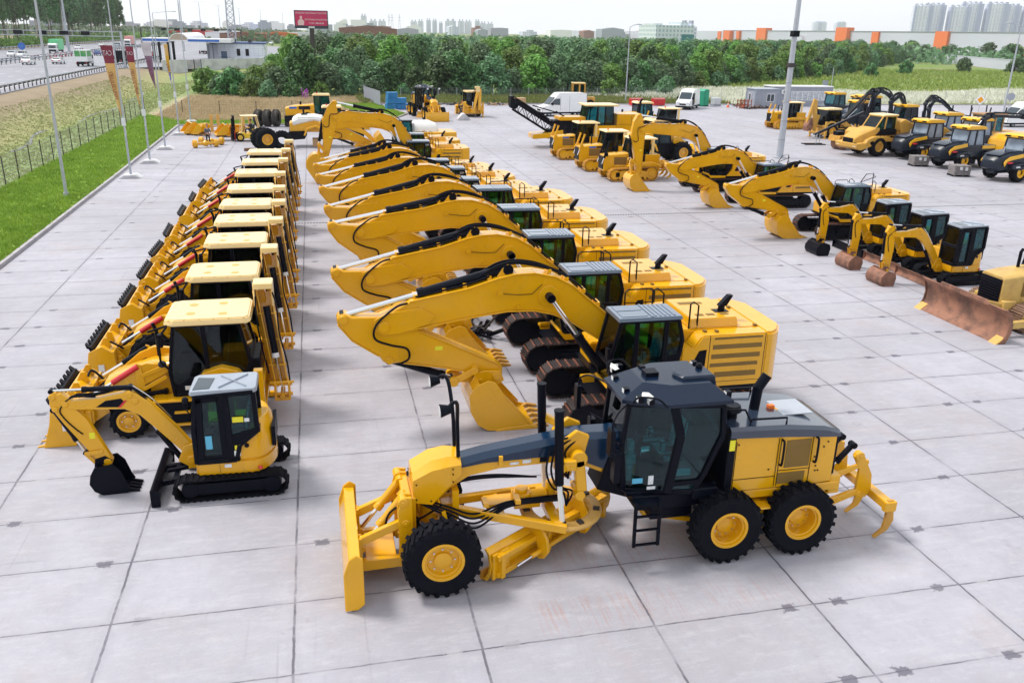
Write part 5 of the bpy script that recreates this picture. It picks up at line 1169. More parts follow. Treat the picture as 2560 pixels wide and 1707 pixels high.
# ------------------------------------------------------------ crawler tractors (front towards -x)
def make_dozer(label, group=None, m=None, tm=None, rollers=True, ripper=False, ramm=None, blue=False, cabm=None, blade=None, up=True, hd=1.0, roofm=None, wood=False):
    m = m or YEL; t = thing('bulldozer', label, 'bulldozer', group=group); tm = tm or [YELD, YELD]
    L = 1.75
    for s in (-1, 1):
        _lk('track_belt', track_mesh(stadium(-L, L, .95, .40, .46), .56, 34, .05, tm, False, .05), t, (0, s*.98, .05))
        b = B(); b.prism([(-1.3, .28), (1.2, .28), (1.2, .62), (.6, .72), (-.8, .72), (-1.3, .6)], s*.98-.2, s*.98+.24)
        b.cyl((-1.32, s*.98-.2, .45), (-1.32, s*.98+.2, .45), .34, n=18); b.cyl((1.28, s*.98-.22, .52), (1.28, s*.98+.24, .52), .40, n=20); b.cyl((1.28, s*.98-.3, .52), (1.28, s*.98+.29, .52), .22, n=16)
        for i in range(6): b.cyl((-.95+i*.36, s*.98-.2, .22), (-.95+i*.36, s*.98+.2, .22), .11, n=8)
        obj('track_frame', b, m, t, .015)
    b = B(); b.loft([[(x, -w, .62), (x, -w, z-.08), (x, -w+.1, z), (x, w-.1, z), (x, w, z-.08), (x, w, .62)] for x, w, z in ((-1.98, .50, 1.72*hd), (-1.4, .54, 1.80*hd), (-.15, .56, 1.88*hd))]); obj('engine_hood', b, m, t, .02)
    b = B(); b.box(-2.04, -1.97, -.44, .44, .75, 1.62*hd)
    for i in range(9): b.box(-2.06, -2.03, -.44, .44, .8+i*.09, .82+i*.09)
    obj('radiator_grille', b, BLK, t, .006)
    b = B()
    for s in (-1, 1): b.box(-1.25, -.35, s*.555-.008, s*.555+.008, 1.05, 1.55)
    obj('side_grille', b, GRILL, t)
    b = B(); b.tube([(-.85, .25, 1.75), (-.85, .25, 2.35), (-.78, .25, 2.45)], .055, 10); obj('exhaust_stack', b, BLK, t)
    if blue: b = B(); b.box(-1.25, -.75, -.575, -.566, 1.60, 1.72, 0); b.box(-.7, -.3, -.575, -.566, 1.60, 1.72, 1); obj('side_decal', b, [BLUS, BLK], t)
    b = B(); b.box(-.3, 1.2, -1.22, 1.22, .98, 1.18); b.box(.9, 1.95, -.85, .85, 1.1, 1.75); b.prism([(-.5, .98), (1.9, .98), (1.9, 1.1), (1.2, 1.3), (.2, 1.22)], -1.2, -.72); b.prism([(-.5, .98), (1.9, .98), (1.9, 1.1), (1.2, 1.3), (.2, 1.22)], .72, 1.2); b.box(-1.2, 1.9, -.6, .6, .45, 1.0); obj('fuel_tank_and_deck', b, m, t, .03)
    poly = [(-.20, 1.2), (-.22, 1.8), (-.02, 2.72), (1.22, 2.72), (1.18, 1.9), (1.0, 1.2)]
    cab(t, poly, -.70, .70, posts=[((.48, 1.2), (.50, 2.72))], panels=[[(.52, 1.2), (1.0, 1.2), (1.15, 1.75), (.52, 1.75)]], w=.085, glassed=(0, 1, 3), fr=cabm, gl=GLSD)
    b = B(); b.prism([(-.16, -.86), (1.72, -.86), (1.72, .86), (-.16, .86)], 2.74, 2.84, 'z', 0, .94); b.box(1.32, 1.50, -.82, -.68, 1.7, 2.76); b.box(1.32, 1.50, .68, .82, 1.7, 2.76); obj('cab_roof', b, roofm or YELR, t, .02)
    b = B(); b.cyl((.3, 0, 2.84), (.3, 0, 2.98), .06, n=10); obj('beacon', b, ORL, t)
    seat(t, .75, 0, 1.2, wrap=False)
    if up:
        for s in (-1, 1):
            b = B(); p = Vector((-2.08, s*.50, 1.15)); q = Vector((-1.62, s*.50, 2.55)); d = (q-p).normalized()
            b.cyl(p+d*.35, q, .07, n=10, m=0); b.cyl(p-d*.05, p+d*.35, .04, n=8, m=1); b.cyl(q-d*.05, q+d*.04, .085, n=10, m=0); b.box(-1.95, -1.7, s*.5-.06, s*.5+.06, 1.62, 1.85, 0)
            obj('lift_cylinder', b, [ramm or m, STL], t)
    if ripper:
        b = B(); b.box(1.9, 2.1, -.6, .6, .55, 1.1)
        for s in (-.45, .45): b.bar((2.0, s, 1.0), (2.75, s, 1.15), .08, .12); b.bar((2.0, s, .6), (2.75, s, .7), .08, .12); b.cyl((2.05, s*.6, 1.25), (2.7, s*.6, .8), .05)
        b.box(2.65, 2.95, -.85, .85, .55, 1.15); obj('ripper_frame', b, m, t, .02)
        for y in (-.7, 0, .7): b = B(); b.prism([(2.78, 1.05), (2.98, 1.05), (3.06, .5), (2.9, .2), (2.62, .05), (2.58, .10), (2.8, .35), (2.84, .6)], y-.04, y+.04); obj('ripper_shank', b, m, t, .008)
    if blade:
        bx = blade; W_ = 2.02
        b = B(); P = [(-.02, .0), (.10, .10), (.22, .40), (.24, .75), (.14, 1.10), (-.04, 1.32), (-.08, 1.30), (.08, 1.08), (.17, .75), (.15, .42), (.03, .14), (-.08, .02)]
        b.prism([(bx+p[0], p[1]) for p in P], -W_, W_)
        b.prism([(-1.25, 1.22), (-1.1, 1.42), (1.1, 1.42), (1.25, 1.22)], bx-.06, bx-.0, 'x') if True else 0
        for s in (-1, 1): b.prism([(bx-.10, .0), (bx+.12, .02), (bx+.26, .4), (bx+.27, .75), (bx+.14, 1.15), (bx-.05, 1.36), (bx-.10, 1.34), (bx+.05, 1.0), (bx+.12, .7), (bx+.08, .35)], s*W_-.02, s*W_+.03)
        obj('dozer_blade', b, RUST, t, .01)
        b = B(); b.prism([(bx-.20, -.01), (bx-.16, -.02), (bx+.10, .20), (bx+.07, .23)], -W_+.32, W_-.32); obj('cutting_edge', b, RUST, t)
        for s in (-1, 1): b = B(); b.prism([(bx-.24, -.01), (bx-.19, -.03), (bx+.09, .22), (bx+.05, .25)], min(s*W_, s*(W_-.34)), max(s*W_, s*(W_-.34))); obj('corner_bit', b, AMB, t)
        b = B()
        for s in (-1, 1): b.bar((bx+.2, s*1.35, .35), (.3, s*1.35, .5), .16, .24); b.bar((bx+.2, s*.5, .95), (-1.7, s*.5, .7), .14, .2)
        b.box(bx+.2, bx+.4, -1.4, 1.4, .25, .5); b.box(-1.95, -1.5, -.7, .7, .6, .95); obj('push_arm', b, m, t, .02)
    return t
GD = 'bulldozers without blades lined up in the centre'
D3 = make_dozer('nearest bladeless bulldozer of the centre row, with black lift cylinders and a ripper', GD, ripper=True, ramm=BLK, hd=.98); D3.location = (21.0, 56.2, 0)
D2 = make_dozer('middle bladeless bulldozer of the centre row, with yellow lift cylinders standing upright', GD, blue=True); D2.location = (20.6, 60.6, 0)
dup(D2, (20.3, 66.6, 0), 0, 'farthest bladeless bulldozer of the centre row, below the black conveyor', GD)
D5 = make_dozer('yellow bulldozer standing alone beside the lamp post, far right', None, ripper=True); D5.location = (50.6, 87.4, 0)
WORN = mat('sun_bleached_yellow', (.55, .36, .10), .5, dirt=.4, dcol=(.32, .17, .06), scale=2)
RSHOE = mat('rusty_track_shoe', (.24, .14, .09), .7, dirt=.5, dcol=(.12, .07, .05), scale=4)
D4 = make_dozer('old bulldozer at the right edge with a wide rusty blade', None, m=WORN, tm=[RSHOE, RSHOE], blade=-2.95, up=False, ramm=BLK)
D4.location = (25.0, 24.35, 0); D4.scale = (1.06,)*3
for c_ in D4.children:
    if c_.name.split('.')[0] in ('dozer_blade', 'corner_bit', 'cutting_edge'): c_.scale = (1, .97, .84)
b = B(); b.box(-.35, .35, -.1, .1, 0, .2); b.box(-.3, .3, .12, .3, 0, .18); b.box(-.2, .4, -.05, .2, .2, .32)
o = tag(obj('timber_block', b, mat('old_timber', (.22, .13, .09), .85, dirt=.4, scale=6), bev=.01), 'stack of dark timber blocks lying on the track of the rusty bulldozer', 'timber'); o.location = (24.2, 25.55, 1.06); o.rotation_euler = (0, 0, .3)
# ------------------------------------------------------------ people
def person(label, loc, rz, pose='stand', group=None, hair=HAIR, top=CLOTHG, low=CLOTH):
    """continuous skinned body; pose gives joint positions in metres (x forward, y left, z up)"""
    J = {'stand': dict(pel=(0, 0, .95), ch=(0, 0, 1.28), nk=(0, 0, 1.50), hd=(.02, 0, 1.60), sl=(0, .19, 1.43), el=(.05, .24, 1.15), wl=(.26, .16, 1.08), sr=(0, -.19, 1.43), er=(.05, -.24, 1.15), wr=(.26, -.14, 1.06), hl=(0, .10, .92), kl=(.03, .13, .50), al=(0, .15, .08), hr=(0, -.10, .92), kr=(.03, -.12, .50), ar=(-.03, -.14, .08)),
         'reach': dict(pel=(0, 0, .93), ch=(.08, 0, 1.24), nk=(.16, 0, 1.44), hd=(.20, 0, 1.54), sl=(.12, .19, 1.38), el=(.34, .22, 1.34), wl=(.56, .14, 1.50), sr=(.12, -.19, 1.38), er=(.32, -.22, 1.22), wr=(.54, -.12, 1.32), hl=(0, .10, .90), kl=(.10, .14, .50), al=(.16, .16, .08), hr=(0, -.10, .90), kr=(-.08, -.12, .48), ar=(-.28, -.14, .08)),
         'sit': dict(pel=(0, 0, .55), ch=(-.03, 0, .88), nk=(0, 0, 1.10), hd=(.02, 0, 1.20), sl=(0, .19, 1.03), el=(.16, .24, .80), wl=(.40, .14, .88), sr=(0, -.19, 1.03), er=(.16, -.24, .80), wr=(.40, -.12, .88), hl=(.04, .10, .54), kl=(.46, .14, .58), al=(.50, .14, .16), hr=(.04, -.10, .54), kr=(.46, -.14, .58), ar=(.50, -.14, .16))}[pose]
    t = thing('person', label, 'person', loc, rz, group)
    V = []; E_ = []; Rd = []; idx = {}
    def v(n, p, r_): idx[n] = len(V); V.append(p); Rd.append(r_)
    rad = dict(pel=.15, ch=.165, nk=.065, hd=.055, sl=.075, el=.052, wl=.038, sr=.075, er=.052, wr=.038, hl=.10, kl=.072, al=.052, hr=.10, kr=.072, ar=.052)
    for k, p in J.items(): v(k, p, rad[k])
    for s in 'lr':
        a = J['a'+s]; v('f'+s, (a[0]+.17, a[1], .04 if pose != 'sit' else a[2]-.04), .042)
    for a, c in (('pel', 'ch'), ('ch', 'nk'), ('nk', 'hd'), ('ch', 'sl'), ('sl', 'el'), ('el', 'wl'), ('ch', 'sr'), ('sr', 'er'), ('er', 'wr'), ('pel', 'hl'), ('hl', 'kl'), ('kl', 'al'), ('pel', 'hr'), ('hr', 'kr'), ('kr', 'ar'), ('al', 'fl'), ('ar', 'fr')): E_.append((idx[a], idx[c]))
    for s in 'lr':        # palm, four fingers, thumb
        w = Vector(J['w'+s]); d = (w-Vector(J['e'+s])).normalized(); sd = d.cross(Vector((0, 0, 1))).normalized()
        v('p'+s, tuple(w+d*.07), .026); E_.append((idx['w'+s], idx['p'+s]))
        for i, L in enumerate((.065, .075, .07, .055)):
            o = w+d*.10+sd*(i-1.5)*.021; v(f'g{s}{i}', tuple(o), .010); v(f'h{s}{i}', tuple(o+d*L*.6+Vector((0, 0, -.02))), .008); v(f'i{s}{i}', tuple(o+d*L*.8+Vector((0, 0, -.045))), .007)
            E_ += [(idx['p'+s], idx[f'g{s}{i}']), (idx[f'g{s}{i}'], idx[f'h{s}{i}']), (idx[f'h{s}{i}'], idx[f'i{s}{i}'])]
        v('t'+s, tuple(w+d*.05+sd*(-.04 if s == 'l' else .04)), .011); v('u'+s, tuple(w+d*.09+sd*(-.055 if s == 'l' else .055)), .009); E_ += [(idx['p'+s], idx['t'+s]), (idx['t'+s], idx['u'+s])]
    me = bpy.data.meshes.new('body'); me.from_pydata(V, E_, []); o = bpy.data.objects.new('tmp_body', me); C.objects.link(o)
    sm = o.modifiers.new('s', 'SKIN'); o.modifiers.new('d', 'SUBSURF').levels = 1
    for i, r_ in enumerate(Rd): me.skin_vertices[0].data[i].radius = (r_, r_*.85)
    me.skin_vertices[0].data[0].use_root = True
    dg = bpy.context.evaluated_depsgraph_get(); m2 = bpy.data.meshes.new_from_object(o.evaluated_get(dg)); bpy.data.objects.remove(o)
    for m in (SKIN, top, low, BLK): m2.materials.append(m)
    h = Vector(J['hd'])
    bm = bmesh.new(); bm.from_mesh(m2)
    # head with face joined to the neck
    hb = B(); hc = h+Vector((.0, 0, .10)); hb.ball(hc, .112, 14, 0, (.88, .74, 1.08)); hb.ball(hc+Vector((.03, 0, -.06)), .065, 10, 0, (.8, .8, .7)); hb.ball(hc+Vector((.10, 0, -.01)), .018, 8, 0, (1, .7, 1.3))
    for s in (-1, 1): hb.ball(hc+Vector((.0, s*.083, 0)), .024, 8, 0, (.7, .4, 1.2)); hb.ball(hc+Vector((.088, s*.032, .018)), .011, 6, 3)
    hb.box(hc.x+.083, hc.x+.094, -.022, .022, hc.z-.055, hc.z-.048, 3)
    hm = hb.mesh('h', [SKIN, top, low, BLK]); hm.materials.clear(); bm.from_mesh(hm)
    zw = J['pel'][2]+.08
    nf = len(m2.polygons)
    for k, f in enumerate(bm.faces):
        if k >= nf: continue
        c = f.calc_center_median(); f.smooth = True
        f.material_index = 2
        near = min(J.items(), key=lambda kv: (Vector(kv[1])-c).length)[0]
        if near in ('nk', 'hd'): f.material_index = 0
        elif near in ('wl', 'wr'): f.material_index = 0
        elif near in ('ch', 'sl', 'sr', 'el', 'er'): f.material_index = 1
        elif near in ('al', 'ar') and c.z < .11: f.material_index = 3
    bm.to_mesh(m2); bm.free(); m2.name = 'body'
    bo = bpy.data.objects.new('body', m2); C.objects.link(bo); bo.parent = t
    b = B(); hc = h+Vector((-.012, 0, .125)); b.ball(hc, .118, 14, 0, (.90, .80, .98)); obj('hair', b, hair, t)
    # cut the face side of the hair ball
    hm_ = t.children[-1].data; bm = bmesh.new(); bm.from_mesh(hm_); bmesh.ops.delete(bm, geom=[f for f in bm.faces if f.calc_center_median().x > hc.x+.03 and f.calc_center_median().z < hc.z+.055 or f.calc_center_median().z < hc.z-.06], context='FACES'); bm.to_mesh(hm_); bm.free()
    # bib straps
    b = B()
    for s in (-1, 1): b.bar((J['ch'][0]+.135, s*.08, J['ch'][2]-.1), (J['nk'][0]+.0, s*.09, J['nk'][2]-.02), .04, .02); b.bar((J['ch'][0]-.135, s*.05, J['ch'][2]-.1), (J['nk'][0]+.0, s*.09, J['nk'][2]-.02), .04, .02)
    obj('overall_straps', b, low, t)
    return t
person('mechanic in dark overalls and grey shirt bending over the yellow axles', (-8.75, 75.6, 0), radians(-60), 'stand')
person('worker in dark clothes reaching into the raised excavator bucket', (.75, 54.6, 0), radians(140), 'reach', top=CLOTH)

# ------------------------------------------------------------ axle, pallets with buckets
for (x, y, rz, lab) in ((-8.9, 74.9, .35, 'pair of yellow wheel hubs on an axle at the mechanic\'s feet'), (-8.6, 76.6, -.2, 'second yellow axle just behind the mechanic')):
    t = thing('drive_axle', lab, 'axle', (x, y, 0), rz)
    b = B(); b.cyl((-.75, 0, .32), (.75, 0, .32), .10, n=12); b.ball((0, 0, .32), .24, 12); b.box(-.5, .5, -.12, .12, .22, .42); obj('axle_housing', b, YEL, t, .01)
    for s in (-1, 1):
        b = B(); b.cyl((s*.68, 0, .33), (s*.98, 0, .33), .32, n=22); b.cyl((s*.98, 0, .33), (s*1.06, 0, .33), .20, n=18)
        for i in range(10): b.cyl((s*.98, .26*cos(i*.628), .33+.26*sin(i*.628)), (s*1.01, .26*cos(i*.628), .33+.26*sin(i*.628)), .02, n=5)
        obj('wheel_hub', b, YEL, t, .015)
def pallet(x, y, rz, lab, z=0):
    b = B()
    for i in range(6): b.box(-.6, .6, -.5+i*.19, -.38+i*.19, .10, .13)
    for s in (-.55, 0, .5): b.box(s, s+.08, -.5, .57, 0, .10)
    o = tag(obj('pallet', b, WOOD), lab, 'pallet', 'pallets under loose attachments'); o.location = (x, y, z); o.rotation_euler = (0, 0, rz); return o
def loose_bucket(x, y, rz, w, lab, z=.13):
    t = thing('loose_bucket', lab, 'bucket', (x, y, z), rz, 'loose buckets by the flagpoles')
    b = B(); P = [(-.7, 0), (.05, 0), (.45, .25), (.5, .7), (.2, .95), (.12, .9), (.38, .66), (.35, .32), (.05, .08), (-.68, .05)]
    b.prism(P, -w, w); [b.prism([(-.7, 0), (.05, 0), (.45, .25), (.5, .7), (.2, .95), (-.2, .6)], s*w-.02, s*w+.02) for s in (-1, 1)]
    obj('bucket_shell', b, YELR if False else YEL, t, .012)
    for y_ in (-.3, .3): b = B(); b.prism([(.4, .4), (.75, .5), (.8, .8), (.55, .95), (.4, .8)], y_-.03, y_+.03); obj('hanger_plate', b, YEL, t)
    return t
for i, (x, y, rz, w, lab) in enumerate(((-11.4, 84.6, .3, .9, 'yellow bucket lying nearest the flagpole base'), (-10.2, 83.6, -.5, .6, 'small yellow bucket next to the upright forks'), (-8.3, 83.0, .2, 1.0, 'wide yellow bucket between the two pairs of upright forks'), (-7.1, 82.4, 1.2, .6, 'small yellow bucket beside the forklift forks'))):
    pallet(x, y, rz, 'pallet under the '+lab[:46]); loose_bucket(x, y, rz, w, lab)
for (x, y, lab) in ((-9.1, 85.2, 'pair of yellow forks standing upright behind the buckets'), (-6.2, 84.2, 'pair of yellow forks standing upright beside the forklift mast')):
    t = thing('pallet_forks', lab, 'forks', (x, y, 0), .2)
    b = B(); b.box(-.6, .6, 0, .08, .15, .25); b.box(-.6, .6, 0, .08, .55, .65); obj('fork_frame', b, YEL, t)
    for s in (-.3, .3): b = B(); b.box(s-.14, s+.14, -.04, .04, .1, 1.7); b.box(s-.14, s+.14, -.3, 0, 0, .06); obj('fork', b, AMB, t, .01)

# ------------------------------------------------------------ forklift
t = thing('forklift', 'yellow forklift with black mast and its driver, facing the mechanic', 'forklift', (-5.8, 79.3, 0), radians(12))
b = B(); b.prism([(-1.0, .25), (-.85, .62), (-.5, .75), (-.1, .62), (.35, .75), (.45, 1.05), (1.15, 1.05), (1.3, .8), (1.3, .3), (1.0, .22)], -.58, .58); obj('body', b, mat('forklift_yellow', (.78, .50, .01), .4, coat=.4), t, .05, 2)
b = B(); b.prism([(.95, .3), (.95, 1.0), (1.25, .98), (1.42, .7), (1.40, .3)], -.6, .6); obj('counterweight', b, MATS['forklift_yellow'], t, .06, 2)
for x, r_, lab in ((-.75, .36, 0), (.85, .30, 0)):
    for s in (-1, 1): wheel(t, x, s*.52, r_, .26, r_*.5, .05, MATS['forklift_yellow'], lugs=12, side=s, bolts=5)
b = B()
for s in (-1, 1):
    b.bar((-.62, s*.5, .7), (-.45, s*.48, 2.1), .07); b.bar((1.0, s*.5, 1.0), (.75, s*.48, 2.1), .07)
b.box(-.55, .85, -.55, .55, 2.08, 2.16); obj('overhead_guard', b, YELR, t, .015)
b = B()
for s in (-1, 1): b.box(-1.22, -1.10, s*.36-.05, s*.36+.05, .08, 2.15); b.box(-1.32, -1.24, s*.28-.04, s*.28+.04, .05, 1.9)
for z in (.3, 1.1, 2.1): b.box(-1.22, -1.10, -.36, .36, z, z+.08)
b.box(-1.40, -1.34, -.5, .5, .1, .22); b.box(-1.40, -1.34, -.5, .5, .5, .62)
for i in range(7): b.box(-1.39, -1.36, -.45+i*.15, -.42+i*.15, .6, 1.15)
obj('mast', b, BLK, t)
b = B(); b.cyl((-1.16, -.42, .1), (-1.16, -.42, .95), .03); b.box(-1.24, -1.08, .41, .43, .1, .9); obj('mast_stripe', b, RED, t)
for s in (-.28, .28): b = B(); b.box(-2.45, -1.40, s-.06, s+.06, .05, .09); b.box(-1.44, -1.39, s-.06, s+.06, .05, .6); obj('fork', b, DSTL, t)
b = B(); b.box(.1, .5, -.25, .25, .75, .9); b.prism([(.42, .85), (.55, .85), (.62, 1.35), (.5, 1.38)], -.23, .23); obj('seat', b, SEATM, t, .03)
b = B(); b.cyl((-.45, 0, .7), (-.25, 0, 1.15), .03); b.lathe([(.15, -.01), (.17, 0), (.15, .01)], c=(-.24, 0, 1.17), ax='z', n=14); obj('steering_wheel', b, BLK, t)
person('forklift driver in dark clothes sitting at the wheel', (-5.8+.30*cos(radians(12)), 79.3+.30*sin(radians(12)), .42), radians(192), 'sit', top=CLOTH)

# ------------------------------------------------------------ loose tyres
def loose_tyre(lab, loc, rot, r=.85, w=.62, rim=None, sc=1, m=None):
    t = thing('loose_tyre', lab, 'tyre', loc, 0, 'big loose machine tyres'); t.rotation_euler = rot
    o = _lk('tyre', tyre_mesh(r, w, r*.46, 20, m or RUBO, True), t)
    if rim: _lk('rim', rim_mesh(r*.46, w, .2, YEL, -1, 10), t)
    return t
loose_tyre('big black tyre with yellow rim standing nearest the backhoes', (-3.9, 72.7, .88), (0, 0, .28), .90, .66, True, m=RUB)
loose_tyre('big tyre leaning behind the yellow rimmed one, on its left', (-4.35, 73.5, .86), (.12, 0, .25), .88, .62, False, m=RUB)
loose_tyre('big tyre leaning on the right of the yellow rimmed one', (-2.7, 73.6, .66), (-.55, 0, .3), .85, .5, False, m=RUB)
for i, x in enumerate((-5.5, -4.65, -3.8)): loose_tyre(('leftmost', 'middle', 'rightmost')[i]+' of three upright tyres leaning in a row near the grass', (x, 91.0, .82), (0, -.0, 1.2+.06*i), .84, .6)
loose_tyre('tyre lying flat on the yard beside the three upright ones', (-2.15, 91.0, .32), (pi/2, 0, 0), .86, .62)
b = B(); b.box(-.6, .3, -.12, .12, 0, .22); b.box(-.5, .1, .14, .36, 0, .2); o = tag(obj('timber_block', b, mat('brown_timber', (.14, .07, .04), .85), bev=.01), 'brown timber chocks wedged beside the big yellow rimmed tyre', 'timber'); o.location = (-5.1, 72.4, 0)

# ------------------------------------------------------------ wheel loaders seen from behind (rear towards -x)
def make_loader(lab, wrapped, wheels=True):
    t = thing('wheel_loader', lab, 'wheel loader', group='wheel loaders parked beyond the backhoes')
    b = B(); b.prism([(0, .75), (.25, .62), (1.3, .7), (1.5, 1.1), (1.3, 1.35), (0, 1.30)], -1.0, 1.0); obj('counterweight', b, BLK, t, .04, 2)
    b = B(); b.loft([[(x, -w, 1.25), (x, -w, z-.1), (x, -w+.14, z), (x, w-.14, z), (x, w, z-.1), (x, w, 1.25)] for x, w, z in ((.12, .70, 2.05), (1.0, .78, 2.25), (2.9, .82, 2.4))]); obj('engine_hood', b, YEL, t, .03)
    if wrapped:
        b = B(); b.loft([[(x, -w, z0), (x, -w, z-.2), (x, -w+.24, z), (x, w-.24, z), (x, w, z-.2), (x, w, z0)] for x, w, z, z0 in ((.35, .80, 2.35, 1.75), (.8, .88, 2.6, 1.9), (2.2, .9, 2.62, 2.2), (2.9, .88, 2.5, 1.9))]); obj('plastic_cover', b, PLW, t, .08, 2)
        b = B(); b.tube([(1.3, -.3, 2.5), (1.3, -.3, 3.0), (1.15, -.3, 3.12)], .08, 8); b.box(1.1, 1.6, -.5, -.1, 2.55, 2.7); obj('exhaust_stack', b, BLK, t)
    else:
        b = B(); b.box(.5, 1.2, -.79, -.78, 1.95, 2.15, 0); b.box(1.4, 2.5, -.845, -.83, 1.9, 2.2, 1); obj('side_decal', b, [BLUS, BLK], t)
        b = B(); b.cyl((1.6, 0, 2.3), (1.6, 0, 2.6), .10); obj('exhaust_stack', b, BLK, t)
    b = B()
    for i in range(8): b.box(.08, .12, -.55, .55, 1.35+i*.08, 1.39+i*.08)
    obj('radiator_grille', b, BLK, t)
    cab(t, [(2.9, 1.5), (2.9, 3.15), (4.3, 3.15), (4.5, 1.5)], -.72, .72, posts=[((3.5, 1.5), (3.5, 3.15))], w=.09)
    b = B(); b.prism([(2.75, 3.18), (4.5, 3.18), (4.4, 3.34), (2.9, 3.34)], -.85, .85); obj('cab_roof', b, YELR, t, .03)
    b = B(); b.cyl((3.2, 0, 3.34), (3.2, 0, 3.46), .05); obj('beacon', b, REDG, t)
    b = B(); b.box(2.6, 4.6, -.5, .5, .6, 1.5); b.box(4.5, 6.2, -.55, .55, .6, 1.6); obj('frame', b, BLK, t, .03)
    for s in (-1, 1):
        b = B(); b.prism([(1.2, 1.0), (1.45, 1.6), (2.2, 1.85), (2.95, 1.55), (3.2, 1.0), (3.05, 1.0), (2.8, 1.42), (2.2, 1.68), (1.55, 1.45), (1.35, 1.0)], s*1.25, s*.8); obj('rear_fender', b, YEL, t, .02)
        if wheels:
            for x in (2.2, 5.4): wheel(t, x, s*1.02, .82, .6, .38, .15, lugs=18, ag=True, side=s)
        b = B(); b.prism([(4.8, 1.9), (5.2, 2.1), (6.8, .9), (7.2, .4), (6.9, .3), (6.2, 1.0), (4.8, 1.5)], s*.55-.06, s*.55+.06); obj('lift_arm', b, YEL, t, .02)
    b = B(); P = [(7.0, 0), (7.1, .8), (7.5, 1.2), (7.6, 1.15), (7.2, .75), (7.15, .12), (8.2, .05), (8.2, 0)]; b.prism(P, -1.3, 1.3); [b.prism([(7.0, 0), (7.1, .8), (7.5, 1.2), (7.8, .8), (8.2, 0)], s*1.3-.02, s*1.3+.02) for s in (-1, 1)]; obj('bucket', b, YEL, t, .015)
    if not wheels:
        b = B(); b.box(1.9, 2.5, -.5, .5, 0, .65); b.box(5.1, 5.7, -.5, .5, 0, .65); obj('support_stand', b, WOOD, t)
    return t
w1 = make_loader('wheel loader under a white plastic cover, standing without its wheels', True, False); w1.location = (-2.2, 75.2, 0)
w2 = make_loader('wheel loader with blue side stripe behind the white covered one', False); w2.location = (-2.9, 89.0, 0)

# ------------------------------------------------------------ far graders and backhoe facing the camera
g2 = dup(G1, (12.9, 96.6, 0), radians(97), 'distant motor grader facing the camera with its blade across the front')
bh2 = dup(BH, (17.9, 102.8, 0), radians(-86), 'distant backhoe loader with its digging arm towards the camera, beside the far grader'); 
if 'group' in bh2: del bh2['group']

# ------------------------------------------------------------ vans
def make_van(lab, L=5.6, H=2.55, W_=.98, stripe=False):
    t = thing('van', lab, 'van', group='white panel vans'); xs_ = L/2
    prof = [(-xs_, .45), (-xs_-.02, .85), (-xs_+.12, 1.08), (-xs_+.95, 1.32), (-xs_+1.75, 2.18), (-xs_+2.3, H-.05), (-xs_+2.8, H), (xs_-.1, H-.05), (xs_, H-.2), (xs_, .42), (xs_-.2, .32), (-xs_+.2, .30)]
    b = B(); n = len(prof); f = lambda z: W_*(1-.13*max(0, (z-1.1)/1.5))
    b.loft([[(p[0]*(1 if abs(y) < .9 else .985), y*f(p[1]), p[1]) for p in prof] for y in (-1, -.93, .93, 1)]); obj('body', b, WHT, t, .05, 2)
    b = B(); b.box(-xs_-.03, xs_+.02, -W_-.01, W_+.01, .30, .50); obj('bumper_trim', b, BLK, t, .02)
    for s in (-1, 1):
        b = B(); b.add([(x, s*(f(z)+.012), z) for x, z in ((-xs_+1.02, 1.38), (-xs_+1.70, 2.02), (-xs_+2.35, 2.05), (-xs_+2.35, 1.30))]+[(x, s*(f(z)-.03), z) for x, z in ((-xs_+1.02, 1.38), (-xs_+1.70, 2.02), (-xs_+2.35, 2.05), (-xs_+2.35, 1.30))], [(0, 1, 2, 3), (7, 6, 5, 4), (0, 4, 5, 1), (1, 5, 6, 2), (2, 6, 7, 3), (3, 7, 4, 0)]); obj('side_window', b, GLSB, t)
        b = B(); b.box(-xs_+1.25, -xs_+1.4, s*W_, s*(W_+.2), 1.3, 1.6); obj('mirror', b, BLK, t, .03)
        b = B(); b.box(-xs_-.02, -xs_+.22, s*.62-.16, s*.62+.16, .80, 1.02); obj('headlight', b, LAMP, t, .02)
        for x in (-xs_+.95, xs_-1.1): wheel(t, x, s*(W_-.12), .34, .24, .2, .04, LGREY, lugs=14, side=s, bolts=5)
        b = B(); b.box(-xs_+2.4, -xs_+2.42, s*(f(1.2)+.004)-.003, s*(f(1.2)+.004)+.003, .5, 2.3); b.box(-xs_+3.6, -xs_+3.62, s*(f(1.2)+.004)-.003, s*(f(1.2)+.004)+.003, .5, 2.3); obj('door_seam', b, BLK, t)
    b = B(); b.add([(-xs_+.98, -.8, 1.37), (-xs_+.98, .8, 1.37), (-xs_+1.70, .74, 2.16), (-xs_+1.70, -.74, 2.16), (-xs_+1.1, -.8, 1.3), (-xs_+1.1, .8, 1.3), (-xs_+1.8, .74, 2.1), (-xs_+1.8, -.74, 2.1)], [(0, 1, 2, 3), (7, 6, 5, 4), (0, 4, 5, 1), (1, 5, 6, 2), (2, 6, 7, 3), (3, 7, 4, 0)]); b.v = [(v[0]-.03, v[1], v[2]+.03) for v in b.v]; obj('windscreen', b, GLSB, t)
    b = B(); b.box(-xs_-.04, -xs_+.05, -.42, .42, .62, .82); obj('grille', b, BLK, t, .01)
    if stripe: b = B(); b.box(-.6, .1, -W_-.006, -W_, 1.0, 1.15, 0); b.box(-.5, .2, -W_-.006, -W_, .88, .96, 1); obj('side_lettering', b, [YLAB, ORL], t)
    return t
v1 = make_van('white panel van seen side on behind the black conveyor', 6.0, 2.7); v1.location = (29.2, 102.3, 0); v1.rotation_euler = (0, 0, .16)
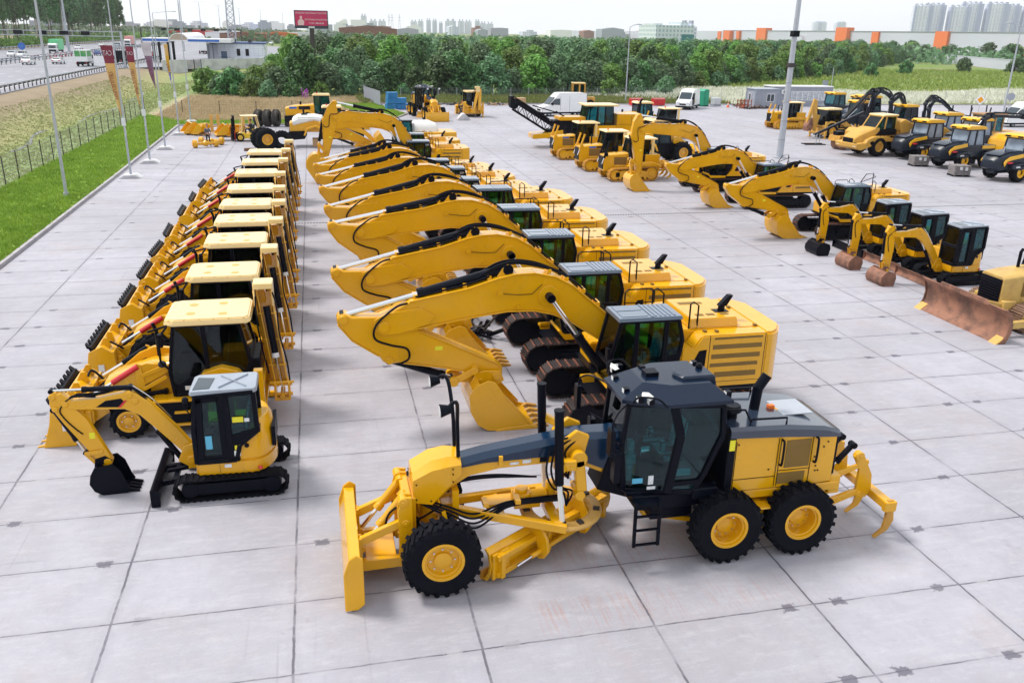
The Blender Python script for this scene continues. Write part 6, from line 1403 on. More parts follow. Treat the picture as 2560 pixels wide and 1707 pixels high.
v2 = make_van('white panel van with its side door open beside the green toilet', stripe=True); v2.location = (50.0, 112.3, 0); v2.rotation_euler = (0, 0, radians(52))
b = B(); b.box(-1.5, -.3, -1.0, -.96, .55, 2.1); obj('open_side_door', b, BLK, v2, .02)
v3 = make_van('large white van at the right edge beyond the road sign', 6.2, 2.8); v3.location = (82.5, 88.4, 0)

# ------------------------------------------------------------ cabin toilet, tank, bins, crates
t = thing('portable_toilet', 'green portable toilet beside the white van', 'portable toilet', (54.0, 116.2, 0), .5)
b = B(); b.box(-.58, .58, -.58, .58, .08, 2.1)
for i in range(5):
    for s in (-1, 1): b.box(-.5+i*.22, -.42+i*.22, s*.58-.03, s*.58+.03, .2, 2.0); b.box(s*.58-.03, s*.58+.03, -.5+i*.22, -.42+i*.22, .2, 2.0)
obj('cabin', b, GRN, t, .02)
b = B(); b.prism([(-.62, 2.1), (.62, 2.1), (.5, 2.25), (0, 2.36), (-.5, 2.25)], -.62, .62); obj('roof', b, GRN, t, .02)
b = B(); b.box(-.4, .4, -.64, -.60, .2, 1.95); obj('door', b, GRN, t, .01); b = B(); b.box(-.65, .65, -.65, .65, 0, .1); obj('base', b, BLK, t)
t = thing('water_tank', 'white square liquid tank in a wire cage beside the toilet', 'tank', (56.2, 116.6, 0), .3)
b = B(); b.box(-.55, .55, -.48, .48, .2, 1.15); b.cyl((0, 0, 1.15), (0, 0, 1.22), .12); obj('tank_bottle', b, WHT, t, .06)
b = B()
for i in range(6):
    for s in (-1, 1): b.cyl((-.58+i*.232, s*.52, .15), (-.58+i*.232, s*.52, 1.2), .014, n=5); b.cyl((s*.6, -.5+i*.2, .15), (s*.6, -.5+i*.2, 1.2), .014, n=5)
for z in (.3, .6, .9, 1.2):
    for s in (-1, 1): b.cyl((-.6, s*.52, z), (.6, s*.52, z), .014, n=5); b.cyl((s*.6, -.52, z), (s*.6, .52, z), .014, n=5)
b.box(-.6, .6, -.5, .5, 0, .14); obj('cage', b, GREY, t)
for i, (x, y, lab) in enumerate(((44.2, 116.9, 'red metal chest on the left, alone at the far kerb'), (47.6, 117.1, 'red metal chest next to the white van with the open door'))):
    t = thing('red_chest', lab, 'chest', (x, y, 0), .1, 'red chests at the far kerb')
    b = B(); b.box(-.85, .85, -.5, .5, .06, .85); obj('box', b, RED, t, .02); b = B(); b.prism([(-.55, .85), (.55, .85), (.5, .98), (0, 1.04), (-.5, .98)], -.88, .88, 'x'); obj('lid', b, mat('faded_red_paint%d' % i, (.50, .10, .10), .5), t, .01)
b = B(); b.box(-.9, .9, -.6, .6, .12, 1.0); b.box(-.9, -.7, -.6, .6, 0, .12); b.box(.7, .9, -.6, .6, 0, .12)
for z in (.12, .41, .70): b.box(-.93, .93, -.63, .63, z+.0, z+.02)
o = tag(obj('plywood_crate', b, WOOD, bev=.01), 'pale wooden crate at the far kerb left of the side on van', 'crate'); o.location = (27.2, 116.8, 0)
t = thing('blue_container_stack', 'stack of blue plastic bins beside the distant grader', 'bins', (10.2, 110.5, 0), .2)
for i, (x, y, z) in enumerate(((-.9, 0, 0), (.4, .1, 0), (-.8, 0, .72), (.4, 0, .72), (-.7, .1, 1.4), (1.4, .3, 0))):
    b = B(); b.box(x-.6, x+.6, y-.5, y+.5, z+.02, z+.62)
    for k in range(6): b.box(x-.55+k*.21, x-.48+k*.21, y-.54, y-.5, z+.05, z+.62)
    b.box(x-.64, x+.64, y-.54, y+.54, z+.60, z+.68); obj('bin', b, BLU, t, .01)
b = B(); b.prism([(-.7, 0), (.7, 0), (.7, .12), (.1, .72), (-.15, .72), (-.7, .15)], -.6, .6); o = tag(obj('wheel_ramp', b, CONCW, bev=.02), 'small grey wedge standing between the two distant machines', 'ramp'); o.location = (16.3, 97.2, 0)
t = thing('white_chair', 'white plastic chair by the distant grader', 'chair', (14.9, 107.6, 0), 1.2)
b = B(); b.box(-.25, .25, -.25, .25, .42, .46); obj('seat', b, WHT, t); b = B(); b.box(-.25, .25, .22, .27, .46, .95); obj('backrest', b, WHT, t)
for x in (-.22, .22):
    for y in (-.22, .22): b = B(); b.cyl((x*1.15, y*1.15, 0), (x, y, .43), .025, n=6); obj('leg', b, WHT, t)
for i, (x, y) in enumerate(((57.0, 114.3), (58.8, 113.1))):
    t = thing('traffic_cone', ('orange traffic cone nearer the liquid tank', 'orange traffic cone standing on a dark base nearer the office cabin')[i], 'cone', (x, y, 0 if i == 0 else .16))
    b = B(); b.cyl((0, 0, .04), (0, 0, .75), .17, .03, n=14); b.box(-.2, .2, -.2, .2, 0, .04); obj('cone_body', b, ORNG, t); b = B(); b.cyl((0, 0, .35), (0, 0, .50), .112, .082, n=14); obj('white_band', b, WHT, t)
b = B(); b.box(-.45, .45, -.3, .3, 0, .155); tag(obj('concrete_block', b, BLK, bev=.02), 'dark block under the second traffic cone', 'block').location = (58.8, 113.1, 0)
def scrap(name, lab, loc, n, sx, sy, sz, mats_, seed, rz=0):
    r = random.Random(seed); t = thing(name, lab, 'scrap', loc, rz)
    for k, m in enumerate(mats_):
        b = B()
        for i in range(n):
            p = Vector((r.uniform(-sx, sx), r.uniform(-sy, sy), r.uniform(.04, sz*.5))); d = Vector((r.uniform(-1, 1), r.uniform(-.7, .7), r.uniform(-.25, .4))).normalized()*r.uniform(.3, .9)
            q = p+d; q.z = max(.04, q.z)
            if i % 3: b.bar(p, q, r.uniform(.05, .14), r.uniform(.04, .12))
            else: b.cyl(p, q, r.uniform(.03, .08), n=8)
        obj(('steel_offcuts', 'hoses_and_pipes')[k % 2], b, m, t)
    return t
scrap('scrap_pile', 'heap of rusty and dark steel parts left of the office cabin', (60.0, 116.2, 0), 22, 1.6, .7, .8, [RUST, DSTL], 4)
scrap('scrap_pile', 'long low row of rusty steel in front of the office cabin', (60.2, 112.0, 0), 26, 2.2, .5, .4, [RUST, DSTL], 5, .2)
scrap('scrap_pile', 'dark cables and pipes on the kerb beside the distant grader', (18.0, 117.2, 0), 18, 2.2, .4, .3, [DSTL, BLK], 6)
scrap('scrap_pile', 'low pile of planks and steel at the far kerb beside the pale crate', (24.5, 117.0, 0), 14, 1.4, .4, .3, [DSTL, WOOD], 7)
t = thing('steel_rack', 'rusty red steel frame standing against the office cabin', 'rack', (58.6, 112.6, 0), .1)
b = B()
for x in (-.9, -.3, .3, .9):
    for y in (-.35, .35): b.bar((x, y, 0), (x, y, 1.25), .08)
for z in (.5, 1.0): b.bar((-.95, -.35, z), (.95, -.35, z), .07); b.bar((-.95, .35, z), (.95, .35, z), .07)
obj('frame', b, mat('rust_red_steel', (.30, .07, .03), .7, dirt=.4), t)
# ------------------------------------------------------------ office cabins
def office(lab, loc, rz, L, W_, H, wins, big=False):
    t = thing('office_cabin', lab, 'cabin', loc, rz, 'grey office cabins')
    b = B(); b.box(-L/2, L/2, -W_/2, W_/2, .1, H)
    for i in range(int(L/.25)):
        for s in (-1, 1): b.box(-L/2+.1+i*.25, -L/2+.16+i*.25, s*(W_/2)-.012, s*(W_/2)+.012, .15, H-.05)
    obj('wall', b, CONT, t); b = B()
    for x in (-1, 1):
        for y in (-1, 1): b.box(x*(L/2)-.07, x*(L/2)+.07, y*W_/2-.07, y*W_/2+.07, 0, H+.04)
    b.box(-L/2-.03, L/2+.03, -W_/2-.03, W_/2+.03, 0, .14); obj('corner_frame', b, LGREY, t)
    b = B(); b.box(-L/2-.12, L/2+.12, -W_/2-.12, W_/2+.12, H, H+.14); obj('roof', b, WHT if big else LGREY, t, .02)
    for (face, x, z, w, h, n) in wins:
        y = -W_/2-.03
        def P(a0, a1, b0, b1, c0, c1):
            bb = B()
            if face == 's': bb.box(a0, a1, b0, b1, c0, c1)
            else: bb.box(-L/2-.03+(-(b1+W_/2+.03)), -L/2-.03+(-(b0+W_/2+.03)), a0, a1, c0, c1)
            return bb
        f = B()
        for (a0, a1, c0, c1) in ((x-w/2-.06, x-w/2, z-.06, z+h+.06), (x+w/2, x+w/2+.06, z-.06, z+h+.06), (x-w/2, x+w/2, z-.06, z), (x-w/2, x+w/2, z+h, z+h+.06)):
            bb = P(a0, a1, y-.03, y+.02, c0, c1); f.add(bb.v, bb.f)
        for i in range(1, n): bb = P(x-w/2+w*i/n-.03, x-w/2+w*i/n+.03, y-.03, y+.02, z, z+h); f.add(bb.v, bb.f)
        o = obj('window', f, WHT, t); bb = P(x-w/2, x+w/2, y-.005, y+.012, z, z+h); obj('pane', bb, GLSB if not big else mat('curtained_glass', (.35, .38, .42), .15, dirt=.6, dcol=(.65, .67, .70), scale=4), o)
    return t
o1 = office('small grey office cabin with a white framed window nearest the scrap', (62.0, 114.0, 0), 0, 3.6, 2.6, 2.5, [('s', .55, .95, 1.1, .95, 2), ('w', .2, 1.0, .45, .9, 1)])
o2 = office('long grey office cabin with a row of white curtained windows', (69.5, 117.4, 0), 0, 9.5, 2.6, 2.7, [('s', 1.3, .9, 6.2, 1.15, 7)], True)
b = B(); b.box(-.4, .4, -.3, 0, 0, .55); o = obj('air_conditioner', b, WHT, o2, .02); o.location = (-3.1, -1.33, 1.75); b = B(); b.cyl((0, -.31, .28), (0, -.30, .28), .2, n=18); obj('fan', b, BLK, o)
# ------------------------------------------------------------ forestry machines, black and yellow (front towards -x)
HN = mat('dark_blue_black_body', (.003, .009, .022), .34, dirt=.2, coat=.0, spec=.4)
GOLD = mat('golden_yellow_panel', (.82, .44, .006), .32, dirt=.08, coat=.2)
def make_forest(lab, group='black and yellow forestry machines', crane=False, wide=1.0, low=True):
    t = thing('forestry_machine', lab, 'forestry machine', group=group)
    if low:
        b = B(); b.loft([[(x, -w, z0), (x, -w, z-.15), (x, -w+.25, z), (x, w-.25, z), (x, w, z-.15), (x, w, z0)] for x, w, z, z0 in ((-3.0, .55, 1.50, .95), (-2.6, .78, 1.85, .80), (-1.5, .92, 2.05, .95), (-.5, .95, 2.10, 1.0))]); obj('engine_hood', b, HN, t, .04)
        b = B(); b.prism([(-2.75, 1.86), (-1.7, 2.06), (-.55, 2.12), (-.6, 2.14), (-1.7, 2.09), (-2.7, 1.89)], -.62, .62); obj('hood_top', b, BLKR, t)
        for s in (-1, 1):
            b = B(); b.prism([(-2.55, 1.35), (-2.42, 1.55), (-2.0, 1.78), (-.7, 1.95), (-.62, 1.70), (-1.7, 1.55), (-2.2, 1.45), (-2.4, 1.1)], s*.93-.02, s*.93+.03); obj('side_stripe', b, GOLD, t, .01)
            b = B(); b.prism([(-2.0, .95), (-1.9, 1.2), (-1.3, 1.32), (-.4, 1.3), (-.3, 1.0), (-1.2, .85)], s*.75, s*1.35); obj('front_fender', b, HN, t, .05)
            b = B(); b.box(-1.75, -1.35, s*1.36, s*1.37, 1.05, 1.15); obj('emblem_plate', b, LABEL, t)
            b = B(); b.box(-2.2, -1.8, s*1.0-.08, s*1.0+.08, 1.32, 1.42); obj('tail_lamp', b, REDG, t, .02)
            b = B(); b.bar((-.7, s*1.2, .3), (-.7, s*1.2, 1.2), .06, .35); obj('step', b, HN, t)
            b = B(); b.prism([(1.0, 1.75), (2.4, 1.72), (2.45, 1.5), (1.0, 1.5)], s*.95-.02, s*.95+.03); obj('rear_stripe', b, GOLD, t, .01)
        b = B(); b.box(-2.82, -2.78, -.12, .12, 1.50, 1.60); obj('front_lamp', b, ORL, t)
        b = B(); b.cyl((-1.9, -.25, 1.95), (-1.9, -.25, 2.45), .04); obj('exhaust_stack', b, GREY, t)
        b = B(); b.box(-.6, 2.6, -.9, .9, .9, 1.75); b.box(-2.6, 2.4, -.35, .35, .55, 1.0); obj('chassis', b, HN, t, .05)
        for s in (-1, 1):
            for x in (-1.1, 1.5): wheel(t, x, s*1.08, .68, .56, .34, .16, GOLD, lugs=18, ag=True, side=s)
    else:
        b = B(); b.box(-.8, 2.4, -.9, .9, .6, 1.7); obj('chassis', b, HN, t, .05)
        for s in (-1, 1): wheel(t, 1.2, s*1.05, .68, .56, .34, .16, GOLD, lugs=18, ag=True, side=s)
        b = B(); b.prism([(-2.2, 1.0), (-1.9, 1.6), (-.6, 1.9), (-.6, 1.0)], -.8, .8); obj('engine_hood', b, BLKR, t, .05)
    cab(t, [(-.62, 1.75), (-.45, 2.95), (1.05, 2.95), (1.25, 1.75)], -.78, .78, posts=[((.28, 1.75), (.30, 2.95))], w=.11, fr=HN, gl=mat('pale_cab_glass', (.2, .25, .32), .1, dirt=.5, dcol=(.35, .42, .50), scale=1.5) if 'pale_cab_glass' not in MATS else GLS)
    b = B(); b.prism([(-.78, 2.98), (-.82, 3.14), (-.55, 3.26), (1.0, 3.22), (1.28, 3.08), (1.25, 2.98)], -.9, .9); obj('cab_roof', b, GOLD, t, .04, 2)
    b = B()
    for s in (-1, 1): b.box(-.84, -.80, s*.5-.2, s*.5+.2, 3.03, 3.13)
    b.cyl((.2, 0, 3.25), (.2, 0, 3.36), .04); obj('roof_lamp', b, BLK, t)
    seat(t, .4, 0, 1.75, wrap=False)
    return t
F1 = make_forest('black and yellow forestry machine next to the dump truck, with a crate under its nose'); F1.location = (50.2, 64.0, 0); F1.rotation_euler = (0, 0, .18)
dup(F1, (50.0, 59.0, 0), .18, 'middle black and yellow forestry machine with yellow rimmed wheel and a crate at its nose')
dup(F1, (49.8, 53.1, 0), .18, 'nearest black and yellow forestry machine, wrapped in film at the right edge')
FB = make_forest('yellow roofed cab of a forestry machine next to the office cabin', low=False); FB.location = (62.6, 97.4, 0); FB.rotation_euler = (0, 0, .2)
dup(FB, (62.4, 91.6, 0), .2, 'yellow roofed cab of the forestry machine behind the old backhoe')
dup(FB, (59.4, 79.5, 0), .2, 'yellow roofed cab of the forestry machine right behind the dump truck')
def crate(lab, loc, rz):
    t = thing('slatted_crate', lab, 'crate', loc, rz, 'grey slatted crates by the forestry machines')
    b = B()
    for i in range(5): b.box(-.6, .6, -.5, .5, .12+i*.14, .24+i*.14)
    for x in (-.58, 0, .5):
        for y in (-.53, .50): b.box(x, x+.08, y, y+.03, .05, .84)
    b.box(-.62, -.60, -.5, -.42, .1, .84); obj('crate_boards', b, CRATE, t, .006)
    b = B(); b.box(-.62, .62, -.52, .52, 0, .10); obj('pallet_base', b, BLK, t)
    b = B(); b.box(-.25, -.05, -.545, -.53, .5, .72); b.box(.15, .35, -.545, -.53, .45, .7); obj('paper_label', b, LABEL, t); return t
crate('grey slatted crate in front of the forestry machine beside the dump truck', (46.9, 59.9, 0), -.2)
crate('grey slatted crate in front of the middle forestry machine', (46.6, 54.9, 0), -.2)
# cranes: folded black booms
def crane(lab, loc, rz, pts, r=.16, claw=True, base=True):
    t = thing('forestry_crane', lab, 'crane', loc, rz, 'black folding cranes')
    b = B(); P = [Vector(p) for p in pts]
    b.cyl((P[0].x, 0, 0), (P[0].x, 0, P[0].z), .24, .18, n=14); obj('pillar', b, HN, t)
    for i, (a, c) in enumerate(zip(P, P[1:])):
        b = B(); b.bar(a, c, r*1.5*(1-.12*i), r*1.9*(1-.12*i)); b.cyl(a+Vector((0, -.2, 0)), a+Vector((0, .2, 0)), r*1.1, n=12); obj('boom_section', b, HN, t, .02)
        b = B(); n = (c-a).cross(Vector((0, 1, 0))).normalized()*r*1.7; b.cyl(a.lerp(c, .05)+n, a.lerp(c, .5)+n, .07, m=0); b.cyl(a.lerp(c, .5)+n, a.lerp(c, .85)+n*.6, .035, m=1); obj('hydraulic_cylinder', b, [HN, STL], t)
    H = []
    for s in (-.14, 0, .14): H.append(curve([p+Vector((0, s, r*1.5)) for p in P])); H.append(curve([p+Vector((.08, s*.8, r*1.2)) for p in P]))
    hoses(t, H, .03)
    return t
crane('leaning black crane boom in front of the yellow roofed cabs', (53.4, 79.0, 0), 0, [(1.6, 0, 1.8), (1.8, 0, 4.2), (1.3, 0, 4.3), (-1.2, 0, 1.7)])
crane('black crane arm curving over the cab behind the old backhoe', (62.4, 92.4, 0), 0, [(1.6, 0, 2.0), (1.9, 0, 3.3), (2.3, 0, 3.75), (3.6, 0, 3.5), (5.0, 0, 2.6)])
crane('black crane folded over the stakes of the log trailer', (60.9, 80.6, 0), 0, [(2.6, 0, 1.2), (2.3, 0, 2.6), (2.8, 0, 3.5), (3.6, 0, 3.4), (5.6, 0, 2.1), (7.4, 0, 1.7)])
crane('black crane lying over the yellow machine behind the middle forestry machine', (50.9, 60.6, 0), 0, [(1.6, 0, 2.6), (1.9, 0, 3.5), (2.6, 0, 3.8), (5.6, 0, 3.7), (8.6, 0, 3.2)])
t = thing('log_trailer', 'brown log trailer bunk with dark upright stakes', 'trailer', (67.5, 79.6, 0), .05, None)
b = B(); b.box(-6, 3.5, -.4, .4, .7, 1.0); b.box(-6, -5.8, -1.2, 1.2, .9, 1.9); obj('frame', b, mat('brown_trailer_paint', (.16, .07, .04), .6), t)
for x in (-4.0, -1.2, 1.2, 3.2):
    for s in (-1, 1): b = B(); b.bar((x, s*1.1, .9), (x+.1, s*1.35, 3.0), .10); obj('stake', b, HN, t)
for x in (-1, 1.2):
    for s in (-1, 1): wheel(t, x, s*1.05, .6, .5, .3, .1, GOLD, lugs=16, ag=True, side=s)
# yellow tracked machine house behind, brown cab
t = thing('harvester_house', 'yellow machine with black side grille behind the middle forestry machine', 'forestry machine', (54.8, 59.2, 0), .15)
b = B(); b.prism([(-1.6, 1.0), (-1.4, 2.1), (-.9, 2.5), (2.6, 2.6), (2.8, 1.0)], -1.2, 1.2); obj('engine_housing', b, YEL, t, .06, 2)
b = B(); b.prism([(-.9, 1.8), (-.6, 2.25), (1.6, 2.35), (1.6, 1.85)], -1.23, -1.20); obj('side_grille', b, BLK, t)
b = B(); b.prism([(-1.7, .7), (-1.0, 1.4), (2.0, 1.4), (2.6, .8)], -1.3, -1.1); obj('side_skirt', b, YELD, t, .02)
for s in (-1, 1): _lk('track_belt', track_mesh(stadium(-2.0, 2.2, .9, .42, .42), .55, 40), t, (0, s*1.1, .05))
t = thing('open_cab_machine', 'machine with a brown framed cab behind the forestry machines at the right', 'machine', (62.6, 71.4, 0), .05)
cab(t, [(-.9, 1.4), (-.9, 2.9), (1.1, 2.9), (1.1, 1.4)], -.8, .8, posts=[((.2, 1.4), (.2, 2.9))], w=.14, fr=mat('brown_frame_paint', (.34, .19, .08), .6))
b = B(); b.box(-1.1, 1.4, -1.0, 1.0, 2.92, 3.05); obj('cab_roof', b, MATS['brown_frame_paint'], t, .02); b = B(); b.box(-1.5, 3.5, -.9, .9, .6, 1.4); obj('chassis', b, YELD, t, .05)
for s in (-1, 1):
    for x in (-.8, 2.6): wheel(t, x, s*1.0, .65, .5, .32, .1, YELD, lugs=18, ag=True, side=s)
# ------------------------------------------------------------ articulated dump truck
DT = mat('dusty_yellow_paint', (.60, .33, .05), .5, dirt=.3, dcol=(.38, .22, .06), scale=1.6)
t = thing('dump_truck', 'large yellow dump truck with sloping hood beside the forestry machines', 'dump truck', (48.2, 66.6, 0), .12)
b = B(); b.loft([[(x, -w, z0), (x, -w, z-.12), (x, -w+.2, z), (x, w-.2, z), (x, w, z-.12), (x, w, z0)] for x, w, z, z0 in ((-3.75, .75, 1.55, 1.1), (-3.3, .85, 1.85, 1.1), (-2.0, .95, 2.35, 1.2), (-1.4, .98, 2.45, 1.3))]); obj('hood', b, DT, t, .04)
b = B(); b.box(-3.80, -3.72, -.6, .6, 1.15, 1.5); b.box(-3.85, -3.7, -1.1, -.75, .95, 1.15); obj('grille', b, BLK, t)
b = B(); b.prism([(-3.9, .75), (-3.95, 1.1), (-3.0, 1.2), (-2.6, 1.2), (-2.3, .9), (-3.4, .55)], -1.35, 1.35)
for s in (-1, 1): b.prism([(-3.2, 1.0), (-2.8, 1.45), (-2.2, 1.68), (-.6, 1.68), (-.4, 1.4), (-1.0, 1.5), (-2.0, 1.5), (-2.6, 1.2)], s*1.4, s*.8)
b.box(-2.2, .6, -1.4, 1.4, 1.25, 1.5); obj('bumper_and_fenders', b, DT, t, .03)
b = B(); b.box(-3.92, -3.86, -1.2, -.85, .85, 1.0); b.box(-3.92, -3.86, .85, 1.2, .85, 1.0); obj('headlight', b, LAMP, t)
cab(t, [(-1.9, 2.2), (-1.15, 3.3), (.25, 3.3), (.35, 1.7), (-1.6, 1.7)], -.9, .7, posts=[((-.9, 1.7), (-.8, 3.3))], w=.10, fr=DT)
b = B(); b.prism([(-1.25, 3.32), (.4, 3.32), (.35, 3.45), (-1.15, 3.43)], -1.05, .85); obj('cab_roof', b, YELR, t, .04)
b = B(); b.prism([(-1.8, 1.75), (-1.3, 2.25), (.3, 2.25), (.3, 1.75)], -1.02, -.95); obj('engine_side_opening', b, BLK, t)
b = B()
for i in range(6): b.tube([(-1.6+i*.4, -1.38, 1.5), (-1.6+i*.4, -1.38, 2.15)], .02)
b.tube([(-1.6, -1.38, 2.15), (.4, -1.38, 2.15)], .02); obj('handrail', b, BLK, t)
b = B(); b.prism([(.5, 1.7), (.3, 2.9), (.8, 3.1), (1.5, 2.8), (5.4, 2.3), (6.2, 1.9), (5.2, 1.1), (1.2, 1.1)], -1.4, 1.4); obj('dump_body', b, DT, t, .05)
b = B()
for i in range(4): b.box(1.2+i*1.1, 1.32+i*1.1, -1.46, -1.4, 1.2, 2.5)
obj('body_rib', b, DT, t)
b = B(); b.box(-3.0, 5.5, -.45, .45, .7, 1.2); obj('chassis', b, BLK, t)
for s in (-1, 1):
    for x in (-1.55, 2.3, 4.1): wheel(t, x, s*1.12, .82, .62, .40, .18, DT, lugs=20, ag=True, side=s)
# ------------------------------------------------------------ old backhoe
ob = make_backhoe('old backhoe loader with its rusty brown bucket folded up against its boom', None, YELR, arm=False, yel=DT, bkt=True)
ob.location = (51.6, 79.0, 0); ob.rotation_euler = (0, 0, pi+.15)
b = B(); b.prism([(2.7, .6), (3.0, .8), (3.3, 3.5), (3.1, 3.75), (2.9, 3.6), (2.8, 2.3), (2.3, 2.2), (2.5, 1.6)], -.14, .14); obj('digging_boom', b, DT, ob, .03)
b = B(); b.prism([(3.1, 3.7), (3.3, 3.8), (3.9, 1.6), (3.75, 1.3), (3.5, 1.6)], -.12, .12); obj('digging_stick', b, DT, ob, .02)
b = B(); b.prism([(3.75, 1.7), (4.0, 1.2), (3.9, .7), (3.4, .75), (3.25, 1.3), (3.4, 2.0)], -.32, .32); obj('digging_bucket', b, RUST, ob, .03)
b = B(); b.cyl((2.5, 0, 2.3), (3.1, 0, 3.5), .07); obj('boom_cylinder', b, BLK, ob)
# ------------------------------------------------------------ small paver / roller with sloping lattice
t = thing('drum_roller', 'small dirty roller with brown drum beside the dump truck', 'roller', (47.4, 70.2, 0), .15)
b = B(); b.lathe([(0, -.62), (.52, -.62), (.55, -.58), (.55, .58), (.52, .62), (0, .62)], c=(-1.1, 0, .55), n=28); obj('drum', b, RUST, t)
b = B(); b.prism([(-1.9, .75), (-1.8, 1.25), (-.5, 1.3), (-.3, .8), (-.6, .8), (-1.1, 1.15), (-1.6, .8)], -.72, .72); obj('drum_frame', b, YELD, t, .02)
b = B(); b.prism([(-.2, .5), (-.2, 1.6), (.2, 1.9), (1.6, 1.8), (1.8, .6)], -.6, .6); obj('engine_housing', b, DT, t, .04)
b = B(); b.box(-.6, 1.4, -.4, .4, .45, .8); b.box(-1.75, -1.0, -.3, .3, 1.25, 1.6); obj('chassis', b, BLK, t)
for s in (-1, 1): wheel(t, 1.1, s*.6, .5, .4, .25, .1, YELD, lugs=14, ag=True, side=s)
t = thing('drawbar_frame', 'pale steel boom and stand leaning on the roller', 'frame', (46.8, 73.4, 0), -.1)
b = B(); b.bar((-1.0, 0, .9), (3.6, 0, 3.0), .14, .2); b.bar((-1.0, .3, .9), (3.6, .3, 3.0), .06, .1); obj('boom', b, BLKR, t)
b = B(); b.bar((-.9, -.3, .0), (-.9, -.3, 1.0), .05); b.bar((-.3, .3, 0), (-.3, .3, 1.1), .05); b.bar((-1.6, -.3, .5), (.5, .3, 1.5), .05); obj('stand', b, GREY, t)
b = B(); b.box(-2.0, .0, -.5, -.2, 0, .08); b.box(-2.0, .0, .2, .5, 0, .08); obj('skid', b, BLK, t)
# ------------------------------------------------------------ cold planer with conveyor
t = thing('cold_planer', 'road milling machine with its long black conveyor raised to the left', 'milling machine', (24.2, 73.6, 0), 0)
def cv(a): return a
b = B(); lo = Vector((-4.2, 0, 1.6)); hi = Vector((-7.5, 0, 3.55)); d = (hi-lo).normalized(); n = Vector((-d.z, 0, d.x))*-1
for s in (-1, 1):
    b.bar(lo-d*.2+Vector((0, s*.50, .42)), hi+Vector((0, s*.50, .42)), .05, .34); b.bar(lo+Vector((0, s*.50, -.42)), hi+Vector((0, s*.50, -.42)), .06, .14)
    L = (hi-lo).length
    for i in range(8):
        a = lo+d*L*i/8; c = lo+d*L*(i+1)/8; sg = 1 if i % 2 else -1; b.bar(a+Vector((0, s*.5, -.4*sg)), c+Vector((0, s*.5, .4*sg)), .04, .05)
obj('conveyor_frame', b, BLK, t)
b = B(); b.bar(lo+Vector((0, 0, .45)), hi+Vector((0, 0, .45)), .86, .06); b.bar(lo+Vector((0, 0, -.36)), hi+Vector((0, 0, -.36)), .86, .06); b.cyl(hi+Vector((0, -.45, .03)), hi+Vector((0, .45, .03)), .36, n=16); b.bar(lo+Vector((0, 0, .7)), hi+Vector((-.1, 0, .74)), .98, .05); obj('conveyor_belt', b, RUB, t)
b = B(); b.box(hi.x-.35, hi.x-.05, -.5, .5, 3.7, 4.3); b.tube([(lo.x-.2, -.5, 1.1), (lo.x-.5, -.5, .85), (lo.x-.2, -.5, .75), (lo.x+.2, -.5, .95)], .03); obj('conveyor_head', b, BLK, t, .03)
b = B(); b.bar((-4.4, 0, 1.2), (-1.8, 0, 1.0), 1.1, .7); b.box(-4.0, -2.2, -.6, .6, .9, 2.3); obj('primary_conveyor_housing', b, BLK, t, .05)
b = B(); b.box(1.6, 4.0, -1.1, 1.1, 1.3, 2.85); b.box(-3.6, -1.2, -.9, .9, 2.3, 2.6); b.box(-2.0, 1.6, -1.15, 1.15, 1.0, 1.9); obj('engine_housing', b, YEL, t, .05, 2)
b = B(); b.box(2.9, 2.92, -1.115, -1.1, 1.4, 2.8); b.box(1.7, 3.9, -1.115, -1.1, 1.98, 2.0); obj('panel_seam', b, BLK, t)
b = B(); b.cyl((3.9, -.3, 2.8), (3.95, -.3, 3.9), .10); b.cyl((3.93, -.3, 3.85), (4.1, -.3, 4.1), .10); obj('exhaust_stack', b, BLK, t)
cab(t, [(-1.3, 1.9), (-1.0, 3.5), (1.2, 3.5), (1.3, 1.9)], -1.0, 1.0, posts=[((-.3, 1.9), (-.2, 3.5)), ((.5, 1.9), (.5, 3.5))], w=.08)
b = B(); b.box(-1.3, 1.7, -1.2, 1.2, 3.52, 3.66); obj('cab_roof', b, YELR, t, .03)
for x in (-2.6, 2.8):
    for s in (-1, 1):
        _lk('track_belt', track_mesh(stadium(-.75, .75, .6, .28, .28), .35, 22, .04, [YELD, YELD], False, .03), t, (x, s*.9, .03)); b = B(); b.cyl((x, s*.9, .5), (x, s*.9, 1.2), .14); b.box(x-.5, x+.5, s*.9-.12, s*.9+.12, .15, .5); obj('track_leg', b, YEL, t)
b = B(); b.prism([(-5.9, .75), (-5.9, 1.15), (-4.6, 1.25), (-3.2, 1.5), (-3.2, .9)], -.9, .9); o = obj('front_weight_box', b, YEL, t, .03)
b = B(); b.cyl((-3.6, 0, 2.9), (-5.8, 0, 3.5), .05); b.cyl((-2.6, 0, 2.4), (-3.7, 0, 3.0), .06); obj('tension_rod', b, BLK, t)
# tanker: white rounded wrap above the farthest excavators, and yellow cab behind the van
t = thing('excavator_with_cover', 'farthest machine of the middle row under a rounded white cover', 'machine', (7.6, 67.4, 0))
b = B(); b.loft([[(x, 1.2*cos(a)*k, 2.0+1.15*sin(a)*k) for a in [i*pi/8 for i in range(9)]] for x, k in ((-.5, .6), (-.2, .78), (.9, .8), (1.5, .6), (1.7, .3))]); obj('white_cover', b, PLW, t)
b = B(); b.box(-.4, 3.0, -1.2, 1.2, .9, 2.1); obj('engine_housing', b, YEL, t, .05)
cab(t, [(-1.9, 1.2), (-1.8, 2.9), (-.5, 2.9), (-.4, 1.2)], -1.3, -.4, w=.08); b = B(); b.box(-1.9, -.4, -1.35, -.35, 2.92, 3.0); obj('cab_roof', b, BLKR, t, .02)
for s in (-1, 1): _lk('track_belt', track_mesh(stadium(-2.4, 2.4, .9, .42, .42), .55, 40), t, (0, s*1.1, .05))
